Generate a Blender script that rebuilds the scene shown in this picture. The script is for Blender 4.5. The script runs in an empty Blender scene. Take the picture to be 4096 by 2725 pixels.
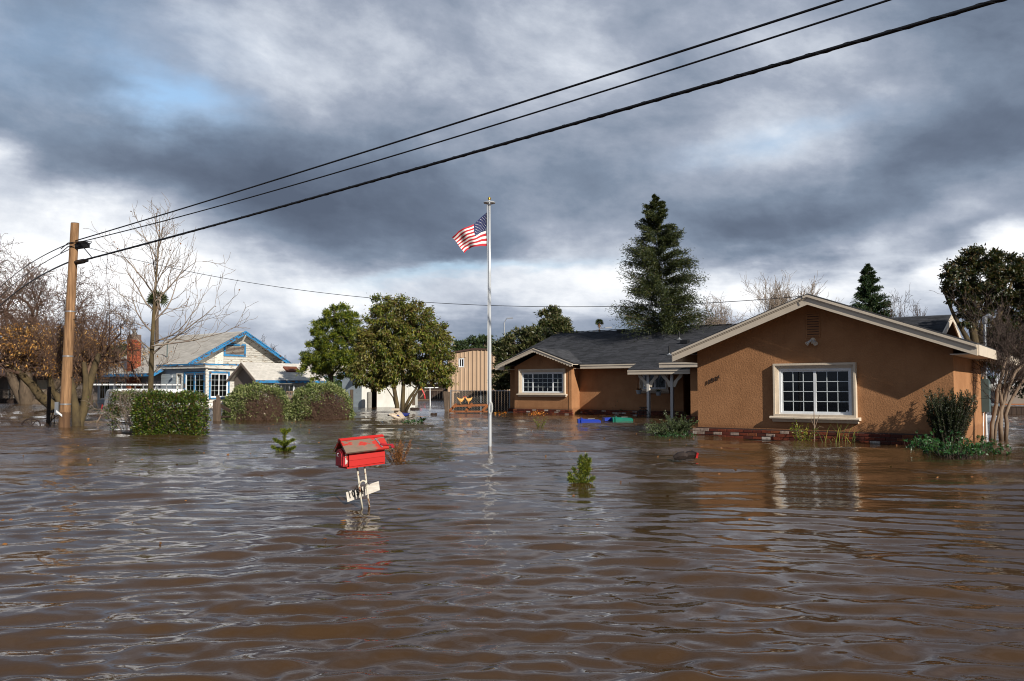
import bpy, bmesh, math, random
import numpy as np
from mathutils import Vector, Matrix
R = math.radians
random.seed(7); rng = np.random.default_rng(7)
C = bpy.context.scene.collection
sc = bpy.context.scene

# ------------------------------------------------------------------ camera
FX, HOR, EYE = 3600.0, 1547.0, 1.1          # focal length in photo pixels, horizon row, eye height above the water
PITCH = math.atan((HOR - 1362.5) / FX)
cam = bpy.data.cameras.new('camera'); co = bpy.data.objects.new('camera', cam); C.objects.link(co)
co.location = (0, 0, EYE); co.rotation_euler = (math.pi / 2 + PITCH, 0, 0)
cam.sensor_width = 36; cam.lens = FX / 4096 * 36; cam.clip_end = 6000; cam.clip_start = 0.05
sc.camera = co

# ------------------------------------------------------------------ sun
SAZ, SEL = R(147), R(27)
SUN = Vector((math.sin(SAZ) * math.cos(SEL), math.cos(SAZ) * math.cos(SEL), math.sin(SEL)))
sl = bpy.data.lights.new('sun', 'SUN'); sl.energy = 5.0; sl.angle = R(0.5); sl.color = (1, .93, .82)
so = bpy.data.objects.new('sun', sl); C.objects.link(so); so.rotation_euler = SUN.to_track_quat('Z', 'Y').to_euler()

sc.view_settings.view_transform = 'Standard'; sc.view_settings.look = 'None'
sc.view_settings.exposure = 0.3; sc.view_settings.gamma = 1
try: sc.view_settings.use_curve_mapping = False
except Exception: pass

# ------------------------------------------------------------------ node helper
class NT:
    def __init__(s, tree): s.t = tree; s.t.nodes.clear()
    def n(s, typ, **kw):
        nd = s.t.nodes.new(typ)
        ins = kw.pop('i', {})
        for k, v in kw.items(): setattr(nd, k, v)
        for k, v in ins.items():
            sock = nd.inputs[k]
            if isinstance(v, bpy.types.NodeSocket): s.t.links.new(v, sock)
            else: sock.default_value = v
        return nd
    def m(s, op, a, b=None, c=None, clamp=False):
        nd = s.t.nodes.new('ShaderNodeMath'); nd.operation = op; nd.use_clamp = clamp
        for k, v in enumerate((a, b, c)):
            if v is None: continue
            if isinstance(v, bpy.types.NodeSocket): s.t.links.new(v, nd.inputs[k])
            else: nd.inputs[k].default_value = v
        return nd.outputs[0]
    def vm(s, op, a, b=None, out=0):
        nd = s.t.nodes.new('ShaderNodeVectorMath'); nd.operation = op
        for k, v in enumerate((a, b)):
            if v is None: continue
            if isinstance(v, bpy.types.NodeSocket): s.t.links.new(v, nd.inputs[k])
            else: nd.inputs[k].default_value = v
        return nd.outputs[out]
    def noise(s, vec, scale, detail=3, rough=.5, dist=0, out=0):
        return s.n('ShaderNodeTexNoise', i={'Vector': vec, 'Scale': scale, 'Detail': detail, 'Roughness': rough, 'Distortion': dist}).outputs[out]
    def ramp(s, fac, stops, interp='LINEAR'):
        nd = s.t.nodes.new('ShaderNodeValToRGB'); nd.color_ramp.interpolation = interp
        s.t.links.new(fac, nd.inputs[0]); cr = nd.color_ramp
        while len(cr.elements) < len(stops): cr.elements.new(.5)
        for e, (p, c) in zip(cr.elements, stops):
            e.position = p; e.color = (c[0], c[1], c[2], 1) if hasattr(c, '__len__') else (c, c, c, 1)
        return nd.outputs[0]
    def mix(s, fac, a, b, blend='MIX'):
        nd = s.t.nodes.new('ShaderNodeMix'); nd.data_type = 'RGBA'; nd.blend_type = blend
        for k, v in ((0, fac), (6, a), (7, b)):
            if isinstance(v, bpy.types.NodeSocket): s.t.links.new(v, nd.inputs[k])
            else: nd.inputs[k].default_value = v if not hasattr(v, '__len__') or len(v) == 4 else (*v, 1)
        return nd.outputs[2]
    def link(s, a, b): s.t.links.new(a, b)

# ------------------------------------------------------------------ world: Nishita sky behind a broken cloud deck
world = bpy.data.worlds.new('World'); sc.world = world; world.use_nodes = True
N = NT(world.node_tree)
SKY = 0.1
tc = N.n('ShaderNodeTexCoord').outputs['Generated']
sep = N.n('ShaderNodeSeparateXYZ', i={0: tc})
az = N.m('ARCTAN2', sep.outputs[0], sep.outputs[1]); el = N.m('ARCSINE', sep.outputs[2])
# cloud deck coordinates: the direction projected on a flat layer far above
zc = N.m('MAXIMUM', sep.outputs[2], 0.0); den = N.m('ADD', zc, 0.10)
deck = N.n('ShaderNodeCombineXYZ', i={0: N.m('DIVIDE', sep.outputs[0], den), 1: N.m('DIVIDE', sep.outputs[1], den), 2: 0.0}).outputs[0]
wn = N.noise(deck, .9, 5, .55, out=1)
wn2 = N.noise(N.n('ShaderNodeCombineXYZ', i={0: az, 1: N.m('MULTIPLY', el, 1.6), 2: 3.0}).outputs[0], 3.5, 7, .6, out=1)
warp = N.vm('MULTIPLY', N.vm('SUBTRACT', N.vm('ADD', wn, wn2), (1, 1, 1)), (.16, .10, 0))
ae = N.vm('ADD', N.n('ShaderNodeCombineXYZ', i={0: az, 1: el, 2: 0.0}).outputs[0], warp)
def sky_pos(x, y):
    x, y = x * 4096 / 2357, y * 4096 / 2357
    dx, dz = (x - 2048) / FX, (HOR - y) / FX
    return math.atan(dx), math.atan(dz / math.sqrt(1 + dx * dx))
def blob(x, y, rx, ry, tilt=0):
    a, e = sky_pos(x, y); k = 4096 / 2357 / FX
    d = N.vm('SUBTRACT', ae, (a, e, 0))
    if tilt:
        d = N.n('ShaderNodeVectorRotate', rotation_type='Z_AXIS', i={'Vector': d, 'Angle': R(tilt)}).outputs[0]
    d = N.vm('MULTIPLY', d, (1 / (rx * k), 1 / (ry * k), 0))
    q = N.vm('DOT_PRODUCT', d, d, out=1)
    return N.m('POWER', 2.0, N.m('MULTIPLY', q, -1.0))
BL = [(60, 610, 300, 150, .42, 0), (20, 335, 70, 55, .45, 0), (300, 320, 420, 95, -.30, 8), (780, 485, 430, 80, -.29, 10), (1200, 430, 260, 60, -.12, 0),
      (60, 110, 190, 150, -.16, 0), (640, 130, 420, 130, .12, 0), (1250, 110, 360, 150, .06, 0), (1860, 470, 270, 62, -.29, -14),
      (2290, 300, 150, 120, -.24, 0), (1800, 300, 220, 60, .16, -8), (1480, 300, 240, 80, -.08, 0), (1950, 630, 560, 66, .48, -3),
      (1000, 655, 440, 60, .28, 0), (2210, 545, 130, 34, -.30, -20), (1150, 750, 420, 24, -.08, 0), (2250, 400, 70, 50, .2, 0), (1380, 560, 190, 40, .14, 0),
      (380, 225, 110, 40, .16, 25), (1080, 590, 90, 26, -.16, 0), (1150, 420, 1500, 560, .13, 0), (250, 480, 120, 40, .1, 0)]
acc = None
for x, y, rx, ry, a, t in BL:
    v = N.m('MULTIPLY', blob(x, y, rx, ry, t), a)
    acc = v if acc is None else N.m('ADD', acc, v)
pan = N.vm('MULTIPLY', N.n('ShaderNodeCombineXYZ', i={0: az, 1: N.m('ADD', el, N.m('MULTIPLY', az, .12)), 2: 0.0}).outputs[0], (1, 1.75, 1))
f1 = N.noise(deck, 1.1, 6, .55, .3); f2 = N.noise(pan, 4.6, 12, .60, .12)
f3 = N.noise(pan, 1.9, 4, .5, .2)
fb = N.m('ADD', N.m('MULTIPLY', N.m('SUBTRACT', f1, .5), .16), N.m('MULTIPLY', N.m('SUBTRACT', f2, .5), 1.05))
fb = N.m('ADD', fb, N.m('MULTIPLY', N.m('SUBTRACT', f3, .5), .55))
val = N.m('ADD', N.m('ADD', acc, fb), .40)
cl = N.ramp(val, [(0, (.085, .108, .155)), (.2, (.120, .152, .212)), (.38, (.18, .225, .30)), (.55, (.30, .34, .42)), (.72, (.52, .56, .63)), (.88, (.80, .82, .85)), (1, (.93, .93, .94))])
sky = N.n('ShaderNodeTexSky', sky_type='NISHITA', sun_disc=False, sun_elevation=SEL, sun_rotation=SAZ)
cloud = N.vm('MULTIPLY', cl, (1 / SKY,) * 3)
hole = N.m('ADD', N.m('MULTIPLY', blob(395, 200, 100, 42, 20), .85), N.m('MULTIPLY', blob(1800, 300, 170, 26, -8), .5))
hole = N.m('ADD', hole, N.m('MULTIPLY', blob(1080, 632, 220, 14), .4))
hole = N.m('ADD', hole, N.m('MULTIPLY', blob(120, 60, 260, 100), .3))
hole = N.m('MULTIPLY', hole, N.m('MULTIPLY', N.noise(deck, 3.2, 5, .6), 1.9), clamp=True)
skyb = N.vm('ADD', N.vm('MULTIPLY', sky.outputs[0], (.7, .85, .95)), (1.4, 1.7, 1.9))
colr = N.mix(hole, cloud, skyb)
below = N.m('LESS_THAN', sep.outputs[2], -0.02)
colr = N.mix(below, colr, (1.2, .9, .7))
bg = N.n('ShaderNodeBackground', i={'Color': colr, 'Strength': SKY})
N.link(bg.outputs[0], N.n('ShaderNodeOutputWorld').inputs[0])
world.cycles.sampling_method = 'MANUAL'; world.cycles.sample_map_resolution = 512
sc.cycles.max_bounces = 6; sc.cycles.transparent_max_bounces = 12
sc.cycles.use_denoising = True
sc.cycles.filter_width = 1.05

# ------------------------------------------------------------------ photo pixel -> point of the place, at a stated depth or on a stated plane
_fw = np.array([0, math.cos(PITCH), math.sin(PITCH)]); _up = np.array([0, -math.sin(PITCH), math.cos(PITCH)]); _rt = np.array([1., 0, 0])
_C = np.array([0, 0, EYE])
def ray(x, y): return _rt * (x - 2048) / FX + _up * -(y - 1362.5) / FX + _fw
def W(x, y, z=0): d = ray(x, y); return _C + d * ((z - EYE) / d[2])
def AT(x, y, D): d = ray(x, y); return _C + d * D / d[1]
def PL(x, y, P, n): d = ray(x, y); return _C + d * (np.dot(P - _C, n) / np.dot(d, n))
A0 = np.array([4.14, 20.1, 0]); w_ = np.array([.768, -.64, 0]); w_ /= np.linalg.norm(w_)
s_ = np.array([.545, .839, 0]); s_ /= np.linalg.norm(s_)
n_ = np.array([w_[1], -w_[0], 0])           # outward, front faces
m_ = np.array([s_[1], -s_[0], 0])           # outward, right-hand faces
Z = np.array([0, 0, 1.0])
MI = np.linalg.inv(np.array([[w_[0], s_[0]], [w_[1], s_[1]]]))
def HU(x, y, v): p = PL(x, y, A0 + s_ * v, n_); return (MI @ (p - A0)[:2])[0], p[2]
WANG = math.atan2(w_[1], w_[0]); SANG = math.atan2(s_[1], s_[0])

# ------------------------------------------------------------------ mesh builder
OFF = {}
class MB:
    def __init__(s): s.v = []; s.f = []; s.mi = []
    def hexa(s, a, b, c, d, ext, mi=0):
        """quad a b c d extruded by the vector ext"""
        k = len(s.v); ext = np.asarray(ext, float)
        P = [np.asarray(p, float) for p in (a, b, c, d)]
        s.v += [tuple(p) for p in P] + [tuple(p + ext) for p in P]
        s.f += [(k, k+3, k+2, k+1), (k+4, k+5, k+6, k+7), (k, k+1, k+5, k+4), (k+1, k+2, k+6, k+5), (k+2, k+3, k+7, k+6), (k+3, k, k+4, k+7)]
        s.mi += [mi] * 6; return s
    def box(s, c, x, y, z, mi=0):
        """centre c, full-size axis vectors x y z"""
        c, x, y, z = (np.asarray(q, float) for q in (c, x, y, z))
        o = c - x/2 - y/2 - z/2
        return s.hexa(o, o + x, o + x + y, o + y, z, mi)
    def prism(s, poly, ext, mi=0):
        k = len(s.v); n = len(poly); ext = np.asarray(ext, float)
        P = [np.asarray(p, float) for p in poly]
        s.v += [tuple(p) for p in P] + [tuple(p + ext) for p in P]
        s.f += [tuple(range(k + n - 1, k - 1, -1)), tuple(range(k + n, k + 2*n))] + [(k+i, k+(i+1) % n, k+n+(i+1) % n, k+n+i) for i in range(n)]
        s.mi += [mi] * (n + 2); return s
    def tube(s, path, rad, n=8, mi=0, cap=True):
        path = [np.asarray(p, float) for p in path]; m = len(path)
        if not hasattr(rad, '__len__'): rad = [rad] * m
        k = len(s.v); pu = None
        for i, p in enumerate(path):
            t = path[min(i+1, m-1)] - path[max(i-1, 0)]; t = t / (np.linalg.norm(t) + 1e-9)
            if pu is None: pu = np.cross(t, [0, 0, 1.0]) if abs(t[2]) < .9 else np.cross(t, [0, 1.0, 0])
            u = pu - t * np.dot(pu, t); u = u / (np.linalg.norm(u) + 1e-9); pu = u; q = np.cross(t, u)
            for j in range(n):
                a = 2 * math.pi * j / n; s.v.append(tuple(p + (u * math.cos(a) + q * math.sin(a)) * rad[i]))
        for i in range(m - 1):
            for j in range(n):
                s.f.append((k+i*n+j, k+i*n+(j+1) % n, k+(i+1)*n+(j+1) % n, k+(i+1)*n+j)); s.mi.append(mi)
        if cap:
            s.f += [tuple(k + j for j in range(n-1, -1, -1)), tuple(k+(m-1)*n+j for j in range(n))]; s.mi += [mi, mi]
        return s
    def lathe(s, prof, c=(0, 0, 0), n=16, axis=None, mi=0):
        """prof: (radius, height) pairs turned about the vertical through c"""
        k = len(s.v); c = np.asarray(c, float)
        a3 = np.asarray(axis if axis is not None else (0, 0, 1), float); a3 = a3 / np.linalg.norm(a3)
        u = np.cross(a3, [0, 1, 0]) if abs(a3[1]) < .9 else np.cross(a3, [1, 0, 0]); u = u / np.linalg.norm(u); q = np.cross(a3, u)
        for r, h in prof:
            for j in range(n):
                a = 2*math.pi*j/n; s.v.append(tuple(c + a3*h + (u*math.cos(a) + q*math.sin(a))*r))
        for i in range(len(prof)-1):
            for j in range(n):
                s.f.append((k+i*n+j, k+i*n+(j+1) % n, k+(i+1)*n+(j+1) % n, k+(i+1)*n+j)); s.mi.append(mi)
        return s
    def quad(s, a, b, c, d, mi=0):
        k = len(s.v); s.v += [tuple(a), tuple(b), tuple(c), tuple(d)]; s.f.append((k, k+1, k+2, k+3)); s.mi.append(mi); return s
    def build(s, name, mats, parent=None, smooth=False, **kw):
        off = OFF.get(parent.name, np.zeros(3)) if parent else np.zeros(3)
        me = bpy.data.meshes.new(name)
        me.from_pydata([(v[0]-off[0], v[1]-off[1], v[2]-off[2]) for v in s.v], [], s.f)
        if not isinstance(mats, (list, tuple)): mats = [mats]
        for m in mats: me.materials.append(m)
        if len(mats) > 1: me.polygons.foreach_set('material_index', s.mi)
        if smooth: me.polygons.foreach_set('use_smooth', [True] * len(me.polygons))
        me.update()
        return link(name, me, parent, **kw)

def link(name, data, parent=None, label=None, cat=None, group=None, kind=None):
    o = bpy.data.objects.new(name, data); C.objects.link(o)
    if parent: o.parent = parent; OFF[o.name] = OFF.get(parent.name, np.zeros(3))
    tag(o, label, cat, group, kind); return o
def tag(o, label=None, cat=None, group=None, kind=None):
    if label: o['label'] = label
    if cat: o['category'] = cat
    if group: o['group'] = group
    if kind: o['kind'] = kind
    return o
def thing(name, label, cat, loc, group=None):
    o = bpy.data.objects.new(name, None); C.objects.link(o); o.empty_display_size = .2
    o.location = tuple(float(q) for q in loc); OFF[o.name] = np.array(loc, float)
    return tag(o, label, cat, group)
def arr_mesh(name, V, F, mats, parent=None, smooth=False, mi=None, **kw):
    """numpy verts (n,3) and uniform faces (m,k)"""
    off = OFF.get(parent.name, np.zeros(3)) if parent else np.zeros(3)
    V = np.asarray(V, np.float32) - off.astype(np.float32); F = np.asarray(F, np.int32); m, k = F.shape
    me = bpy.data.meshes.new(name)
    me.vertices.add(len(V)); me.vertices.foreach_set('co', V.ravel())
    me.loops.add(m * k); me.loops.foreach_set('vertex_index', F.ravel())
    me.polygons.add(m); me.polygons.foreach_set('loop_start', np.arange(0, m*k, k, dtype=np.int32))
    try: me.polygons.foreach_set('loop_total', np.full(m, k, np.int32))
    except Exception: pass
    if not isinstance(mats, (list, tuple)): mats = [mats]
    for q in mats: me.materials.append(q)
    if mi is not None: me.polygons.foreach_set('material_index', np.asarray(mi, np.int32))
    if smooth: me.polygons.foreach_set('use_smooth', np.ones(m, bool))
    me.update(calc_edges=True)
    return link(name, me, parent, **kw)
_shared = {}
def piece(name, parent, c, dims, ang, mat, jit=0.0, bevel=.004):
    """one shared-mesh block (brick, plank, shingle): centre c, size dims, turned by ang about Z"""
    key = (tuple(round(d, 3) for d in dims), mat.name)
    me = _shared.get(key)
    if me is None:
        bm = bmesh.new(); bmesh.ops.create_cube(bm, size=1)
        bmesh.ops.scale(bm, vec=dims, verts=bm.verts)
        if bevel: bmesh.ops.bevel(bm, geom=list(bm.edges), offset=min(bevel, min(dims)*.3), segments=1, affect='EDGES')
        me = bpy.data.meshes.new(name); bm.to_mesh(me); bm.free(); me.materials.append(mat); _shared[key] = me
    o = bpy.data.objects.new(name, me); C.objects.link(o); o.parent = parent
    off = OFF.get(parent.name, np.zeros(3))
    o.location = tuple(np.asarray(c) - off); o.rotation_euler = (0, random.uniform(-jit, jit), ang)
    return o

# ------------------------------------------------------------------ materials
def mat(name, base, rough=.7, bump=0, bscale=30, var=None, vscale=3, spec=.3, metal=0, island=0, objrand=0, stain=None, stretch=None, detail=4, vmix=.5, aniso_bump=None):
    m = bpy.data.materials.new(name); m.use_nodes = True; T = NT(m.node_tree)
    pos = T.n('ShaderNodeTexCoord').outputs['Object']
    if stretch: pos = T.vm('MULTIPLY', pos, stretch)
    col = (*base, 1)
    if var is not None:
        f = T.ramp(T.noise(pos, vscale, detail, .6), [(.5 - vmix/2, 0), (.5 + vmix/2, 1)])
        col = T.mix(f, base, var)
    if island:
        r = T.n('ShaderNodeNewGeometry').outputs['Random Per Island']
        h = T.n('ShaderNodeHueSaturation', i={'Color': col, 'Value': T.m('ADD', 1 - island, T.m('MULTIPLY', r, 2*island)), 'Hue': T.m('ADD', .5 - island*.03, T.m('MULTIPLY', r, island*.06))}); col = h.outputs[0]
    if objrand:
        r = T.n('ShaderNodeObjectInfo').outputs['Random']
        h = T.n('ShaderNodeHueSaturation', i={'Color': col, 'Value': T.m('ADD', 1 - objrand, T.m('MULTIPLY', r, 2*objrand))}); col = h.outputs[0]
    if stain:                                   # silt line left by the water: (height, colour)
        gz = T.n('ShaderNodeSeparateXYZ', i={0: T.n('ShaderNodeNewGeometry').outputs['Position']}).outputs[2]
        hgt = T.m('ADD', gz, T.m('MULTIPLY', T.m('SUBTRACT', T.noise(pos, 9, 3), .5), .08))
        f = T.m('MULTIPLY', T.m('LESS_THAN', hgt, stain[0]), .6)
        col = T.mix(f, col, stain[1])
    b = T.n('ShaderNodeBsdfPrincipled', i={'Base Color': col, 'Roughness': rough, 'Metallic': metal, 'Specular IOR Level': spec})
    if bump:
        h = T.noise(pos if aniso_bump is None else T.vm('MULTIPLY', pos, aniso_bump), bscale, 4, .6)
        T.link(T.n('ShaderNodeBump', i={'Height': h, 'Strength': bump, 'Distance': .02}).outputs[0], b.inputs['Normal'])
    T.link(b.outputs[0], T.n('ShaderNodeOutputMaterial').inputs[0])
    return m
def leafmat(name, cols, gloss=.35, trans=.25, patch=None):
    """leaf colours picked per leaf, with some light passing through"""
    m = bpy.data.materials.new(name); m.use_nodes = True; T = NT(m.node_tree)
    r = T.n('ShaderNodeNewGeometry').outputs['Random Per Island']
    k = len(cols); col = T.ramp(r, [(i / k, c) for i, c in enumerate(cols)], 'CONSTANT')
    if patch:
        pos = T.n('ShaderNodeTexCoord').outputs['Object']
        f = T.ramp(T.noise(pos, patch[0], 2), [(.45, 0), (.6, 1)])
        col = T.mix(T.m('MULTIPLY', f, patch[2]), col, patch[1])
    b = T.n('ShaderNodeBsdfPrincipled', i={'Base Color': col, 'Roughness': gloss, 'Specular IOR Level': .4})
    tr = T.n('ShaderNodeBsdfTranslucent', i={'Color': T.mix(.35, col, (.25, .3, .03))})
    mx = T.n('ShaderNodeMixShader', i={0: trans, 1: b.outputs[0], 2: tr.outputs[0]})
    T.link(mx.outputs[0], T.n('ShaderNodeOutputMaterial').inputs[0]); return m
def peel(name, base, under, amount=.5, scale=5, stretch=(1, 1, 1), rough=.6, bump=.3):
    """old paint that has flaked in patches with hard edges"""
    m = bpy.data.materials.new(name); m.use_nodes = True; T = NT(m.node_tree)
    pos = T.vm('MULTIPLY', T.n('ShaderNodeTexCoord').outputs['Object'], stretch)
    f = T.ramp(T.noise(pos, scale, 6, .7), [(amount - .015, 0), (amount + .015, 1)])
    u = T.mix(T.noise(pos, scale * 4, 3), under, tuple(c * .55 for c in under))
    c = T.mix(f, T.mix(T.ramp(T.noise(pos, 1.3, 3), [(.35, 0), (.7, 1)]), base, tuple(q * .8 for q in base)), u)
    b = T.n('ShaderNodeBsdfPrincipled', i={'Base Color': c, 'Roughness': rough, 'Specular IOR Level': .25})
    T.link(T.n('ShaderNodeBump', i={'Height': f, 'Strength': -bump, 'Distance': .004}).outputs[0], b.inputs['Normal'])
    T.link(b.outputs[0], T.n('ShaderNodeOutputMaterial').inputs[0]); return m
def glassmat():
    m = bpy.data.materials.new('window_glass'); m.use_nodes = True; T = NT(m.node_tree)
    fr = T.n('ShaderNodeFresnel', i={'IOR': 1.5}).outputs[0]
    t = T.n('ShaderNodeBsdfTransparent', i={'Color': (.30, .32, .33, 1)}); g = T.n('ShaderNodeBsdfGlossy', i={'Color': (.9, .9, .9, 1), 'Roughness': .02})
    T.link(T.n('ShaderNodeMixShader', i={0: T.m('MULTIPLY', fr, .75), 1: t.outputs[0], 2: g.outputs[0]}).outputs[0], T.n('ShaderNodeOutputMaterial').inputs[0]); return m

def stuccomat():
    m = bpy.data.materials.new('tan_stucco'); m.use_nodes = True; T = NT(m.node_tree)
    pos = T.n('ShaderNodeTexCoord').outputs['Object']; g = T.n('ShaderNodeNewGeometry').outputs['Position']
    c = T.mix(T.ramp(T.noise(pos, 2.2, 4, .6), [(.3, 0), (.7, 1)]), (.36, .180, .086), (.285, .138, .064))
    c = T.mix(T.m('MULTIPLY', T.ramp(T.noise(T.vm('MULTIPLY', pos, (3.0, 3.0, .25)), 3, 5, .65), [(.55, 0), (.75, 1)]), .3), c, (.2, .095, .045))
    gz = T.n('ShaderNodeSeparateXYZ', i={0: g}).outputs[2]
    hgt = T.m('ADD', gz, T.m('MULTIPLY', T.m('SUBTRACT', T.noise(pos, 6, 4), .5), .10))
    st = T.ramp(hgt, [(.24, 1), (.30, 0)])
    c = T.mix(T.m('MULTIPLY', st, .5), c, (.19, .085, .04))
    b = T.n('ShaderNodeBsdfPrincipled', i={'Base Color': c, 'Roughness': .85, 'Specular IOR Level': .15})
    h = T.noise(pos, 34, 3, .55, .6); h2 = T.noise(pos, 80, 2, .5)
    hh = T.m('ADD', T.ramp(h, [(.38, 0), (.62, 1)]), T.m('MULTIPLY', h2, .25))
    T.link(T.n('ShaderNodeBump', i={'Height': hh, 'Strength': .32, 'Distance': .009}).outputs[0], b.inputs['Normal'])
    T.link(b.outputs[0], T.n('ShaderNodeOutputMaterial').inputs[0]); return m
def brickmat():
    m = bpy.data.materials.new('old_brick'); m.use_nodes = True; T = NT(m.node_tree)
    pos = T.n('ShaderNodeTexCoord').outputs['Object']; r = T.n('ShaderNodeObjectInfo').outputs['Random']
    c = T.ramp(r, [(0, (.10, .022, .014)), (.25, (.15, .035, .018)), (.5, (.07, .02, .014)), (.7, (.19, .06, .025)), (.84, (.30, .23, .19)), (.95, (.42, .37, .33))], 'CONSTANT')
    c = T.mix(T.m('MULTIPLY', T.ramp(T.noise(T.vm('ADD', pos, T.n('ShaderNodeObjectInfo').outputs['Location']), 14, 4, .6), [(.45, 0), (.6, 1)]), .45), c, (.05, .018, .012))
    b = T.n('ShaderNodeBsdfPrincipled', i={'Base Color': c, 'Roughness': .8, 'Specular IOR Level': .2})
    T.link(T.n('ShaderNodeBump', i={'Height': T.noise(pos, 60, 3), 'Strength': .4, 'Distance': .005}).outputs[0], b.inputs['Normal'])
    T.link(b.outputs[0], T.n('ShaderNodeOutputMaterial').inputs[0]); return m

M = {}
M['stucco'] = stuccomat(); M['brick'] = brickmat(); M['glass'] = glassmat()
M['mortar'] = mat('mortar', (.12, .085, .07), .9, .3, 80)
M['trim'] = mat('cream_trim', (.62, .53, .42), .7, .15, 70, (.5, .42, .33), 6)
M['fascia'] = mat('beige_fascia', (.60, .52, .42), .55, .1, 40, (.50, .43, .345), 2.5, stretch=(1, 1, 3))
M['white'] = mat('white_vinyl', (.72, .74, .76), .4, 0, var=(.6, .62, .64), vscale=5)
M['muntin'] = mat('muntin', (.55, .6, .62), .4)
M['interior_shade'] = mat('room_shade', (.012, .011, .010), .9)  # near-black colour standing in for the shade indoors
M['blind'] = mat('blind', (.10, .11, .11), .7)
M['curtain'] = mat('curtain', (.33, .30, .27), .8, var=(.15, .13, .12), vscale=4, stretch=(6, 6, .3))
M['shingle'] = mat('grey_shingle', (.050, .052, .060), .85, .5, 120, (.032, .034, .04), 6, island=.32)
M['shingle_tan'] = mat('tan_shingle', (.50, .475, .435), .85, .3, 90, (.40, .375, .34), 2, island=.10, objrand=.10)
M['bluepaint'] = peel('blue_paint', (.035, .20, .42), (.12, .08, .06), .55, 4, (1, 1, 2))
M['whitepeel'] = peel('flaking_white', (.62, .60, .55), (.30, .235, .17), .58, 5, (.6, .6, 3))
M['garagewhite'] = mat('chalky_white', (.66, .66, .63), .8, .2, 14, (.52, .51, .47), 2.5, stretch=(1, 1, .5))
M['bluegrey'] = peel('blue_grey_paint', (.36, .42, .46), (.24, .19, .15), .64, 5, (.6, .6, 3))
M['oldwood'] = mat('weathered_wood', (.13, .095, .07), .9, .6, 18, (.06, .042, .03), 7, stretch=(4, 4, .6), objrand=.25)
M['darkwood'] = mat('dark_wood', (.045, .028, .02), .9, .5, 16, (.02, .013, .01), 6, stretch=(3, 3, .6), objrand=.2)
M['orangewood'] = mat('cedar_wood', (.27, .095, .03), .7, .3, 20, (.14, .05, .02), 6)
M['polewood'] = mat('pole_wood', (.38, .22, .11), .85, .9, 14, (.09, .045, .022), 4, stretch=(5, 5, .35), stain=(.42, (.05, .025, .015)))
M['bark'] = mat('bark', (.13, .095, .065), .95, .8, 22, (.055, .04, .028), 9, stretch=(1, 1, .35))
M['mossbark'] = mat('mossy_bark', (.11, .08, .035), .95, .9, 20, (.035, .026, .018), 5, stretch=(1, 1, .5))
M['palebark'] = mat('pale_bark', (.27, .20, .145), .85, .5, 18, (.10, .068, .046), 6, stretch=(1, 1, .4))
M['twig'] = mat('twig', (.105, .062, .043), .85, island=.3)
M['twigdark'] = mat('dark_twig', (.060, .042, .036), .9, island=.3)
M['twigpale'] = mat('pale_twig', (.21, .165, .13), .85, island=.3)
M['black'] = mat('black_rubber', (.012, .012, .013), .5)
M['cable'] = mat('cable_black', (.010, .010, .012), .45, .2, 60)
M['iron'] = mat('rusty_iron', (.035, .022, .018), .8, .5, 40, (.015, .010, .009), 10)
M['galv'] = mat('galvanised', (.42, .44, .46), .35, metal=.7, var=(.3, .31, .33), vscale=8)
M['alu'] = mat('brushed_aluminium', (.66, .68, .70), .32, .05, 40, metal=.55, var=(.5, .52, .54), vscale=9, stretch=(1, 1, .2), stain=(.10, (.2, .13, .08)))
M['gold'] = mat('gold_ball', (.75, .45, .08), .2, metal=1)
M['red'] = peel('worn_red_paint', (.44, .017, .014), (.17, .10, .075), .66, 7, (1, 1, 1.5), rough=.5)
M['redmetal'] = mat('red_metal', (.33, .016, .025), .4, .15, 40, (.22, .012, .016), 12)
M['redroof'] = peel('worn_red_boards', (.42, .03, .022), (.23, .165, .125), .49, 3.4, (1, 1, 2.6), rough=.7)
M['rustpipe'] = peel('flaking_pipe_paint', (.58, .54, .44), (.25, .085, .025), .56, 16, (1, 1, .7))
M['signwhite'] = mat('sign_board', (.60, .57, .52), .7, .25, 30, (.40, .36, .31), 9, stretch=(1, 1, 4))
M['ink'] = mat('black_paint', (.012, .012, .012), .5)
M['corr'] = mat('tan_metal_siding', (.46, .33, .225), .5, 0, var=(.40, .28, .19), vscale=.6)
M['dkbrown'] = mat('dark_brown_trim', (.06, .035, .028), .6)
M['greystucco'] = mat('grey_brown_stucco', (.20, .165, .14), .9, .3, 50, (.16, .13, .11), 1.5)
M['rust'] = mat('rusty_tin', (.17, .055, .028), .8, .3, 30, (.09, .03, .018), 7)
M['vanwhite'] = mat('van_white', (.70, .71, .72), .3, var=(.6, .6, .6), vscale=1.5, stain=(.12, (.3, .24, .18)))
M['glassdark'] = mat('vehicle_glass', (.03, .045, .05), .08, spec=.8)
M['tail'] = mat('tail_lamp', (.35, .01, .012), .25)
M['chrome'] = mat('rack_metal', (.6, .6, .6), .4, metal=.5)
M['binblue'] = mat('blue_plastic', (.010, .032, .24), .35, var=(.01, .03, .28), vscale=3)
M['bingreen'] = mat('green_plastic', (.008, .14, .095), .35, var=(.006, .1, .07), vscale=3)
M['plastic'] = mat('beige_plastic', (.55, .46, .36), .45, var=(.42, .34, .26), vscale=7)
M['potgrey'] = mat('grey_pot', (.33, .34, .35), .6)
M['utilgrey'] = mat('utility_grey_green', (.07, .10, .10), .5, var=(.05, .07, .07), vscale=4)
M['concrete'] = mat('concrete', (.26, .25, .22), .9, .6, 60, (.19, .18, .16), 12)
M['feather'] = mat('orange_feathers', (.62, .27, .06), .8, .5, 60, (.75, .45, .17), 12)
M['comb'] = mat('red_comb', (.5, .03, .02), .6)
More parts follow.
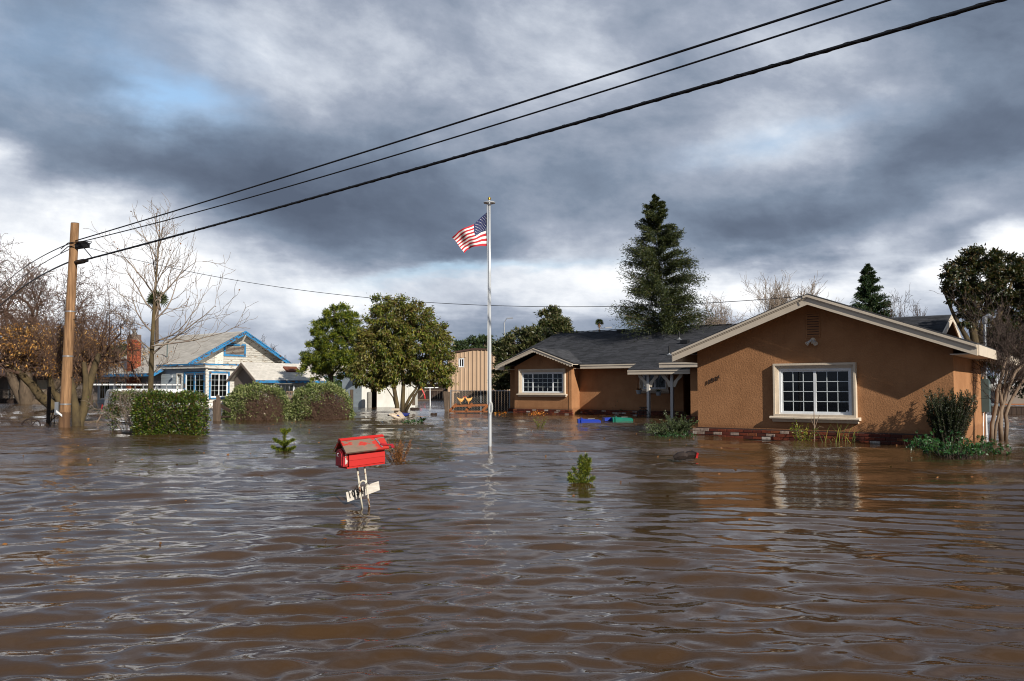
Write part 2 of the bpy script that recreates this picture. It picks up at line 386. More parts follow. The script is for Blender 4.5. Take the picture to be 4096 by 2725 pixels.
M['fred'] = mat('flag_red', (.42, .018, .03), .75, .1, 200)
M['fwhite'] = mat('flag_white', (.72, .70, .68), .75, .1, 200)
M['fblue'] = mat('flag_blue', (.018, .026, .09), .75, .1, 200)
M['rope'] = mat('rope', (.6, .6, .58), .8)
M['mud'] = mat('mud', (.09, .06, .04), .95, .4, 4, (.06, .04, .028), .4)
M['ladder'] = mat('ladder_aluminium', (.62, .64, .66), .35, metal=.4)
M['redpole'] = mat('red_painted_tube', (.5, .02, .02), .4)
M['yellow'] = mat('yellow_tube', (.6, .45, .05), .5)
M['paleroof'] = mat('pale_roof', (.42, .43, .44), .6)
M['net'] = mat('fence_wire', (.22, .22, .21), .5, metal=.4)

L = {}
L['privet'] = leafmat('privet_leaf', [(.030, .055, .008), (.055, .095, .010), (.10, .13, .012), (.018, .035, .008), (.085, .055, .018)], .4, .15)
L['varieg'] = leafmat('pale_edged_leaf', [(.20, .22, .085), (.28, .29, .13), (.09, .13, .03), (.15, .18, .05), (.05, .08, .02)], .5, .2)
L['camphor'] = leafmat('camphor_leaf', [(.095, .12, .016), (.05, .08, .012), (.18, .19, .022), (.13, .08, .028), (.07, .10, .015), (.22, .20, .035)], .45, .2, (1.2, (.11, .07, .025), .35))
L['pine'] = leafmat('pine_needle', [(.06, .10, .014), (.15, .175, .014), (.035, .06, .012), (.20, .21, .018)], .5, .15)
L['loquat'] = leafmat('loquat_leaf', [(.035, .05, .016), (.06, .075, .022), (.09, .09, .03), (.02, .032, .012), (.14, .12, .06)], .45, .12)
L['redwood'] = leafmat('redwood_needle', [(.020, .032, .010), (.036, .048, .013), (.06, .066, .014), (.012, .020, .008)], .5, .12)
L['magnolia'] = leafmat('magnolia_leaf', [(.016, .028, .009), (.032, .042, .010), (.055, .045, .012), (.075, .045, .016), (.010, .018, .008)], .45, .1)
L['fir'] = leafmat('fir_needle', [(.012, .032, .014), (.022, .05, .02), (.035, .055, .016)], .5, .12)
L['ivy'] = leafmat('mallow_leaf', [(.014, .06, .014), (.022, .085, .022), (.010, .04, .010), (.04, .10, .03)], .35, .2)
L['rosemary'] = leafmat('rosemary_leaf', [(.032, .055, .016), (.055, .085, .024), (.02, .035, .014), (.11, .13, .06)], .5, .15)
L['dark'] = leafmat('dark_shrub_leaf', [(.018, .028, .010), (.032, .042, .014), (.010, .018, .008)], .5, .1)
L['weed'] = leafmat('weed_leaf', [(.16, .19, .015), (.09, .13, .012), (.22, .2, .02), (.05, .08, .01)], .45, .3)
L['dead'] = leafmat('dead_needle', [(.20, .075, .02), (.13, .05, .016), (.26, .11, .03)], .7, .15)
L['orange'] = leafmat('dry_orange_leaf', [(.55, .27, .06), (.36, .16, .035), (.65, .40, .14), (.22, .10, .03)], .6, .3)
L['agave'] = leafmat('strap_leaf', [(.015, .05, .018), (.03, .085, .03), (.09, .13, .06)], .3, .15)
L['palm'] = leafmat('palm_leaf', [(.03, .045, .012), (.05, .065, .02), (.02, .03, .01)], .4, .15)
L['palmdead'] = leafmat('dead_palm_leaf', [(.16, .09, .04), (.10, .055, .03)], .8, .1)
L['flower'] = leafmat('orange_flower', [(.5, .13, .02), (.6, .25, .03)], .6, .3)
L['far'] = leafmat('far_foliage', [(.03, .055, .018), (.05, .075, .02), (.018, .035, .012)], .6, .15)

# ------------------------------------------------------------------ water and ground
def watermat():
    m = bpy.data.materials.new('flood_water'); m.use_nodes = True; T = NT(m.node_tree)
    g = T.n('ShaderNodeNewGeometry').outputs['Position']
    silt = T.ramp(T.noise(g, .35, 4, .6, .6), [(.3, 0), (.7, 1)])
    c = T.mix(silt, (.060, .032, .013), (.040, .021, .008))
    b = T.n('ShaderNodeBsdfPrincipled', i={'Base Color': c, 'Roughness': .035, 'IOR': 1.333, 'Specular IOR Level': .5})
    dist = T.vm('LENGTH', g, out=1)
    far = T.ramp(T.m('DIVIDE', dist, 60), [(.12, 0), (.5, 1)])
    p1 = T.vm('MULTIPLY', g, (1.0, 1.6, 1)); n1 = T.noise(p1, 2.4, 5, .6, .4)
    n2 = T.noise(g, 15, 3, .55, .3)
    h = T.m('ADD', T.m('MULTIPLY', n1, T.m('MULTIPLY', far, .055)), T.m('MULTIPLY', n2, .0018))
    T.link(T.n('ShaderNodeBump', i={'Height': h, 'Strength': 1.0, 'Distance': 1.0}).outputs[0], b.inputs['Normal'])
    T.link(b.outputs[0], T.n('ShaderNodeOutputMaterial').inputs[0]); return m
M['water'] = watermat()
def waves(X, Y):
    r = np.random.default_rng(11); h = np.zeros_like(X); dist = np.hypot(X, Y)
    # ripples spreading from where the photographer stands, from many nearby centres
    for i in range(60):
        cx, cy = r.normal(.4, 2.0), r.uniform(-7.5, -1.0)
        lam = .11 * (4.8 ** r.random()); d = np.hypot(X - cx, Y - cy)
        d = d + .22 * lam * np.sin(X * r.uniform(.8, 2.2) + Y * r.uniform(.5, 1.6) + r.uniform(0, 6))
        fade = np.clip((55 * lam - dist) / (30 * lam), 0, 1)
        mod = .5 + .5 * np.sin(X * r.uniform(.2, .7) + Y * r.uniform(-.5, .5) + r.uniform(0, 6.3))
        h += (.035 * lam / 6.283) * np.sin(6.283 * d / lam + r.uniform(0, 6.3)) * fade * mod * 1.5
    # light wind chop, stronger on the left
    side = np.clip(.75 - X * .13, .28, 1.7)
    for i in range(56):
        a = r.normal(R(100), R(26)); lam = .09 * (5.5 ** r.random())
        fade = np.clip((60 * lam - dist) / (30 * lam), 0, 1)
        mod = .5 + .5 * np.sin(X * r.uniform(-.8, .8) + Y * r.uniform(-.6, .6) + r.uniform(0, 6.3))
        u = X * math.cos(a) + Y * math.sin(a); q = -X * math.sin(a) + Y * math.cos(a)
        u = u + .3 * lam * np.sin(q * 1.3 / lam * r.uniform(.5, 1) + r.uniform(0, 6))
        h += (.052 * lam / 6.283) * np.sin(6.283 * u / lam + r.uniform(0, 6.3)) * fade * mod * side
    h += .003 * np.sin(X * .9 + .3 * Y + 1) * np.sin(Y * .8 - X * .25) * np.clip(1 - dist / 60, 0, 1)
    # longer wind ripples that only show farther out
    r2 = np.random.default_rng(23); out_ = np.clip((dist - 5) / 9, 0, 1) * np.clip(1.15 - X * .02, .5, 1.5)
    for i in range(40):
        a = r2.normal(R(97), R(20)); lam = .55 * (6.0 ** r2.random()); fade = np.clip((34 * lam - dist) / (14 * lam), 0, 1)
        u = X * math.cos(a) + Y * math.sin(a); q = -X * math.sin(a) + Y * math.cos(a); u = u + .25 * lam * np.sin(q * .8 / lam + r2.uniform(0, 6))
        mod = .5 + .5 * np.sin(X * r2.uniform(-.6, .6) + Y * r2.uniform(-.3, .3) + r2.uniform(0, 6.3))
        h += (.038 * lam / 6.283) * np.sin(6.283 * u / lam + r2.uniform(0, 6.3)) * fade * mod * out_
    # gusts: patches of stronger and weaker ripple
    gust = .80 + .40 * np.sin(X * .55 + 1.3 * np.sin(Y * .31)) * np.sin(Y * .42 + .9 * np.sin(X * .37)); h = h * gust
    k = 1 - np.clip((dist - 62) / 20, 0, 1)
    return h * k
nr, nc = 820, 700
t = np.linspace(0, 1, nr); rr = 1 / ((1 - t) / 1.7 + t / 90.0)
th = np.linspace(R(-41), R(41), nc)
RR, TT = np.meshgrid(rr, th, indexing='ij')
X, Y = RR * np.sin(TT), RR * np.cos(TT)
V = np.stack([X, Y, waves(X, Y)], -1).reshape(-1, 3)
idx = np.arange(nr * nc).reshape(nr, nc)
F = np.stack([idx[:-1, :-1], idx[:-1, 1:], idx[1:, 1:], idx[1:, :-1]], -1).reshape(-1, 4)[:, ::-1]
# coarser water beside, behind and beyond, joined at the same level
def fan(r0, r1, a0, a1, n, k, V0):
    t = np.linspace(0, 1, n); r_ = 1 / ((1-t)/r0 + t/r1); a = np.linspace(a0, a1, k); A, B = np.meshgrid(r_, a, indexing='ij')
    x, y = A*np.sin(B), A*np.cos(B); v = np.stack([x, y, waves(x, y)], -1).reshape(-1, 3)
    i = np.arange(n*k).reshape(n, k) + V0
    f = np.stack([i[:-1, :-1], i[:-1, 1:], i[1:, 1:], i[1:, :-1]], -1).reshape(-1, 4)[:, ::-1]; return v, f
Vs, Fs, n0 = [V], [F], len(V)
for args in ((1.7, 90.0, R(41), R(180), 150, 160), (1.7, 90.0, R(-180), R(-41), 150, 160), (90.0, 4000.0, R(-180), R(180), 12, 120), (.05, 1.7, R(-180), R(180), 30, 240)):
    v, f = fan(*args, n0); Vs.append(v); Fs.append(f); n0 += len(v)
arr_mesh('water', np.concatenate(Vs), np.concatenate(Fs), M['water'], smooth=True, kind='structure')
g = MB(); g.quad((-4000, -4000, -1.3), (4000, -4000, -1.3), (4000, 4000, -1.3), (-4000, 4000, -1.3)); g.build('ground', M['mud'], kind='structure')

# ------------------------------------------------------------------ vegetation generators
def unit(v): return v / (np.linalg.norm(v, axis=-1, keepdims=True) + 1e-9)
def leaves(name, P, D, Ln, Wd, mat_, parent, r, **kw):
    """one leaf per point: P base, D direction, length and width arrays; a folded diamond each"""
    n = len(P); D = unit(D); up = unit(r.normal(size=(n, 3))); S = unit(np.cross(D, up)); U = np.cross(S, D)
    Ln = (Ln * r.uniform(.7, 1.25, n))[:, None]; Wd = (Wd * r.uniform(.75, 1.2, n))[:, None]
    a = P; b = P + D*Ln*.45 + S*Wd/2 + U*Wd*.18; c = P + D*Ln; d = P + D*Ln*.45 - S*Wd/2 + U*Wd*.18
    V = np.stack([a, b, c, d], 1).reshape(-1, 3); F = np.arange(4*n).reshape(n, 4)
    return arr_mesh(name, V, F, mat_, parent, **kw)
def segs(name, S, mat_, parent, k=3, **kw):
    """list of (p0, p1, r0, r1) -> tapered twigs in one mesh"""
    S = list(S); P0 = np.array([q[0] for q in S]); P1 = np.array([q[1] for q in S]); R0 = np.array([q[2] for q in S]); R1 = np.array([q[3] for q in S])
    D = unit(P1 - P0); ref = np.where(np.abs(D[:, 2:3]) < .9, np.array([[0, 0, 1.]]), np.array([[1., 0, 0]])); U = unit(np.cross(D, ref)); Q = np.cross(D, U)
    ring = []
    for P, Rr in ((P0, R0), (P1 + D * R1[:, None]*.5, R1)):
        for j in range(k):
            a = 2*math.pi*j/k; ring.append(P + (U*math.cos(a) + Q*math.sin(a)) * Rr[:, None])
    V = np.stack(ring, 1).reshape(-1, 3); n = len(S); base = np.arange(n)[:, None] * (2*k)
    F = np.concatenate([np.concatenate([base + j, base + (j+1) % k, base + k + (j+1) % k, base + k + j], 1) for j in range(k)])
    return arr_mesh(name, V, F, mat_, parent, **kw)
def _u(v):
    return v / (math.sqrt(v[0]*v[0] + v[1]*v[1] + v[2]*v[2]) + 1e-9)
def _x(a, b):
    return np.array([a[1]*b[2] - a[2]*b[1], a[2]*b[0] - a[0]*b[2], a[0]*b[1] - a[1]*b[0]])
def grow(r, p, d, Lg, rad, lvl, mx, out, tips, o):
    """branching skeleton; o: options"""
    n = max(2, o.get('n', 4) - (lvl > 1)); st = Lg / n; p = np.array(p, float); d = _u(np.array(d, float))
    for i in range(n):
        d = _u(d + r.normal(size=3) * o.get('wob', .18) * (1 + .25 * lvl) + np.array([0, 0, o.get('up', .06) * (1 if lvl else .3)]))
        q = p + d * st; r1 = max(rad * (1 - (i + 1) / n * o.get('taper', .55)), o.get('rmin', .004)); r0 = max(rad * (1 - i / n * o.get('taper', .55)), o.get('rmin', .004))
        
        if lvl > 1 and q[2] < o.get('zmin', -9): return
        out.append((p, q, r0, r1, lvl)); p = q
        if lvl < mx and (lvl > 0 or i >= o.get('first', 1)) and q[2] > o.get('zmin', -9):
            for _ in range(o.get('kids', 2) if r.random() < o.get('dens', .9) else 1):
                a = r.uniform(0, 6.283); s = _u(_x(d, r.normal(size=3))); ang = R(r.uniform(*o.get('ang', (28, 62))))
                nd = d * math.cos(ang) + s * math.sin(ang)
                grow(r, p, nd, Lg * r.uniform(*o.get('ratio', (.5, .78))), r1 * r.uniform(.5, .72), lvl + 1, mx, out, tips, o)
    tips.append((p, d))
def bare_tree(name, label, base, height, spread, seed, mats=('bark', 'twig'), mx=4, rad=None, group=None, cat='tree', trunks=None, opt=None, crown='branches'):
    r = np.random.default_rng(seed); o = dict(opt or {}); out, tips = [], []
    t_ = thing(name, label, cat, (base[0], base[1], 0), group); rad = rad or height * .022
    for (d, f) in (trunks or [((0, 0, 1), 1)]):
        grow(r, np.array(base, float) - [0, 0, .3], d, height * .45 * f, rad * f, 0, mx, out, tips, o)
    P = np.array([q[1] for q in out]); top = P[:, 2].max(); zs = (height + base[2]) / top
    c = np.array([base[0], base[1]]); wd = np.percentile(np.abs(P[:, :2] - c), 97); xs = spread / 2 / wd
    def fx(p): p = np.array(p); return np.array([c[0] + (p[0]-c[0])*xs, c[1] + (p[1]-c[1])*xs, p[2]*zs if p[2] > 0 else p[2]])
    S = [(fx(a), fx(b), r0, r1) for a, b, r0, r1, l in out]; lv = [q[4] for q in out]
    segs('trunk', [q for q, l in zip(S, lv) if l == 0], M[mats[0]], t_, 9, smooth=True)
    segs(crown, [q for q, l in zip(S, lv) if l > 0], M[mats[1]], t_, 3)
    return t_, [(fx(p), d) for p, d in tips], [q for q, l in zip(S, lv) if l >= 2]
def blobcrown(r, blobs, D, n, depth=.8, shell=.55, clump=.16, nclump=None):
    """points through a crown given as photo-pixel ellipses (x, y, rx, ry[, weight]) standing round depth D; gathered into clumps"""
    wts = np.array([b[2]*b[3] * (b[4] if len(b) > 4 else 1) for b in blobs], float); wts /= wts.sum(); k = D / FX
    nclump = nclump or max(12, n // 60); cl, nrm = [], []
    for i, b in enumerate(blobs):
        m = max(3, int(nclump * wts[i])); c = AT(b[0], b[1], D + (r.normal() * .15 * b[2] * k)); u = unit(r.normal(size=(m, 3))); rad = (shell + (1 - shell) * r.random(m) ** .5)[:, None]
        cl.append(c + u * rad * np.array([b[2]*k, b[2]*k*depth, b[3]*k])); nrm.append(u)
    cl = np.concatenate(cl); nrm = np.concatenate(nrm); j = r.integers(0, len(cl), n)
    cs = clump * np.mean([b[2] for b in blobs]) * k * 2 * r.uniform(.6, 1.3, len(cl))
    P = cl[j] + r.normal(size=(n, 3)) * cs[j][:, None] * np.array([.5, .5, .36]); return P, nrm[j], cl
def limb_tubes(mb, pts_list, D):
    for pts, r0, r1 in pts_list:
        P = []
        for q in pts: P.append(AT(q[0], q[1], D + (q[2] if len(q) > 2 else 0)))
        mb.tube(P, list(np.linspace(r0, r1, len(P))), 8)

# ------------------------------------------------------------------ building helpers
def frame(O, u, n):
    O, u, n = (np.asarray(q, float) for q in (O, u, n))
    return lambda a, z, d=0.0: O + u * a + n * d + np.array([0, 0, z])
def wall(mb, f, u0, u1, z0, z1, opens=(), th=.14, mi=0):
    us = sorted({u0, u1, *[q for o in opens for q in o[:2]]}); zs = sorted({z0, z1, *[q for o in opens for q in o[2:]]})
    for a, b in zip(us, us[1:]):
        run = None
        for c, d in zip(zs, zs[1:]):
            if any(o[0] <= a and b <= o[1] and o[2] <= c and d <= o[3] for o in opens):
                if run: mb.hexa(f(a, run[0]), f(b, run[0]), f(b, run[1]), f(a, run[1]), f(0, 0, -th) - f(0, 0), mi); run = None
            else: run = (run[0], d) if run else (c, d)
        if run: mb.hexa(f(a, run[0]), f(b, run[0]), f(b, run[1]), f(a, run[1]), f(0, 0, -th) - f(0, 0), mi)
def bar(mb, f, a0, a1, z0, z1, d0, d1, mi=0):
    return mb.hexa(f(a0, z0, d0), f(a1, z0, d0), f(a1, z1, d0), f(a0, z1, d0), f(0, 0, d1) - f(0, 0, d0), mi)
def ringbars(mb, f, u0, u1, z0, z1, w, d0, d1, mi=0):
    """four bars of width w inside the rectangle"""
    bar(mb, f, u0, u1, z1 - w, z1, d0, d1, mi); bar(mb, f, u0, u1, z0, z0 + w, d0, d1, mi)
    bar(mb, f, u0, u0 + w, z0 + w, z1 - w, d0, d1, mi); bar(mb, f, u1 - w, u1, z0 + w, z1 - w, d0, d1, mi)
def window(parent, f, u0, u1, z0, z1, sashes, surround=True, fw=.045, sill=True, matf='white', trimm='trim', back=None, mun=None, tw=.10):
    """sashes: list of (start, end, columns, rows) as fractions of the width"""
    b = MB(); ringbars(b, f, u0, u1, z0, z1, fw, -.06, .012)
    iu0, iu1, iz0, iz1 = u0 + fw, u1 - fw, z0 + fw, z1 - fw
    for a, e, c, r_ in sashes:
        sa, se = iu0 + (iu1 - iu0) * a, iu0 + (iu1 - iu0) * e
        ringbars(b, f, sa, se, iz0, iz1, .028, -.045, -.008)
    win = b.build('window', M[matf], parent)
    g = MB(); mn = MB()
    for a, e, c, r_ in sashes:
        sa, se = iu0 + (iu1 - iu0) * a + .028, iu0 + (iu1 - iu0) * e - .028; z_0, z_1 = iz0 + .028, iz1 - .028
        gg = MB(); bar(gg, f, sa, se, z_0, z_1, -.032, -.026); gg.build('pane', M['glass'], win)
        for i in range(1, c): x = sa + (se - sa) * i / c; bar(mn, f, x - .007, x + .007, z_0, z_1, -.025, -.019)
        for i in range(1, r_): z = z_0 + (z_1 - z_0) * i / r_; bar(mn, f, sa, se, z - .007, z + .007, -.0185, -.0125)
    if mn.f: mn.build('muntin', M[mun or 'muntin'], win)
    if surround:
        for wid, dep, a in ((tw, .035, 0), (tw * .62, .055, 0), (tw * .3, .075, 0)):
            pass
        s = MB(); T_ = tw
        ringbars(s, f, u0 - T_, u1 + T_, z0 - T_ * .3, z1 + T_, T_ * .42, 0, .085)
        ringbars(s, f, u0 - T_ * .58, u1 + T_ * .58, z0 - T_ * .3, z1 + T_ * .58, T_ * .20, 0, .062)
        ringbars(s, f, u0 - T_ * .38, u1 + T_ * .38, z0 - T_ * .3, z1 + T_ * .38, T_ * .18, 0, .050)
        ringbars(s, f, u0 - T_ * .20, u1 + T_ * .20, z0 - T_ * .2, z1 + T_ * .20, T_ * .20, 0, .036)
        o = s.build('surround', M[trimm], win)
        if sill:
            q = MB(); pr = [(.0, 0), (.11, 0), (.13, .018), (.13, .045), (.11, .062), (0, .066)]
            q.prism([f(u0 - T_ - .07, z0 - .095 + z, d) for d, z in pr], f(u1 + T_ + .07, 0) - f(u0 - T_ - .07, 0))
            q.prism([f(u0 - T_ - .03, z0 - .15 + z, d) for d, z in ((0, 0), (.06, 0), (.10, .054), (0, .054))], f(u1 + T_ + .03, 0) - f(u0 - T_ - .03, 0))
            q.build('sill', M[trimm], win)
    if back: q = MB(); bar(q, f, u0, u1, z0, z1, -.24, -.22); q.build('curtain' if back == 'curtain' else 'blind', M[back], win)
    return win
def shingles(name, f3, u0, u1, nv, exp, tab, mat_, parent, clip=None, lift=.012, th=.010, **kw):
    """overlapping tabs on a slope: f3(u, t) gives the point t metres up the slope; each tab tilts over the one below"""
    V, F = [], []; r = np.random.default_rng(3)
    nrm = None
    for i in range(nv):
        t0 = i * exp; x = u0 - (tab * r.random())
        while x < u1:
            a, b = max(x + .002, u0), min(x + tab - .002, u1); x += tab
            if b - a < .02: continue
            if clip:
                q = clip(t0)
                if q is None: continue
                a, b = max(a, q[0]), min(b, q[1])
                if b - a < .02: continue
            p00, p10, p11, p01 = f3(a, t0), f3(b, t0), f3(b, t0 + exp * 1.15), f3(a, t0 + exp * 1.15)
            n = np.cross(p10 - p00, p01 - p00); n /= np.linalg.norm(n)
            if n[2] < 0: n = -n
            l = lift * r.uniform(.8, 1.5); k = len(V)
            V += [p00 + n*(l+th), p10 + n*(l+th), p11 + n*.004, p01 + n*.004, p00, p10]
            F += [(k, k+1, k+2, k+3), (k+4, k+5, k+1, k)]
    return arr_mesh(name, np.array(V), F, mat_, parent, kind='stuff', **kw)
def brickrow(parent, f, u0, u1, z, L_=.203, h=.057, dep=.09, ang=0, off=0, proud=.02, count=None):
    x = u0 - off
    while x < u1 - .02:
        a, b = max(x, u0), min(x + L_ - .010, u1); x += L_
        if b - a < .03: continue
        full = abs((b - a) - (L_ - .010)) < .004
        piece('brick', parent, f((a+b)/2, z + h/2, proud - dep/2 + random.uniform(-.004, .004)), (round(b-a, 2) if not full else L_-.010, dep, h), ang, M['brick'], jit=.01)

# ------------------------------------------------------------------ tan stucco house
FF = lambda v: frame(A0 + s_ * v, w_, n_)
h1 = thing('stucco_house', 'tan stucco ranch house with dark grey shingle roof and brown brick skirt, number 1054', 'house', A0)
RW = 5.28                                        # front wing width
fA = FF(0)
PK, EV, SL = 2.66, 1.93, .355                    # peak u, eave height, slope
wb = MB()
wallop = (1.89, 3.42, .50, 1.49)
wall(wb, fA, 0, RW, -1.2, EV, [wallop])
wb.prism([fA(0, EV), fA(RW, EV), fA(PK, EV + SL * PK)], fA(0, 0, -.14) - fA(0, 0))
wb.build('wall', M['stucco'], h1)
fS = frame(A0 + w_ * RW, s_, m_)                 # right-hand side wall
sb = MB(); wall(sb, fS, .14, 5.3, -1.2, EV + .05); sb.build('wall', M['stucco'], h1)
fB = FF(9.2)
fL = frame(A0, s_, -m_); lb = MB(); wall(lb, fL, .14, 7.6, -1.2, EV); lb.build('wall', M['stucco'], h1)
# attic vent with louvres
vt = MB(); ringbars(vt, fA, 2.50, 2.79, 2.10, 2.61, .02, .001, .022); vv = vt.build('vent', M['stucco'], h1)
for i in range(9):
    z = 2.125 + i * .052; q = MB(); q.hexa(fA(2.52, z, .004), fA(2.77, z, .004), fA(2.77, z + .036, .020), fA(2.52, z + .036, .020), n_ * .004); q.build('slat', M['stucco'], vv)
bk = MB(); bar(bk, fA, 2.52, 2.77, 2.12, 2.59, .0012, .003); bk.build('backing', M['dkbrown'], vv)
window(h1, fA, 1.90, 3.41, .52, 1.48, [(0, .5, 3, 4), (.5, 1, 3, 4)])
# round sticker, small latches
q = MB(); q.lathe([(0, .002), (.026, .002), (.026, 0)], fA(3.30, .60, -.018), 14, axis=n_); q.build('sticker', M['white'], h1)
# flood light with two heads
fl = MB(); c = fA(2.64, 2.05, .0); fl.lathe([(0, .035), (.045, .035), (.052, .02), (.052, 0)], c, 14, axis=n_); flo = fl.build('floodlight', M['trim'], h1)
for sgn in (-1, 1):
    hd = MB(); ax = w_ * sgn * .75 + n_ * .8 - Z * .85; p0 = c + n_ * .04 + w_ * sgn * .025
    hd.lathe([(.0, 0), (.020, .002), (.022, .05), (.026, .075), (.048, .125), (.048, .13), (.0, .122)], p0, 12, axis=ax); hd.build('lamp_head', M['chrome'], flo, smooth=False)
hd = MB(); hd.lathe([(0, .05), (.018, .045), (.024, .02), (.024, 0)], c - Z * .045 + n_ * .02, 10, axis=n_ - Z * .6); hd.build('motion_sensor', M['trim'], flo)
# house number climbing to the right
def text(name, body, size, mt, parent, loc, ex, ang, roll=0, extr=.008, xs=1.0, align='CENTER', bold=0.0):
    cu = bpy.data.curves.new(name, 'FONT'); cu.body = body; cu.size = size; cu.extrude = extr; cu.offset = bold; cu.align_x = align; cu.align_y = 'BOTTOM'
    cu.materials.append(mt)
    tmp = bpy.data.objects.new('tmp', cu); C.objects.link(tmp); bpy.context.view_layer.update()
    me = bpy.data.meshes.new_from_object(tmp.evaluated_get(bpy.context.evaluated_depsgraph_get())); bpy.data.objects.remove(tmp)
    o = bpy.data.objects.new(name, me); C.objects.link(o); o.parent = parent
    o.location = tuple(np.asarray(loc) - OFF.get(parent.name, np.zeros(3)))
    o.rotation_euler = (Matrix.Rotation(ang, 4, 'Z') @ Matrix.Rotation(math.pi/2, 4, 'X') @ Matrix.Rotation(roll, 4, 'Z')).to_euler()
    o.scale = (xs, 1, 1); OFF[o.name] = OFF.get(parent.name, np.zeros(3)); return o
for i, ch in enumerate('1054'):
    text('house_number', ch, .135, M['iron'], h1, fA(.27 + i * .085, 1.135 + i * .033, .022), None, WANG, roll=R(-4 + 6 * (i == 3)), xs=.8, bold=.0)
# brick skirt: front, and its stub at the left
sk = MB(); bar(sk, fA, -.09, RW - .01, -1.2, .178, .001, .055); sk.build('brick_skirt_mortar', M['mortar'], h1); skirt = [o for o in h1.children if o.name.startswith('brick_skirt_mortar')][0]; skirt.name = 'brick_skirt'; OFF[skirt.name] = A0
for i, z in enumerate((.121, .053, -.015)):
    brickrow(skirt, fA, -.10, RW, z, ang=WANG, off=(.1 if i % 2 else 0), proud=.072)
lg = MB(); bar(lg, fA, -.005, RW + .01, .182, .205, -.02, .03); lg.build('weep_screed', M['dkbrown'], h1)
# roof of the front wing: two slopes back along s, dark shingle edge over boxed rake boards
OV, OU = .45, .42
def slab(mb, P, t, mi=0): mb.hexa(*P, (0, 0, -t), mi)
rz = lambda u: EV + .06 + SL * (PK - abs(u - PK)) if True else 0
def rf(u, v, z): return A0 + w_*u + s_*v + Z*z
topz = EV + SL * (PK + OU) - SL * OU + .10
def rtop(u): return topz - SL * abs(u - PK)
rb = MB()
slab(rb, [rf(-OU, -OV, rtop(-OU)), rf(PK, -OV, rtop(PK)), rf(PK, 9.5, rtop(PK)), rf(-OU, 9.5, rtop(-OU))], .03)
slab(rb, [rf(PK, -OV, rtop(PK)), rf(5.74, -OV, rtop(5.74)), rf(5.74, 9.5, rtop(5.74)), rf(PK, 9.5, rtop(PK))], .03)
rb.build('roof', M['shingle'], h1)
def rake(parent, O, ud, nd, pts, steps, mt, name='rake_board'):
    """pts: (u,z) line of the board's top; steps: (drop, height, proud)"""
    for (a, za), (b, zb) in zip(pts, pts[1:]):
        q = MB()
        for dr, hh, pr in steps:
            p = [O + ud*a + Z*(za-dr-hh), O + ud*b + Z*(zb-dr-hh), O + ud*b + Z*(zb-dr), O + ud*a + Z*(za-dr)]
            q.hexa(*p, nd * pr)
        q.build(name, mt, parent)
O = A0 - s_ * OV
rk = [(-OU, rtop(-OU) - .032), (PK, rtop(PK) - .032), (5.74, rtop(5.74) - .032)]
rake(h1, O, w_, n_, rk, [(0, .045, .055), (.047, .02, .036), (.069, .128, .020)], M['fascia'])
# soffit boards under the overhang
sf = MB()
for (a, za), (b, zb) in zip(rk, rk[1:]):
    sf.hexa(rf(a, -OV + .02, za - .03), rf(b, -OV + .02, zb - .03), rf(b, 0.0, zb - .03), rf(a, 0.0, za - .03), (0, 0, -.02))
sf.build('soffit', M['fascia'], h1)
# right-hand eave fascia, turning the corner
ef = MB(); p0, p1 = rf(5.74, -OV, rtop(5.74) - .032), rf(5.74, 9.5, rtop(5.74) - .032)
ef.hexa(p0 - Z*.19, p1 - Z*.19, p1, p0, m_ * .03); ef.build('eave_board', M['fascia'], h1)
ef = MB(); ef.hexa(rf(RW, -OV + .03, rtop(5.74) - .20), rf(5.74, -OV + .03, rtop(5.74) - .20), rf(5.74, 9.5, rtop(5.74) - .20), rf(RW, 9.5, rtop(5.74) - .20), (0, 0, .015)); ef.build('soffit', M['fascia'], h1)
ef = MB(); p0, p1 = rf(-OU, -OV, rtop(-OU) - .032), rf(-OU, 7.2, rtop(-OU) - .032)
ef.hexa(p0 - Z*.19, p1 - Z*.19, p1, p0, -m_ * .03); ef.build('eave_board', M['fascia'], h1)

rm = MB(); bar(rm, FF(2.6), .2, 5.0, -1.1, 1.9, -.03, 0); rm.hexa(rf(.2, .3, 1.88), rf(5.0, .3, 1.88), rf(5.0, 2.6, 1.88), rf(.2, 2.6, 1.88), (0, 0, .02)); bar(rm, frame(A0 + w_*.17, s_, -m_), .2, 2.6, -1.1, 1.9, -.03, 0); bar(rm, frame(A0 + w_*5.05, s_, m_), .2, 2.6, -1.1, 1.9, -.03, 0); rm.build('dark_room_backing', M['interior_shade'], h1)  # near-black panels added behind the front window so its panes look dark
rm = MB(); bar(rm, FF(13.6), -13.4, -5.5, -1.1, 2.4, -.03, 0); bar(rm, frame(A0 + w_*-9.6, s_, m_), 11.5, 13.5, -1.1, 1.9, -.03, 0); rm.build('dark_room_backing', M['interior_shade'], h1)  # same near-black backing added behind the rear wing's windows
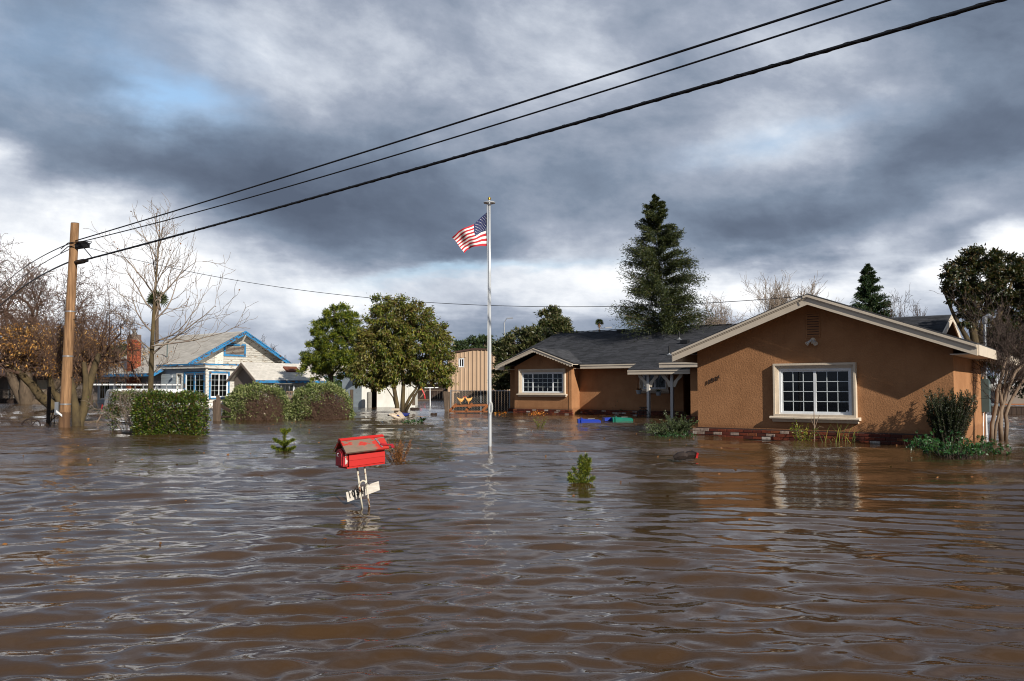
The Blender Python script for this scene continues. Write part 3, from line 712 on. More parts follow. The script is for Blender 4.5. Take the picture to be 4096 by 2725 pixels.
# ---- rear left wing, with its bay
VB, VM, VP = 10.65, 11.3, 10.1
fb_, fm_ = FF(VB), FF(VM)
lw = MB()
BL_, BR_ = -12.80, -9.90
wall(lw, fb_, BL_, BR_, -1.2, 1.92, [(-12.40, -10.30, .82, 1.70)])
bpk = -11.5
lw.prism([fb_(BL_, 1.92), fb_(BR_, 1.92), fb_(bpk, 2.47)], n_ * -.14)
lw.build('wall', M['stucco'], h1)
lw = MB(); wall(lw, frame(A0 + w_*BR_, s_, m_), VB + .0, VM + .1, -1.2, 1.92, th=.12); wall(lw, frame(A0 + w_*(BL_+.14), s_, m_), VB + .14, VM + .1, -1.2, 1.92, th=.12); lw.build('wall', M['stucco'], h1)
lw = MB(); wall(lw, fm_, -13.5, -5.25, -1.2, 1.98, [(-6.95, -5.95, .98, 1.62)]); lw.build('wall', M['stucco'], h1)
# dark entry recess, then the middle wall stepping forward
lw = MB(); wall(lw, FF(13.2), -6.4, -1, -1.2, 2.4); wall(lw, frame(A0 + w_*(-5.39), s_, m_), VM + .14, 13.2, -1.2, 2.4, th=.12); lw.build('entry_wall', M['stucco'], h1)
dq = MB(); bar(dq, FF(13.2), -4.9, -4.0, -1, 1.5, .01, .05); d_ = dq.build('door', M['dkbrown'], h1); dq = MB(); dq.lathe([(0, .05), (.03, .04), (.03, 0)], FF(13.2)(-4.1, .45, .05), 8, axis=n_); dq.build('handle', M['galv'], d_)
fmid = FF(7.66)
lw = MB(); wall(lw, fmid, -3.42, -.14, -1.2, 1.95); wall(lw, frame(A0 + w_*(-3.28), s_, -m_), 7.8, 13.2, -1.2, 1.95, th=.14); lw.build('wall', M['stucco'], h1)
sk2 = MB(); bar(sk2, fmid, -3.55, -.14, -1.2, .178, .001, .055); k2 = sk2.build('brick_skirt', M['mortar'], h1)
for i, z in enumerate((.121, .053, -.015)): brickrow(k2, fmid, -3.55, -2.6, z, ang=WANG, off=(.1 if i % 2 else 0), proud=.072)
# bay and main wall skirts
for f, a, b, a2 in ((fb_, BL_ - .03, BR_ + .07, BR_ + .07), (fm_, BR_ + .08, -5.25, -5.25), (fm_, -13.55, BL_ + .05, BL_ + .05)):
    q = MB(); bar(q, f, a, b, -1.2, .178, .001, .055); kk = q.build('brick_skirt', M['mortar'], h1)
    for i, z in enumerate((.121, .053, -.015)): brickrow(kk, f, a, b, z, L_=.203, ang=WANG, off=(.1 if i % 2 else 0), proud=.072)
    q = MB(); bar(q, f, a, b, .182, .20, -.01, .03); q.build('weep_screed', M['dkbrown'], h1)
window(h1, fb_, -12.40, -10.30, .84, 1.68, [(0, .25, 2, 4), (.25, .76, 4, 4), (.76, 1, 2, 4)], back='blind', tw=.13)
window(h1, fm_, -6.95, -5.95, 1.0, 1.60, [(0, .5, 1, 1), (.5, 1, 1, 1)], tw=.11)
vt = MB(); ringbars(vt, fb_, -11.62, -11.36, 1.98, 2.26, .02, .001, .02); vv = vt.build('vent', M['stucco'], h1)
for i in range(5):
    z = 2.0 + i * .05; q = MB(); q.hexa(fb_(-11.6, z, .004), fb_(-11.38, z, .004), fb_(-11.38, z + .034, .018), fb_(-11.6, z + .034, .018), n_ * .004); q.build('slat', M['stucco'], vv)
# main roof: front slope, back slope
RV, RZ, EZ, EVv = 16.0, 3.62, 1.98, 10.80
sv = (RZ - EZ) / (RV - EVv)
def mr(u, v): return A0 + w_*u + s_*v + Z*(EZ + sv * (v - EVv))
UL, UR = -13.95, HU(3806, 1248, 16.0)[0] - 4.5
rr_ = MB()
slab(rr_, [mr(UL, EVv), mr(-6.95, EVv), mr(-6.95, RV), mr(UL, RV)], .03)
slab(rr_, [mr(-6.95, 9.98), mr(-.5, 9.98), mr(-.5, RV), mr(-6.95, RV)], .03)
slab(rr_, [mr(-.5, 11.5), mr(UR+4.5, 11.5), mr(UR+4.5, RV), mr(-.5, RV)], .03)
slab(rr_, [A0 + w_*UL + s_*RV + Z*RZ, A0 + w_*(UR+4.5) + s_*RV + Z*RZ, A0 + w_*(UR+4.5) + s_*21.5 + Z*1.9, A0 + w_*UL + s_*21.5 + Z*1.9], .03)
rr_.build('roof', M['shingle'], h1)
slope_len = math.hypot(RV - EVv, RZ - EZ); sn = (RV - EVv) / slope_len
def f3(u, t): return mr(u, EVv + t * sn)
def bayclip(t):
    return (UL, 1.5)
shingles('shingle_courses', lambda u, t: mr(u, 9.98 + t * sn), -6.95, -.5, int((RV - 9.98) / sn / .14), .14, .30, M['shingle'], h1)
shingles('shingle_courses', f3, UL, -6.95, int(slope_len / .14), .14, .30, M['shingle'], h1)
shingles('shingle_courses', lambda u, t: mr(u, 12.4 + t * sn), -.5, UR + 4.5, int((RV - 12.4) / sn / .14), .14, .30, M['shingle'], h1)
# ridge caps, each a piece
for i in range(56):
    u = UL + .12 + i * .24
    if u > -1: break
    piece('ridge_cap', h1, A0 + w_*u + s_*RV + Z*(RZ + .03 + random.uniform(-.003, .004)), (.26, .24, .022), WANG, M['shingle'], jit=.07)
# bay gable roof with scalloped rake board
bz = lambda u: 1.985 + .335 * (1.93 - abs(u - bpk))
vin = lambda z: EVv + (z - EZ) / sv              # where the bay ridge height meets the main slope
bg_ = MB()
for a, b in ((bpk - 1.93, bpk), (bpk, bpk + 1.93)):
    za, zb = bz(a) + .03, bz(b) + .03
    P = lambda u, v, z: A0 + w_*u + s_*v + Z*z
    slab(bg_, [P(a, 10.2, za), P(b, 10.2, zb), P(b, max(vin(zb), 10.9) + .1, zb), P(a, max(vin(za), 10.9) + .1, za)], .025)
bg_.build('bay_roof', M['shingle'], h1)
for a, b, sg in ((bpk - 1.93, bpk, 1), (bpk + 1.93, bpk, -1)):
    k = (bz(b) - bz(a)) / abs(b - a)
    def g3(u, t, a=a, b=b): return A0 + w_*(a + (b - a) * min(t / 2.04, 1)) + s_*u + Z*(bz(a) + .035 + (bz(b) - bz(a)) * min(t / 2.04, 1))
    shingles('shingle_courses', g3, 10.2, 13.0, 14, .14, .30, M['shingle'], h1, clip=lambda t, a=a, b=b: (10.2, max(vin(bz(a) + (bz(b) - bz(a)) * min(t / 2.04, 1)) + .25, 10.4)))
Ob = A0 + s_ * 10.2
pts = [(bpk - 1.93, bz(bpk - 1.93)), (bpk, bz(bpk)), (bpk + 1.93, bz(bpk + 1.93))]
rake(h1, Ob, w_, n_, pts, [(0, .03, .045), (.032, .07, .022)], M['fascia'])
sc_ = MB()                                       # scallops
for sg in (-1, 1):
    for i in range(14):
        u = bpk + sg * (.07 + i * .135); zt = bz(u) - .10
        poly = [Ob + w_*(u - .0675) + Z*(zt + .012)] + [Ob + w_*(u + .0675 * math.cos(a)) + Z*(zt - .05 * math.sin(a)) for a in np.linspace(math.pi, 0, 7)] + [Ob + w_*(u + .0675) + Z*(zt + .012)]
        q = MB(); q.prism(poly, n_ * .021); q.build('scallop', M['fascia'], h1)
sf = MB()
for a, b in ((bpk - 1.93, bpk), (bpk, bpk + 1.93)):
    sf.hexa(A0 + w_*a + s_*10.22 + Z*(bz(a) - .02), A0 + w_*b + s_*10.22 + Z*(bz(b) - .02), A0 + w_*b + s_*VB + Z*(bz(b) - .02), A0 + w_*a + s_*VB + Z*(bz(a) - .02), (0, 0, -.015))
sf.build('soffit', M['fascia'], h1)
# eave boards of the main and porch eaves
def eave(f, a, b, z, h=.15, name='eave_board', parent=h1):
    q = MB(); bar(q, f, a, b, z - h, z, 0, .028); bar(q, f, a, b, z - .045, z + .004, .028, .045); q.build(name, M['fascia'], parent)
eave(FF(EVv), bpk + 1.95, -6.96, EZ - .03)
eave(FF(EVv), UL, bpk - 1.95, EZ - .03)
eave(FF(9.98), -6.95, -4.40, EZ - sv * .82 - .03)
eave(FF(7.25), -4.35, -.45, 1.86)
q = MB(); slab(q, [rf(-4.35, 7.25, 1.87), rf(-.45, 7.25, 1.87), rf(-.45, 10.6, 2.0), rf(-4.35, 10.6, 2.0)], .03); q.build('roof', M['shingle'], h1)
q = MB(); q.hexa(rf(-6.95, 9.99, 1.58), rf(-3.5, 9.99, 1.58), rf(-3.5, VM, 1.62), rf(-6.95, VM, 1.62), (0, 0, .02)); q.build('soffit', M['fascia'], h1)
q = MB(); q.hexa(rf(UL, EVv + .03, 1.80), rf(-6.95, EVv + .03, 1.80), rf(-6.95, VM, 1.80), rf(UL, VM, 1.80), (0, 0, .02)); q.build('soffit', M['fascia'], h1)
# left gable end of the main roof
q = MB(); q.prism([rf(-13.45, VM, 1.98), rf(-13.45, 20.7, 1.98), rf(-13.45, RV, 3.5)], m_ * -.12); wall(q, frame(A0 + w_*-13.45, s_, -m_), VM, 20.7, -1.2, 1.98); q.build('wall', M['stucco'], h1)
q = MB(); q.hexa(mr(UL, EVv) - Z*.19, mr(UL, RV) - Z*.19, mr(UL, RV) - Z*.03, mr(UL, EVv) - Z*.03, m_ * -.03); q.build('rake_board', M['fascia'], h1)
# rear right gable end seen over the rake
ru = UR + 4.5
q = MB(); q.prism([rf(ru - .4, 11.8, 1.9), rf(ru - .4, 20.5, 1.9), rf(ru - .4, RV, 3.5)], m_ * .05); q.build('wall', M['orangewood'], h1)
q = MB(); q.hexa(mr(ru, EVv) - Z*.22, mr(ru, RV) - Z*.22, mr(ru, RV) - Z*.0, mr(ru, EVv) - Z*.0, m_ * .04)
q.hexa(rf(ru, RV, RZ) - Z*.22, rf(ru, 21.5, 1.9) - Z*.22, rf(ru, 21.5, 1.9), rf(ru, RV, RZ), m_ * .04); q.build('rake_board', M['fascia'], h1)
# roof jacks and vents
for px, py, kind in ((2717, 1360, 'p'), (2677, 1422, 'p'), (2483, 1330, 'b'), (2740, 1374, 'b')):
    d = ray(px, py); n3 = np.cross(w_, mr(0, 12) - mr(0, 11)); p = _C + d * (np.dot(mr(0, 12) - _C, n3) / np.dot(d, n3))
    q = MB()
    if kind == 'p':
        q.lathe([(.14, .0), (.06, .05), (.04, .06), (.04, .09)], p, 12); vs = q.build('vent_flashing', M['galv'], h1)
        q = MB(); q.tube([p, p + Z*.34], .035, 10); q.build('vent_pipe', M['black'], h1)
    else: q.box(p + Z*.06, w_*.3, s_*.28, Z*.12); q.build('roof_vent', M['black'], h1)
# porch posts with curved brackets
for pu in (-6.19, -5.22):
    f = FF(10.2); q = MB(); bar(q, f, pu - .05, pu + .05, -1.2, 1.66, -.05, .05); po = q.build('porch_post', peel('post_paint_%d' % (pu < -6), (.56, .53, .50), (.42, .46, .52), .62, 5, (1, 1, .5)), h1)
    for sg in (-1, 1):
        a = [(.05, 1.10), (.13, 1.08), (.16, 1.14), (.24, 1.30), (.40, 1.44), (.43, 1.50), (.43, 1.62), (.38, 1.62), (.34, 1.58), (.18, 1.38), (.05, 1.26)]
        q = MB(); q.prism([f(pu + sg * x, z, -.02) for x, z in a], n_ * .04); q.build('bracket', M['fascia'], po)
# meter panel, mast and conduit at the far end of the right-hand wall
sv0 = lambda px, py: None
def HVp(x, y, u): p = PL(x, y, A0 + w_ * u, m_); return (MI @ (p - A0)[:2])[1], p[2]
vP = 4.85
q = MB(); bar(q, fS, vP - .22, vP + .22, .52, 1.28, .005, .16); mp = q.build('meter_panel', M['utilgrey'], h1)
q = MB(); q.lathe([(.075, 0), (.085, .05), (.085, .10), (.06, .13), (0, .135)], fS(vP, 1.08, .16), 14, axis=m_); q.build('meter', M['chrome'], mp)
q = MB(); bar(q, fS, vP - .15, vP + .10, 1.33, 1.55, .005, .10); q.build('junction_box', M['galv'], h1)
q = MB(); q.tube([fS(vP, 1.25, .09), fS(vP, 2.55, .09)], .032, 10); q.tube([fS(vP, 2.55, .09), fS(vP, 2.68, .10), fS(vP + .02, 2.74, .17), fS(vP + .02, 2.66, .26)], [.05, .06, .055, .05], 10); q.build('service_mast', M['galv'], h1)
q = MB(); q.tube([fS(vP + .1, -.5, .06), fS(vP + .1, .52, .06)], .022, 8); q.tube([fS(vP - .2, .5, .03), fS(vP - .22, .3, .03), fS(vP - .27, .2, .03), fS(vP - .27, -.3, .03)], .012, 6); q.build('conduit', M['white'], h1)
# small door bell and light switch bosses on the left reveal
for z in (1.5, .85):
    q = MB(); q.lathe([(0, .03), (.02, .025), (.022, 0)], fmid(-.6 if z > 1 else -.45, z, .0), 8, axis=n_); q.build('wall_hook', M['white'], h1)
#@@NEXT

def PW(px, py, O, d):
    """photo pixel on the upright plane through O along d -> (distance along d, height)"""
    O = np.array([O[0], O[1], 0.]); p = PL(px, py, O, np.array([d[1], -d[0], 0.])); return float(np.dot(p - O, d)), float(p[2])
def siding(parent, f, u0, u1, z0, z1, exp, opens, mat_, name='plank', th=.018, limit=None):
    z = z0
    while z < z1 - .03:
        zt = min(z + exp, z1); cuts = [u0, u1]
        iv = [(u0, u1)]
        for o in opens:
            if o[2] < zt - .02 and o[3] > z + .02:
                nv = []
                for a, b in iv:
                    if o[0] > a: nv.append((a, min(b, o[0])))
                    if o[1] < b: nv.append((max(a, o[1]), b))
                iv = [q for q in nv if q[1] - q[0] > .04] if True else iv
        for a, b in iv:
            q = MB(); q.hexa(f(a, z + .004, .020), f(b, z + .004, .020), f(b, zt, .006), f(a, zt, .006), f(0, 0, -.012) - f(0, 0))
            q.build(name, mat_, parent)
        z += exp

# ------------------------------------------------------------------ old white house with blue trim
CB = np.array([-16.6, 48.9, 0])
hb = thing('blue_trim_house', 'old white clapboard house with peeling blue trim, pale shingle roof and tall brick chimney', 'house', CB)
PB = lambda u, v, z: CB + w_*u + s_*v + Z*z
fl_, fr_ = frame(CB, w_, n_), frame(CB, s_, m_)
fml = frame(CB + s_ * .3, w_, n_)
AL = -4.7                                         # left end of the addition
def ux(px, f0=CB, d=w_): return PW(px, 1547, f0, d)[0]
# addition walls
win1 = (ux(742), ux(817), .50, 1.84); dr1 = (ux(709), ux(727), -.6, 1.78)
q = MB(); wall(q, fl_, AL, 0, -1.2, 2.10, [win1, dr1]); q.build('wall', M['bluegrey'], hb)
win2 = (ux(841, CB, s_), ux(911, CB, s_), .50, 1.84)
q = MB(); wall(q, fr_, .14, 6.2, -1.2, 2.10, [win2]); q.build('wall', M['whitepeel'], hb)
siding(hb, fl_, AL, -.03, -.1, 2.08, .17, [(win1[0]-.1, win1[1]+.1, win1[2]-.1, win1[3]+.1), (dr1[0]-.08, dr1[1]+.08, -1, dr1[3]+.08)], M['bluegrey'])
siding(hb, fr_, .05, 6.2, -.1, 2.08, .17, [(win2[0]-.1, win2[1]+.1, win2[2]-.1, win2[3]+.1)], M['whitepeel'])
q = MB(); q.box(PB(0, 0, .5) + n_*.02 + m_*.03, w_*.12, s_*.10, Z*3.2); q.build('corner_board', M['whitepeel'], hb)
for f, wn_, c in ((fl_, win1, 4), (fr_, win2, 2)):
    ww = window(hb, f, wn_[0], wn_[1], wn_[2], wn_[3], [(0, .5, 2, 4), (.5, 1, 2, 4)], surround=False, back='curtain', fw=.05)
    q = MB(); ringbars(q, f, wn_[0]-.09, wn_[1]+.09, wn_[2]-.09, wn_[3]+.09, .09, .001, .05)
    if c == 4: m0 = (wn_[0]+wn_[1])/2; bar(q, f, m0-.05, m0+.05, wn_[2], wn_[3], .001, .045)
    q.build('casing', M['bluepaint'], ww)
q = MB(); ringbars(q, fl_, dr1[0]-.07, dr1[1]+.07, -.8, dr1[3]+.07, .07, .001, .04); dd = q.build('door_frame', M['whitepeel'], hb)
q = MB(); bar(q, fl_, dr1[0], dr1[1], -.6, dr1[3], -.10, -.06); q.build('door', M['whitepeel'], hb)
q = MB(); q.lathe([(.0, .14), (.05, .12), (.075, .0), (0, .0)], fl_(ux(697), 1.62, .14), 12); q.build('porch_lamp', M['galv'], hb)
# flat roof with parapet and blue edge
q = MB(); q.hexa(PB(AL-.15, -.18, 2.10), PB(.18, -.18, 2.10), PB(.18, 6.3, 2.02), PB(AL-.15, 6.3, 2.02), (0, 0, .16)); q.build('flat_roof', M['whitepeel'], hb)
q = MB(); bar(q, frame(PB(0, -.18, 0), w_, n_), AL-.20, .22, 2.27, 2.36, .0, .05); q.build('blue_edge', M['bluepaint'], hb)
q = MB(); bar(q, frame(PB(.18, 0, 0), s_, m_), -.18, 6.3, 2.27, 2.35, .0, .05); q.build('blue_edge', M['bluepaint'], hb)
# main left wall with windows and low shed windows
ops = []
for a, b, z0, z1 in ((397, 440, .28, 1.50), (462, 490, .95, 1.50), (549, 563, .95, 1.42), (585, 605, .98, 1.42), (612, 624, .98, 1.42), (628, 645, .98, 1.42)):
    ops.append((ux(a, CB + s_*.3), ux(b, CB + s_*.3), z0, z1))
q = MB(); wall(q, fml, -13.0, AL, -1.2, 1.95, ops); q.build('wall', M['bluegrey'], hb)
for o in ops:
    window(hb, fml, o[0]+.01, o[1]-.01, o[2]+.01, o[3]-.01, [(0, .5, 2, 2), (.5, 1, 2, 2)] if o is ops[0] else [(0, 1, 1, 1)], surround=False, back='blind', fw=.06)
q = MB(); wall(q, frame(PB(-13.0, 0, 0), s_, -m_), .3, 8.8, -1.2, 1.95); q.build('wall', M['bluegrey'], hb)
q = MB(); wall(q, frame(PB(0, 8.8, 0), w_, -n_), -13, -3, -1.2, 1.95); q.build('wall', M['bluegrey'], hb)
# main roof: ridge along w at v 4.4, hipped at the left
RB, ZB, EB, ZE = 4.4, 4.45, -.75, 1.86
sb_ = (ZB - ZE) / (RB - EB); HE, HR = -13.6, -9.9
def br(u, v): return PB(u, v, ZE + sb_ * (v - EB))
q = MB(); slab(q, [br(HE, EB), br(-4.45, EB), br(-2.45, EB + 2.1) , br(-2.45, RB)], .05)
q.v.clear(); q.f.clear(); q.mi.clear()
q.prism([br(HE, EB), br(-4.3, EB), br(-4.3, .35), br(-2.45, .35), br(-2.45, RB), br(HR, RB)], (0, 0, -.05))
q.prism([br(HE, EB), br(HR, RB), PB(HE, 9.55, ZE)], (0, 0, -.05))
q.prism([br(HR, RB), br(-2.45, RB), PB(-2.45, 9.55, ZE), PB(HE, 9.55, ZE)], (0, 0, -.05))
rfb = q.build('roof', M['shingle_tan'], hb)
slen = math.hypot(RB - EB, ZB - ZE); sn2 = (RB - EB) / slen
def clipb(t):
    v = EB + t * sn2; l = HE + (HR - HE) * (v - EB) / (RB - EB); return (l, -4.3 if v < .35 else -2.45)
shingles('shingle_courses', lambda u, t: br(u, EB + t * sn2), HE, -2.45, int(slen / .17), .17, .33, M['shingle_tan'], hb, clip=clipb, lift=.010)
# blue eave and rake boards
q = MB(); q.hexa(br(HE, EB) - Z*.17, br(-4.3, EB) - Z*.17, br(-4.3, EB) - Z*.0, br(HE, EB), n_*.03); q.build('blue_edge', M['bluepaint'], hb)
q = MB(); q.hexa(br(-4.3, EB) - Z*.17, br(-4.3, .5) - Z*.17, br(-4.3, .5) + Z*.0, br(-4.3, EB), m_*.04); q.build('blue_edge', M['bluepaint'], hb)
for a, b in ((EB + 1.1, RB), (9.55, RB)):
    za = ZB - sb_ * abs(a - RB); q = MB()
    q.hexa(PB(-2.45, a, za - .22), PB(-2.45, b, ZB - .22), PB(-2.45, b, ZB), PB(-2.45, a, za), m_*.05)
    q.hexa(PB(-2.45, a, za - .06), PB(-2.45, b, ZB - .06), PB(-2.45, b, ZB + .01), PB(-2.45, a, za + .01), m_*.09); q.build('rake_board', M['bluepaint'], hb)
# gable wall with shingles, louvre vent and board panel
fg = frame(PB(-3.0, 0, 0), s_, m_)
q = MB(); q.prism([fg(-.2, 2.1), fg(9.0, 2.1), fg(RB, 2.1 + sb_ * 4.5)], m_*-.12); q.build('wall', M['whitepeel'], hb)
def clipg(t):
    z = 2.15 + t; hw = (ZB - .2 - z) / sb_
    return (RB - hw, RB + hw) if hw > .1 else None
shingles('wall_shingles', lambda v, t: fg(v, 2.15 + t, .004), 0, 9.0, 15, .14, .16, M['whitepeel'], hb, clip=clipg, lift=.004, th=.010)
v0, z0 = PW(893, 1424, PB(-3, 0, 0), s_); v1, z1 = PW(981, 1378, PB(-3, 0, 0), s_)
q = MB(); ringbars(q, fg, v0, v1, z0, z1, .10, .02, .08); lv = q.build('gable_vent', M['bluepaint'], hb)
q = MB(); bar(q, fg, v0+.1, v1-.1, z0+.1, z1-.1, .02, .024); q.build('backing', M['dkbrown'], lv)
for i in range(7):
    z = z0 + .12 + i * (z1 - z0 - .22) / 7; q = MB(); q.hexa(fg(v0+.1, z, .03), fg(v1-.1, z, .03), fg(v1-.1, z+.024, .05), fg(v0+.1, z+.024, .05), m_*.006); q.build('slat', M['whitepeel'], lv)
va = PW(858, 1430, PB(-3, 0, 0), s_)[0]; q = MB()
q.prism([fg(va, 2.2, .02), fg(v0-.02, 2.2, .02), fg(v0-.02, min(ZB - .25 - sb_*(RB-v0), 3.6), .02), fg(va, ZB - .3 - sb_*(RB-va), .02)], m_*.02); q.build('board_panel', M['whitepeel'], hb)
for v in (RB, RB + 3.0):
    zt = ZB - sb_ * abs(v - RB) - .2; q = MB()
    q.hexa(fg(v-.05, zt-.1, 0), fg(v+.05, zt-.1, 0), fg(v+.05, zt, 0), fg(v-.05, zt, 0), m_*.55)
    q.hexa(fg(v-.04, zt-.75, .01), fg(v+.04, zt-.75, .01), fg(v+.04, zt-.67, .01), fg(v-.04, zt-.67, .01), m_*.5 + Z*.62); q.build('knee_brace', M['whitepeel'], hb)
# vent pipe on the roof
q = MB(); p = br(-7.0 + .9, 1.2); q.tube([p, p + Z*.95], .035, 8); q.build('vent_pipe', M['utilgrey'], hb)
# brick chimney up the outside wall
cu_ = ux(520, PB(0, -.35, 0)); ch = MB(); cw = .46
ch.box(PB(cu_, -.12, 1.9), w_*(cw-.02), s_*(cw+.2), Z*4.6)
chm = ch.build('chimney', M['mortar'], hb)
fc, fcr = frame(PB(cu_, -.12 - cw/2 - .1, 0), w_, n_), frame(PB(cu_ + cw/2, -.12, 0), s_, m_)
bh = .095; nb = 0
for i in range(38):
    z = .3 + i * bh
    if z > 4.22: break
    ex = .04 if z > 3.95 else 0
    off = .11 if i % 2 else 0
    for f, hw, ang in ((fc, cw/2 + ex, WANG), (fcr, cw/2 + .1 + ex, SANG)):
        x = -hw - off
        while x < hw - .03:
            a, b = max(x, -hw), min(x + .22, hw); x += .23
            if b - a > .04: piece('brick', chm, f((a+b)/2, z + bh/2, .018 + ex - .04), (round(b - a, 2), .09, bh - .018), ang, M['brick'] if False else M.setdefault('chimbrick', mat('chimney_brick', (.34, .085, .035), .85, .3, 50, (.22, .055, .028), 8, objrand=.3)), jit=.004); nb += 1
q = MB(); q.lathe([(.17, 4.20), (.13, 4.32), (.09, 4.36), (.09, 4.46)], PB(cu_, -.12, 0), 12); q.build('chimney_pot', M['concrete'], chm)
q = MB(); q.lathe([(.0, 4.60), (.17, 4.52), (.17, 4.505), (0, 4.51)], PB(cu_, -.12, 0), 12)
for a in range(3): q.tube([PB(cu_, -.12, 4.44) + .08*np.array([math.cos(a*2.1), math.sin(a*2.1), 0]), PB(cu_, -.12, 4.53) + .1*np.array([math.cos(a*2.1), math.sin(a*2.1), 0])], .01, 5)
q.build('chimney_cap', M['dkbrown'], chm)

# ------------------------------------------------------------------ small outbuilding with the shingled gable roof
O2 = AT(1022, 1547, 46.0); O2[2] = 0
f2 = frame(O2, w_, n_); f2s = frame(O2, s_, m_)
h2 = thing('small_outbuilding', 'small low outbuilding with tan shingle roof, brown stucco gable and bright blue eave board', 'shed', O2)
ul = PW(907, 1522, O2, w_)[0]; zE = PW(1022, 1522, O2, w_)[1]; upk, zPk = PW(965, 1451, O2, w_)
LN = 5.0
q = MB(); wall(q, frame(O2 + s_*.25, w_, n_), ul + .35, -.22, -1.2, zE + .04); q.prism([frame(O2 + s_*.25, w_, n_)(ul+.35, zE+.04), frame(O2 + s_*.25, w_, n_)(-.22, zE+.04), frame(O2 + s_*.25, w_, n_)(upk, zPk-.14)], n_*-.12); q.build('wall', M['greystucco'], h2)
fs2 = frame(O2 - w_*.22, s_, m_)
wa, wb2 = PW(1100, 1547, O2 - w_*.22, s_)[0], PW(1178, 1547, O2 - w_*.22, s_)[0]
q = MB(); wall(q, fs2, .25, LN - .2, -1.2, zE, [(wa, wb2, .62, 1.26)]); q.build('wall', M['whitepeel'], h2)
siding(h2, fs2, .27, LN - .2, .2, zE - .02, .16, [(wa-.06, wb2+.06, .56, 1.32)], M['whitepeel'])
window(h2, fs2, wa+.01, wb2-.01, .63, 1.25, [(0, .3, 1, 1), (.3, .52, 1, 1), (.52, .76, 1, 1), (.76, 1, 1, 1)], surround=False, fw=.05)
q = MB()
P2 = lambda u, v, z: O2 + w_*u + s_*v + Z*z
slab(q, [P2(0, 0, zE), P2(0, LN, zE), P2(upk, LN, zPk), P2(upk, 0, zPk)], .05); slab(q, [P2(ul, 0, zE), P2(upk, 0, zPk), P2(upk, LN, zPk), P2(ul, LN, zE)], .05)
r2 = q.build('roof', M['shingle_tan'], h2)
sll = math.hypot(upk, zPk - zE); nC = 11; ex = sll / nC; up2 = np.array(P2(upk, 0, zPk) - P2(0, 0, zE)); up2 /= np.linalg.norm(up2); nn2 = np.cross(s_, up2); nn2 = nn2 if nn2[2] > 0 else -nn2
tabm = bpy.data.meshes.new('shingle'); b_ = bmesh.new(); bmesh.ops.create_cube(b_, size=1); b_.to_mesh(tabm); b_.free(); tabm.materials.append(M['shingle_tan'])
Lt = .27
for i in range(nC):
    x = -(.135 if i % 2 else 0)
    while x < LN:
        a, b = max(x, 0), min(x + Lt - .012, LN); x += Lt
        if b - a < .05: continue
        o = bpy.data.objects.new('shingle', tabm); C.objects.link(o); o.parent = r2
        c = P2(0, (a+b)/2, zE) + up2 * (ex * (i + .55)) + nn2 * (.016 + .004 * random.random())
        tilt = .035; uu = up2 * math.cos(tilt) - nn2 * math.sin(tilt); n3 = np.cross(s_, uu)
        o.matrix_local = Matrix(((s_[0]*(b-a), uu[0]*ex*1.12, n3[0]*.016, c[0]-O2[0]), (s_[1]*(b-a), uu[1]*ex*1.12, n3[1]*.016, c[1]-O2[1]), (s_[2]*(b-a), uu[2]*ex*1.12, n3[2]*.016, c[2]), (0, 0, 0, 1)))
q = MB(); bar(q, f2s, 0, LN, zE - .13, zE + .01, .002, .03); q.build('blue_edge', M['bluepaint'], h2)
for a, b, za, zb in ((ul, upk, zE, zPk), (0, upk, zE, zPk)):
    q = MB(); q.hexa(f2(a, za-.13), f2(b, zb-.13), f2(b, zb+.01), f2(a, za+.01), n_*.03); q.build('rake_board', M['greystucco'], h2)
# rusty skylight cover on the roof
c0 = P2(upk*.62, 3.05, zE + (zPk-zE)*.62)
q = MB(); q.box(c0 + nn2*.06, s_*.95, up2*.42, nn2*.09); q.build('roof_hatch', M['rust'], h2)
# another roof of the white house behind
q = MB()
q.prism([AT(1150, 1500, 56), AT(1210, 1440, 58), AT(1320, 1440, 62), AT(1400, 1505, 62)], s_*3)
hh = q.build('rear_roof', M['shingle_tan'], hb)

# ------------------------------------------------------------------ white garage behind the round tree
O3 = AT(1447, 1547, 47.5); O3[2] = 0
h3 = thing('white_garage', 'white garage with dark open doorway standing behind the round leafy tree', 'garage', O3)
f3l, f3r = frame(O3, w_, n_), frame(O3, np.array([.985, .17, 0]), np.array([.17, -.985, 0]))
d3 = np.array([.985, .17, 0])
X3 = lambda px: PW(px, 1547, O3, d3)[0]
q = MB(); wall(q, f3l, -1.6, 0, -1.2, 1.75); q.build('wall', M['bluegrey'], h3)
q = MB(); wall(q, f3r, .0, X3(1640), -1.2, 1.75, [(X3(1485), X3(1506), -1.2, 1.5)]); q.build('wall', M['garagewhite'], h3)
q = MB(); bar(q, frame(O3 + np.array([0, 1.2, 0]), d3, np.array([.17, -.985, 0])), X3(1447)+.1, X3(1560), -1.2, 1.7, -.05, 0); q.build('dark_doorway_backing', M['interior_shade'], h3)  # near-black sheet added so the open doorway looks dark, not see-through
q = MB(); ringbars(q, f3r, X3(1484), X3(1508), -1.0, 1.53, .03, .001, .04); q.build('door_frame', M['dkbrown'], h3)
for i in range(9):
    a = X3(1600) + i * .09; q = MB(); bar(q, f3r, a, a + .08, -.6, 1.6, .002, .022 + .004*(i % 2)); q.build('plank', M['garagewhite'], h3)
q = MB(); e3 = X3(1640)
q.prism([f3r(-.3, 1.75, .3), f3r(e3+.2, 1.75, .3), f3r(e3+.2, 2.9, -3.2), f3r(-.3, 2.9, -3.2)], (0, 0, .05)); q.build('roof', M['shingle_tan'], h3)
q = MB(); bar(q, f3r, -.3, e3+.2, 1.64, 1.755, .3, .33); q.build('blue_edge', M['bluepaint'], h3)
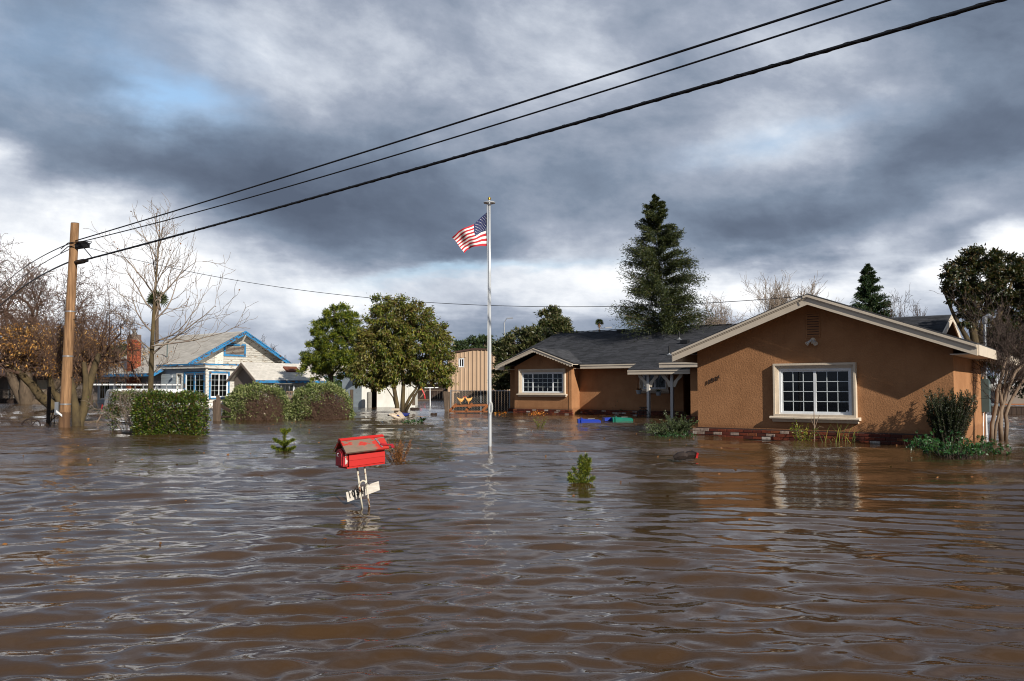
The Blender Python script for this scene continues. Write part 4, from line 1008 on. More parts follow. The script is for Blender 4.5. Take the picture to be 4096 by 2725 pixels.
q = MB(); bar(q, f3l, -1.8, .2, 1.76, 1.86, .02, .05); q.build('blue_edge', M['bluepaint'], h3)
q = MB(); wall(q, frame(O3 + d3*e3, np.array([0, 1., 0]), np.array([1., 0, 0])), .14, 4, -1.2, 1.75); q.build('wall', M['garagewhite'], h3)
o = AT(1477, 1628, 46.8); o[2] = 0
q = MB(); q.lathe([(.13, -.5), (.13, .75), (.12, .80), (.06, .83), (0, .835)], o, 16); q.build('propane_tank', M['concrete'], label='grey speckled upright tank beside the dark garage doorway', cat='tank')

# ------------------------------------------------------------------ tan corrugated metal building
O4 = AT(1895, 1547, 62.0); O4[2] = 0; d4 = np.array([.97, -.243, 0]); d4 /= np.linalg.norm(d4); n4 = np.array([d4[1], -d4[0], 0])
h4 = thing('metal_building', 'tall tan corrugated metal building behind the chain link fence', 'building', O4)
f4 = frame(O4, d4, n4)
XL, ZL = PW(1790, 1418, O4, d4); XR, ZR = PW(2068, 1405, O4, d4); _, ZM = PW(1895, 1400, O4, d4)
wa4, za4 = PW(1834, 1470, O4, d4); wb4, zb4 = PW(1857, 1433, O4, d4)
q = MB(); wall(q, f4, XL, XR + 2, -1.2, ZL - .02, [(wa4, wb4, za4, zb4)]); q.prism([f4(XL, ZL-.02), f4(XR+2, ZL-.02), f4(XR+2, ZM-.2), f4(0, ZM-.02)], n4*-.1); q.build('wall', M['corr'], h4)
x = XL + .02; i = 0
while x < XR + 1.9:
    top = ZL + (ZM - ZL) * min(1, (x - XL) / (0 - XL)) - .05
    segs_ = [(-1.2, top)] if not (wa4 - .14 < x < wb4 + .02) else [(-1.2, za4 - .05), (zb4 + .05, top)]
    for a, b in segs_:
        q = MB(); q.prism([f4(x, a, .001), f4(x + .03, a, .05), f4(x + .09, a, .05), f4(x + .12, a, .001)], Z*(b - a)); q.build('rib', M['corr'], h4)
    x += .30 if x < 0 else .28; i += 1
window(h4, f4, wa4+.01, wb4-.01, za4+.01, zb4-.01, [(0, .5, 1, 1), (.5, 1, 1, 1)], surround=False, fw=.04)
q = MB(); q.prism([f4(XL-.1, ZL, .08), f4(0, ZM, .08), f4(0, ZM, -8), f4(XL-.1, ZL, -8)], (0, 0, .12)); q.prism([f4(0, ZM, .08), f4(XR+2.1, ZM-.2, .08), f4(XR+2.1, ZM-.2, -8), f4(0, ZM, -8)], (0, 0, .12)); q.build('roof', M['dkbrown'], h4)
q = MB(); wall(q, frame(f4(XL, 0), -n4, -d4), .1, 8, -1.2, ZL - .05); q.build('wall', M['corr'], h4)

# ------------------------------------------------------------------ utility pole, its cables and fittings
PO = np.array([-11.95, 24.1, 0]); LN_ = np.array([.028, .0, 0])
pole = thing('utility_pole', 'tall brown wooden utility pole standing in the water beside the split tree trunk', 'utility pole', PO)
q = MB(); q.tube([PO + LN_*z + Z*z for z in (-1.2, 0, 1.5, 3, 4.4, 5.5)], [.150, .142, .132, .122, .113, .106], 20); q.build('pole', M['polewood'], pole, smooth=False)
q = MB(); q.lathe([(.106, 5.500), (.10, 5.512), (0, 5.516)], PO + LN_*5.5, 16); q.build('pole_top', M['oldwood'], pole)
for z, px0, ln, rr0 in ((4.42, .10, .46, .060), (4.86, .10, .40, .070)):
    c = PO + LN_*z + Z*z; q = MB()
    ax = np.array([.95, -.3, .12]) if z < 4.6 else np.array([.95, -.3, .06]); ax /= np.linalg.norm(ax)
    if z < 4.6: q.lathe([(0, -.22), (.05, -.22), (.062, -.16), (.066, .12), (.05, .16), (.05, .24), (0, .24)], c + ax*.24, 12, axis=ax)
    else: q.box(c + ax*.28, ax*.40, np.array([.3, .95, 0])*.12, Z*.13); q.box(c + ax*.28 + Z*.085, ax*.30, np.array([.3, .95, 0])*.08, Z*.04)
    q.build('splice_case', M['black'], pole)
q = MB()
for z in (.62, 1.9, 3.1): q.lathe([(.145 - z*.008, z), (.148 - z*.008, z), (.148 - z*.008, z+.03), (.143 - z*.008, z+.03)], PO + LN_*z, 20)
q.build('band', M['galv'], pole)
q = MB(); q.hexa(PO + np.array([-.15, -.14, .42]), PO + np.array([.02, -.16, .30]), PO + np.array([.02, -.16, .36]), PO + np.array([-.15, -.14, .48]), (0, -.006, 0)); q.build('tag', M['white'], pole)
for z, s_ig in ((1.35, 1), (.95, -1), (2.9, 1), (3.6, -1)):
    q = MB(); c = PO + LN_*z + Z*z; q.tube([c + np.array([.12*s_ig, -.04, 0]), c + np.array([.19*s_ig, -.06, .0])], .010, 6); q.build('step_bolt', M['iron'], pole)
q = MB(); q.box(PO + np.array([-.22, .05, .52]), (.10, 0, 0), (0, .1, 0), (0, 0, .34)); q.build('meter_box', M['galv'], pole)
def span(name, label, pts, P0, dirh, rad, mt, z0, extra=14, group='overhead cables from the utility pole', twist=False, cat='cable'):
    """cable through photo points on the upright plane from P0 along dirh, sag fitted by a parabola and carried on past the frame"""
    dirh = np.array(dirh, float); dirh /= np.linalg.norm(dirh); A = [PW(x, y, P0, dirh) for x, y in pts] + [(0, z0)]
    t = np.array([a[0] for a in A]); z = np.array([a[1] for a in A]); c = np.polyfit(t, z, 2, w=[1]*len(pts) + [3])
    tt = np.linspace(0, t.max() + extra, 70); P = [np.array([P0[0], P0[1], 0]) + dirh*a + Z*np.polyval(c, a) for a in tt]
    q = MB(); q.tube(P, rad, 8)
    if twist:
        tt2 = np.linspace(0, t.max() + extra, 900); Q = []
        pr = np.cross(dirh, Z)
        for a in tt2:
            ph = a * 14.0; Q.append(np.array([P0[0], P0[1], 0]) + dirh*a + Z*(np.polyval(c, a) + math.cos(ph)*rad*1.0) + pr*math.sin(ph)*rad*1.0)
        q.tube(Q, rad*.2, 4)
    return q.build(name, mt, label=label, cat=cat, group=group, smooth=True)
k = 4096/2357
P2x = lambda L_: [(x*k, y*k) for x, y in L_]
DW = (.735, -.68, 0)
span('overhead_cable', 'topmost of the three black cables crossing the sky from the pole to the upper right', P2x([(410, 490), (760, 372), (1120, 256), (1500, 140), (1950, 0)]), PO + LN_*5, DW, .016, M['cable'], 5.02)
span('overhead_cable', 'middle one of the three black cables, just above the thick twisted one', P2x([(410, 505), (760, 400), (1120, 290), (1560, 155), (2060, 0)]), PO + LN_*5, DW, .013, M['cable'], 4.96)
span('overhead_cable', 'thickest black cable with wire wound round it, lowest of the three across the sky', P2x([(400, 541), (760, 449), (1120, 341), (1560, 215), (1950, 100), (2310, 0)]), PO + LN_*5, DW, .024, M['cable'], 4.43, twist=True)
DL = (-.585, .81, 0)
for y0, y1, z0, rd, lb in ((958, 1151, 5.0, .014, 'uppermost black cable running down from the pole to the left picture edge'), (985, 1189, 4.85, .012, 'second black cable running from the pole to the left edge between two others'), (1033, 1224, 4.5, .022, 'thick lowest black cable running from the pole to the left edge')):
    span('overhead_cable', lb, [(130, y0 + (y1-y0)*.47), (0, y1)], PO + LN_*5, DL, rd, M['cable'], z0, extra=18, group='cables leaving the pole to the left')
# thin drop to the gable peak
q = MB(); e = rf(PK - .1, -OV - .06, rtop(PK) - .06); st_ = PO + LN_*5 + Z*4.95
P = [st_ + (e - st_)*a - Z*(4*a*(1-a)*.78) for a in np.linspace(0, 1, 60)] + [e + n_*-.0 - Z*.12 + w_*.05]
q.tube(P, .007, 6); q.build('service_wire', M['cable'], label='thin wire sagging from the utility pole to the peak of the stucco gable', cat='wire')
q = MB()
for a, b in ((5.0, 4.9), (4.9, 4.5)):
    c1, c2 = PO + LN_*5 + Z*a, PO + LN_*5 + Z*b
    q.tube([c1 + np.array([-.5, .3, -.15]), c1 + np.array([-.1, -.12, -.05]), c1 + np.array([.3, -.2, -.02]), c2 + np.array([.62, -.3, .05]), c2 + np.array([.55, -.25, .0])], .012, 6)
q.build('jumper_cable', M['cable'], pole, smooth=True)

# ------------------------------------------------------------------ flagpole and flag
FP = np.array([-.372, 15.27, 0]); LT = np.array([-.0035, 0, 0])
fp = thing('flagpole', 'slender silver flagpole with round disc and gold ball at the top', 'flagpole', FP)
q = MB(); q.tube([FP + LT*z + Z*z for z in (-1.2, 0, 1.5, 3, 4.2)], [.033, .032, .029, .025, .021], 18); q.build('pole', M['alu'], fp, smooth=True)
t0 = FP + LT*4.2
q = MB(); q.lathe([(.024, 4.19), (.03, 4.2), (.03, 4.215), (.10, 4.235), (.105, 4.245), (.085, 4.262), (.02, 4.272), (.012, 4.29)], t0, 24); q.build('truck', M['alu'], fp)
q = MB(); q.lathe([(.0, 4.288)] + [(.028*math.sin(a), 4.316 - .028*math.cos(a)) for a in np.linspace(.2, math.pi-.05, 8)] + [(0, 4.344)], t0, 14); q.build('finial_ball', M['gold'], fp, smooth=True)
q = MB(); q.tube([t0 + np.array([-.045, -.02, 4.2]), FP + np.array([-.048, -.03, 2.4]), FP + np.array([-.045, -.035, 1.2]), FP + np.array([-.04, -.04, .80])], .003, 5)
q.tube([t0 + np.array([-.035, -.04, 4.2]), FP + np.array([-.03, -.05, 2.4]), FP + np.array([-.01, -.055, 1.2]), FP + np.array([0, -.05, .84])], .003, 5); q.build('halyard', M['rope'], fp)
q = MB(); q.tube([FP + np.array([0, -.045, .84]), FP + np.array([0, -.06, .80]), FP + np.array([0, -.045, .70])], .008, 6); cl_ = q.build('cleat', M['alu'], fp)
q = MB()
for i in range(6):
    a = random.uniform(-.01, .01); P = [FP + np.array([.012 + .028*math.sin(t) + a, -.058 - .004*i, .74 + .10*math.cos(t) + a]) for t in np.linspace(0, 6.28, 14)]; q.tube(P, .003, 4)
q.build('rope_coil', M['rope'], cl_)
NA, NB = 52, 39
def flagpt(a, b):
    T = [(1947, 850), (1925, 868), (1895, 897), (1862, 910), (1835, 925), (1809, 950)]; B = [(1946, 985), (1925, 984), (1905, 986), (1885, 991), (1870, 999), (1857, 1012)]
    x = a * 5; i = min(int(x), 4); f = x - i; tp = np.array(T[i])*(1-f) + np.array(T[i+1])*f; bt = np.array(B[i])*(1-f) + np.array(B[i+1])*f
    # the lower fly corner hangs nearer: the cloth turns away in waves
    p = tp*(1-b) + bt*b; p = p + np.array([1.2*math.sin(b*9 + a*5), 1.6*math.sin(a*16 + b*3)*a])
    D = 15.25 + .06*math.sin(a*7.5 + b*2.2)*(.25 + a) + .012*math.sin(a*19 - b*5)*a
    return AT(p[0], p[1], D)
G = np.array([[flagpt(i/NA, j/NB) for i in range(NA+1)] for j in range(NB+1)])
F, mi = [], []
for j in range(NB):
    for i in range(NA):
        F.append((j*(NA+1)+i, (j+1)*(NA+1)+i, (j+1)*(NA+1)+i+1, j*(NA+1)+i+1)); st = j*13//NB
        mi.append(2 if (j < NB*7/13 and i < NA*.40) else (0 if st % 2 == 0 else 1))
flag = arr_mesh('flag', G.reshape(-1, 3), F, [M['fred'], M['fwhite'], M['fblue']], smooth=True, mi=mi, label='American flag with stars and stripes streaming left from the flagpole', cat='flag')
q = MB()
def fpos(a, b, lift=0):
    p = flagpt(a, b); e1 = flagpt(a+.01, b) - p; e2 = flagpt(a, b+.01) - p; n = np.cross(e2, e1); n /= np.linalg.norm(n); return p + n*lift*(1 if n[1] < 0 else -1)
for side in (1, -1):
    for rI in range(9):
        for cI in range(6 if rI % 2 == 0 else 5):
            a = .40*((cI*2 + 1 + (rI % 2)) / 12); b = (7/13)*((rI+1)/10); P = []
            for kx in range(10):
                an = kx*math.pi/5; rd = (.0135 if kx % 2 == 0 else .0055); P.append(tuple(fpos(a + rd*math.sin(an)*.85, b - rd*1.25*math.cos(an), .0015*side)))
            kb = len(q.v); q.v += P; q.f.append(tuple(range(kb, kb+10))); q.mi.append(0)
q.build('stars', M['fwhite'], flag, kind='stuff')

# ------------------------------------------------------------------ red mailbox on its leaning pipe stand
MBX = W(1462, 2032); MBX[2] = 0
mb_ = thing('mailbox', 'red wooden house-shaped mailbox with weathered gable roof on two rusty pipes', 'mailbox', MBX)
D8 = 8.3
ml = np.array([.80, .60, 0]); ml /= np.linalg.norm(ml)     # along the box, towards its back (right)
mn_ = np.array([ml[1], -ml[0], 0])                        # out of the long side, towards the camera
MO = AT(1447, 1855, D8)                                   # middle of the floor
X = lambda a, o, z: MO + ml*a + mn_*o + Z*z
Lh, Wh, Hh = .192, .088, .105
slope_ = .045
def mz(a): return a * .07                                  # the whole box tips slightly
for i, (z0, z1, o0, o1) in enumerate(((0, .052, .004, .0), (.054, .100, .002, -.004), (.102, .128, -.006, -.006))):
    for sg in (1, -1):
        q = MB(); P = [X(-Lh+.02, sg*(Wh+o0), z0 + mz(-Lh)), X(Lh, sg*(Wh+o0), z0 + mz(Lh)), X(Lh, sg*(Wh+o1), z1 + mz(Lh)), X(-Lh+.02, sg*(Wh+o1), z1 + mz(-Lh))]
        q.hexa(*P, -mn_*sg*.014); q.build('side_board', M['red'], mb_)
q = MB(); q.hexa(X(-Lh, -Wh, -.004 + mz(-Lh)), X(Lh, -Wh, -.004 + mz(Lh)), X(Lh, Wh, -.004 + mz(Lh)), X(-Lh, Wh, -.004 + mz(-Lh)), (0, 0, -.014)); q.build('floor_board', M['red'], mb_)
q = MB(); q.prism([X(Lh, -Wh+.012, mz(Lh)), X(Lh, Wh-.012, mz(Lh)), X(Lh, Wh-.012, .125 + mz(Lh)), X(Lh, 0, .19 + mz(Lh)), X(Lh, -Wh+.012, .125 + mz(Lh))], -ml*.012); q.build('back_board', M['red'], mb_)
# metal box inside: arched front door
arch = [(-.068, .0), (.068, .0), (.068, .085)] + [(.068*math.cos(a), .085 + .062*math.sin(a)) for a in np.linspace(0, math.pi, 12)[1:-1]] + [(-.068, .085)]
q = MB(); q.prism([X(-Lh-.025, x, z + .004 + mz(-Lh)) for x, z in arch], ml*.35); q.build('metal_box', M['redmetal'], mb_)
q = MB(); arch2 = [(x*1.09, z*1.06 - .002) for x, z in arch]
q.prism([X(-Lh-.034, x, z + .004 + mz(-Lh)) for x, z in arch2], ml*.020); dr = q.build('door', M['redmetal'], mb_)
q = MB(); q.prism([X(-Lh-.040, x*.82, z*.86 + .012 + mz(-Lh)) for x, z in arch], ml*.006); q.build('door_panel', M['redmetal'], dr)
q = MB(); q.tube([X(-Lh-.043, .0, .118 + mz(-Lh)), X(-Lh-.055, .0, .112 + mz(-Lh)), X(-Lh-.055, 0, .095 + mz(-Lh)), X(-Lh-.043, 0, .09 + mz(-Lh))], .004, 6); q.build('handle', M['galv'], dr)
q = MB(); outer = arch2[1:] ; 
rim = [(x*1.06, z*1.03) for x, z in arch2[1:]]
for (x0, z0_), (x1, z1_), (x2, z2_), (x3, z3_) in zip(arch2[1:], arch2[2:], rim[1:], rim):
    q.hexa(X(-Lh-.013, x0, z0_ + .004 + mz(-Lh)), X(-Lh-.013, x1, z1_ + .004 + mz(-Lh)), X(-Lh-.013, x2, z2_ + .004 + mz(-Lh)), X(-Lh-.013, x3, z3_ + .004 + mz(-Lh)), ml*.022)
q.build('rim', peel('chipped_rim', (.5, .45, .40), (.4, .03, .02), .5, 20), mb_)
# gable front board with opening, roof boards, ridge strip
q = MB(); q.prism([X(-Lh+.012, -Wh+.012, .128 + mz(-Lh)), X(-Lh+.012, Wh-.012, .128 + mz(-Lh)), X(-Lh+.012, 0, .195 + mz(-Lh))], ml*.012); q.build('gable_board', M['red'], mb_)
for sg in (1, -1):
    q = MB(); e0, e1 = Wh + .038, .0
    q.hexa(X(-Lh-.035, sg*e0, .118 + mz(-Lh)), X(Lh+.018, sg*e0, .118 + mz(Lh)), X(Lh+.018, 0, .228 + mz(Lh)), X(-Lh-.035, 0, .228 + mz(-Lh)), (mn_*sg*.010 + Z*.012)); q.build('roof_board', M['redroof'], mb_)
q = MB()
for sg in (1, -1): q.hexa(X(-Lh-.037, sg*.022, .222 + mz(-Lh)), X(Lh+.02, sg*.022, .222 + mz(Lh)), X(Lh+.02, 0, .240 + mz(Lh)), X(-Lh-.037, 0, .240 + mz(-Lh)), (mn_*sg*.012 + Z*.008))
q.build('ridge_strip', M['red'], mb_)
# metal strap and carrier flag lying back against the roof
rp = lambda a, t, up=0: X(a, (Wh + .038)*(1-t) , .118 + .110*t + mz(a)) + (mn_*.66 + Z*.75)*(.018 + up)
q = MB(); q.hexa(rp(.11, .80), rp(.125, .80), rp(.148, .08), rp(.133, .08), (mn_*.66 + Z*.75)*.004); st = q.build('metal_strap', M['galv'], mb_)
q = MB()
for t in (.15, .3, .45, .6, .72): q.lathe([(0, .0055), (.003, .005), (.003, .003)], rp(.13 + .02*(.45-t)*1.2, t), 8, axis=mn_*.66 + Z*.75)
q.build('screw', M['iron'], st)
q = MB(); q.hexa(rp(.14, .22, .006), rp(.235, .10, .006), rp(.235, .20, .006), rp(.14, .34, .006), (mn_*.66+Z*.75)*.004)
q.hexa(rp(.225, -.10, .006), rp(.255, -.10, .006), rp(.255, .20, .006), rp(.225, .20, .006), (mn_*.66+Z*.75)*.0045)
q.lathe([(0, .012), (.013, .010), (.013, 0)], rp(.142, .27, .004), 10, axis=mn_*.66+Z*.75); q.build('carrier_flag', M['redmetal'], mb_)
for xb, yb, xt, yt in ((1448, 2032, 1426, 1858), (1476, 2026, 1456, 1856)):
    b0, b1 = AT(xb, yb, 8.215), AT(xt, yt, 8.30); q = MB(); q.tube([b0 + (b0-b1)*2.2, b0, b1 + Z*.02], .0085, 10); q.build('pipe_post', M['rustpipe'], mb_, smooth=True)
# bent pipe arch in front
q = MB(); ar = [(1450, 2034), (1440, 1970), (1436, 1945), (1440, 1930), (1452, 1923), (1462, 1927), (1467, 1945), (1471, 1980), (1478, 2028)]
q.tube([AT(x, y, 8.185) for x, y in ar], .0080, 10); q.build('pipe_arch', M['rustpipe'], mb_, smooth=True)
# chain wound round the pipes
def link_chain(q, pts, step=.014, r=.0062, th=.0018):
    P = [np.asarray(p) for p in pts]; tot = sum(np.linalg.norm(b-a) for a, b in zip(P, P[1:])); n = int(tot/step); 
    for i in range(n):
        t = (i+.5)/n*tot
        for a, b in zip(P, P[1:]):
            l = np.linalg.norm(b-a)
            if t <= l: c = a + (b-a)*t/l; d = (b-a)/l; break
            t -= l
        s1 = np.cross(d, Z if i % 2 else np.array([0, 1., 0])); s1 /= np.linalg.norm(s1) + 1e-9
        q.tube([c + d*r*1.45*math.cos(u) + s1*r*.8*math.sin(u) for u in np.linspace(0, 6.2832, 11)], th, 4, cap=False)
q = MB(); link_chain(q, [AT(x, y, 8.165) for x, y in ((1430, 1945), (1436, 1960), (1446, 1968), (1458, 1966), (1462, 1945), (1470, 1930), (1478, 1940))])
link_chain(q, [AT(x, y, 8.20) for x, y in ((1428, 1940), (1424, 1952), (1418, 1962))]); q.build('chain', M['iron'], mb_, kind='stuff')
# number board hung aslant behind the pipes
sg_ = thing('number_board', 'white weathered board with black house number tilted behind the mailbox pipes', 'sign', AT(1450, 1968, 8.30))
c = [AT(1384, 1970, 8.262), AT(1514, 1925, 8.33), AT(1519, 1961, 8.33), AT(1390, 2009, 8.262)]
q = MB(); q.hexa(c[3], c[2], c[1], c[0], (0, .018, 0)); q.build('board', M['signwhite'], sg_)
bd = (c[1] - c[0]); bl = np.linalg.norm(bd); bd /= bl; bup = (c[0] - c[3]) / np.linalg.norm(c[0] - c[3]); bn = np.cross(bd, bup); bn = bn if bn[1] < 0 else -bn
for i, (ch, a) in enumerate(zip('1054', (.032, .068, .106, .144))):
    o = text('digit', ch, .084, M['ink'], sg_, c[3] + bd*a + bup*.012 + bn*.003, None, 0, extr=.001, xs=.85, bold=.003)
    Mx = Matrix((( bd[0]*.60, bup[0], bn[0], 0), (bd[1]*.60, bup[1], bn[1], 0), (bd[2]*.60, bup[2], bn[2], 0), (0, 0, 0, 1))); loc = o.location.copy(); o.matrix_local = Matrix.Translation(loc) @ Mx

# ------------------------------------------------------------------ trees
NR = lambda s: np.random.default_rng(s)
def base_of(px, D): p = AT(px, HOR, D); p[2] = 0; return p
def top_of(py, D): return EYE + (HOR - py) / FX * D
# big bare trees at the left
bt = 'bare trees at the left'
b = base_of(112, 58)
t1, tips, tw = bare_tree('bare_tree', 'large bare brown tree with thick trunk by the lattice fence at far left', b, top_of(925, 58), 9.2, 5, ('bark', 'twig'), 5, .42, bt, trunks=[((.15, 0, 1), 1.05), ((-.6, .1, .9), .9), ((.6, .2, .85), .9)], opt=dict(zmin=1.6, n=5, wob=.20, kids=2, dens=.22, ang=(22, 58), up=.05, first=2, ratio=(.5, .74), rmin=.011))
b = base_of(420, 66)
bare_tree('bare_tree', 'bare reddish tree behind the left end of the blue trimmed house', b, top_of(1120, 66), 7.5, 9, ('bark', 'twig'), 5, .2, bt, opt=dict(zmin=1.2, n=4, wob=.2, kids=2, dens=.35, ang=(22, 55), up=.05, rmin=.011))
b = base_of(312, 25.6)
t3, tips3, tw3 = bare_tree('bare_tree', 'bare tree with dark split trunk standing just right of the utility pole', b, top_of(1000, 25.6), 2.5, 21, ('mossbark', 'twig'), 5, .17, bt, trunks=[((-.12, .0, 1), 1.0), ((.25, .1, 1), .85), ((.1, -.3, .9), .8)], opt=dict(zmin=0.9, n=5, wob=.22, kids=2, dens=.12, ang=(25, 60), up=.04, ratio=(.5, .74), rmin=.004, first=2))
b = base_of(262, 44)
t4, tips4, tw4 = bare_tree('bare_tree', 'mossy leaning tree left of the pole with dry orange leaves on its low branches', b, top_of(1150, 44), 7.0, 33, ('mossbark', 'twig'), 5, .24, bt, trunks=[((-1.0, .1, .75), 1.2), ((-.2, .2, .9), .9), ((.6, -.1, .7), .9)], opt=dict(zmin=1.3, n=5, wob=.24, kids=2, dens=.22, ang=(25, 62), up=.0, ratio=(.55, .78), rmin=.007))
r = NR(3); S4 = [q for q in tw4 if 1.6 < q[1][2] < 4.1]; idx = r.integers(0, len(S4), 6500)
P = np.array([S4[i][0] + (S4[i][1] - S4[i][0]) * r.random() for i in idx]); leaves('dry_leaves', P, np.column_stack([r.normal(size=(6500, 2))*.6, -np.abs(r.normal(size=6500))]), np.full(6500, .17), np.full(6500, .055), L['orange'], t4, r)
S3 = [q for q in tw3 if q[1][2] < 3.2]; idx = r.integers(0, len(S3), 500)
P = np.array([S3[i][1] for i in idx]); leaves('dry_leaves', P, np.column_stack([r.normal(size=(500, 2))*.6, -np.abs(r.normal(size=500))]), np.full(500, .07), np.full(500, .022), L['orange'], t3, r)
# young bare tree behind the hedge
D = 24.0; b = AT(603, HOR, D); b[2] = 0
yt = thing('young_tree', 'tall slender bare young tree rising from behind the clipped hedge', 'tree', b)
q = MB(); path = [(600, 1640), (602, 1570), (606, 1450), (611, 1330), (618, 1200), (629, 1060), (637, 940), (641, 830)]
tp = [AT(x, y, D) for x, y in path]; q.tube(tp, [.080, .074, .064, .052, .038, .024, .012, .005], 10); q.build('trunk', M['mossbark'], yt, smooth=True)
r = NR(12); out, tips = [], []
o = dict(n=6, wob=.10, kids=1, dens=.9, ang=(22, 48), up=.10, ratio=(.35, .62), rmin=.004, taper=.7, first=1)
for (x, y), ang, ln in (((606, 1420), 62, 2.0), ((604, 1400), -58, 1.25), ((608, 1370), 75, 1.6), ((610, 1330), -50, 1.4), ((612, 1290), 48, 1.6), ((614, 1240), -42, 1.5), ((616, 1210), 40, 1.5), ((618, 1180), -38, 1.6), ((620, 1150), 34, 1.5), ((622, 1110), -30, 1.4), ((626, 1080), 28, 1.3), ((628, 1050), -28, 1.2), ((632, 1000), 25, 1.0), ((636, 950), -22, .8), ((605, 1480), -40, .5), ((605, 1500), 50, .7), ((612, 1300), 8, 1.2), ((616, 1200), 5, 1.2)):
    p = AT(x, y, D); d = np.array([math.sin(R(ang)), r.uniform(-.5, .5), math.cos(R(ang))]); grow(r, p, d, ln * r.uniform(.85, 1.1), .007 + .011 * ln, 1, 3, out, tips, o)
# the long low branch to the right
pp = [AT(x, y, D - .2) for x, y in ((606, 1385), (680, 1375), (760, 1365), (840, 1345), (900, 1330), (925, 1318))]
for a, c, ra, rb_ in zip(pp, pp[1:], (.022, .018, .014, .010, .007), (.018, .014, .010, .007, .004)): out.append((a, c, ra, rb_, 1)); grow(r, c, np.array([.6, .2, .5]), .7, .007, 2, 3, out, tips, o)
segs('branches', [s[:4] for s in out], M['twigpale'], yt, 4)
P = np.array([t[0] for t in tips])[::9]; leaves('last_leaves', P, r.normal(size=(len(P), 3)), np.full(len(P), .05), np.full(len(P), .04), L['dead'], yt, r)
# palms far off
def palm(label, px, py, D, rad, seed):
    c = AT(px, py, D); b = np.array([c[0], c[1], 0]); t = thing('palm_tree', label, 'palm', b, 'tall fan palms far off'); r = NR(seed)
    q = MB(); q.tube([b - Z*.5, b + Z*c[2]*.5 + [.1, 0, 0], c], [rad*.22, rad*.16, rad*.13], 8); q.build('trunk', M['bark'], t)
    q = MB()
    for i in range(34):
        a = r.uniform(0, 6.28); e = r.uniform(-.5, 1.3); d = np.array([math.cos(a)*math.cos(e), math.sin(a)*math.cos(e), math.sin(e)])
        m = c + d*rad*.28; s1 = np.cross(d, r.normal(size=3)); s1 /= np.linalg.norm(s1) + 1e-6
        q.tube([c, m], rad*.015, 4)
        for k_ in np.linspace(-1, 1, 9):
            dd = d*math.cos(k_*1.1) + s1*math.sin(k_*1.1) - Z*.25; tip = m + dd*rad*.68
            q.quad(m, m + dd*rad*.25 + s1*rad*.07, tip, m + dd*rad*.25 - s1*rad*.07)
    q.build('fronds', L['palm'], t)
    q = MB()
    for i in range(26):
        a = r.uniform(0, 6.28); d = np.array([math.cos(a)*.45, math.sin(a)*.45, -1]); s1 = np.array([-math.sin(a), math.cos(a), 0]); q.quad(c, c + d*rad*.5 + s1*rad*.1, c + d*rad*r.uniform(.8, 1.2), c + d*rad*.5 - s1*rad*.1)
    q.build('dead_fronds', L['palmdead'], t)
palm('small far palm seen through the branches of the slender bare young tree', 628, 1196, 120, 1.7, 1)
palm('distant fan palm sticking up behind the grey shingle roof', 2397, 1290, 170, 1.0, 2)
# leafy crowns
def leafy(name, label, blobs, D, n, Ln, Wd, lm, seed, trunks, bark='bark', group=None, depth=.85, droop=.5, clump=.16, shell=.5, cat='tree', part='crown', nclump=None, out=.9, inner=None):
    cx = np.mean([b[0] for b in blobs]); b0 = base_of(trunks[0][0][0][0] if trunks else cx, D); t = thing(name, label, cat, b0, group); r = NR(seed)
    P, Nn, cl = blobcrown(r, blobs, D, n, depth, shell, clump, nclump); k_ = P[:, 2] > .03; P, Nn = P[k_], Nn[k_]; m = len(P)
    Dr = Nn*out + r.normal(size=(m, 3))*.7 + np.array([0, 0, -droop]); leaves(part, P, Dr, np.full(m, Ln), np.full(m, Wd), lm, t, r)
    q = MB(); limb_tubes(q, trunks, D) if trunks else None
    if trunks: q.build('trunk', M[bark], t, smooth=True)
    # twigs reaching into the clumps
    if trunks:
        ends = [AT(p_[0], p_[1], D) for tr in trunks for p_ in tr[0][-2:]]; S = []
        for c in cl[::2]:
            e = min(ends, key=lambda e_: np.linalg.norm(e_ - c)); mid = (c + e)/2 + r.normal(size=3)*.12*np.linalg.norm(c-e) - Z*.05; w0 = .010 * D / 25
            S += [(e, mid, w0*1.8, w0), (mid, c, w0, w0*.5)]
        segs('limbs', S, M[bark], t, 4, kind='stuff')
    return t
leafy('pine_tree', 'bushy yellow-green pine tree between the small outbuilding and the round leafy tree', [(1350, 1262, 62, 44), (1395, 1290, 42, 50), (1320, 1340, 80, 60), (1395, 1380, 55, 80), (1290, 1420, 80, 62), (1250, 1470, 46, 44), (1345, 1455, 90, 60), (1420, 1450, 40, 70), (1232, 1425, 22, 20), (1280, 1300, 30, 24)], 44, 42000, .17, .034, L['pine'], 41,
      [([(1322, 1600), (1325, 1520), (1335, 1400), (1345, 1260)], .13, .03), ([(1326, 1520), (1290, 1460), (1262, 1420)], .06, .02), ([(1328, 1500), (1380, 1440), (1400, 1350)], .06, .02)], droop=-.25, clump=.11, nclump=420, shell=.35)
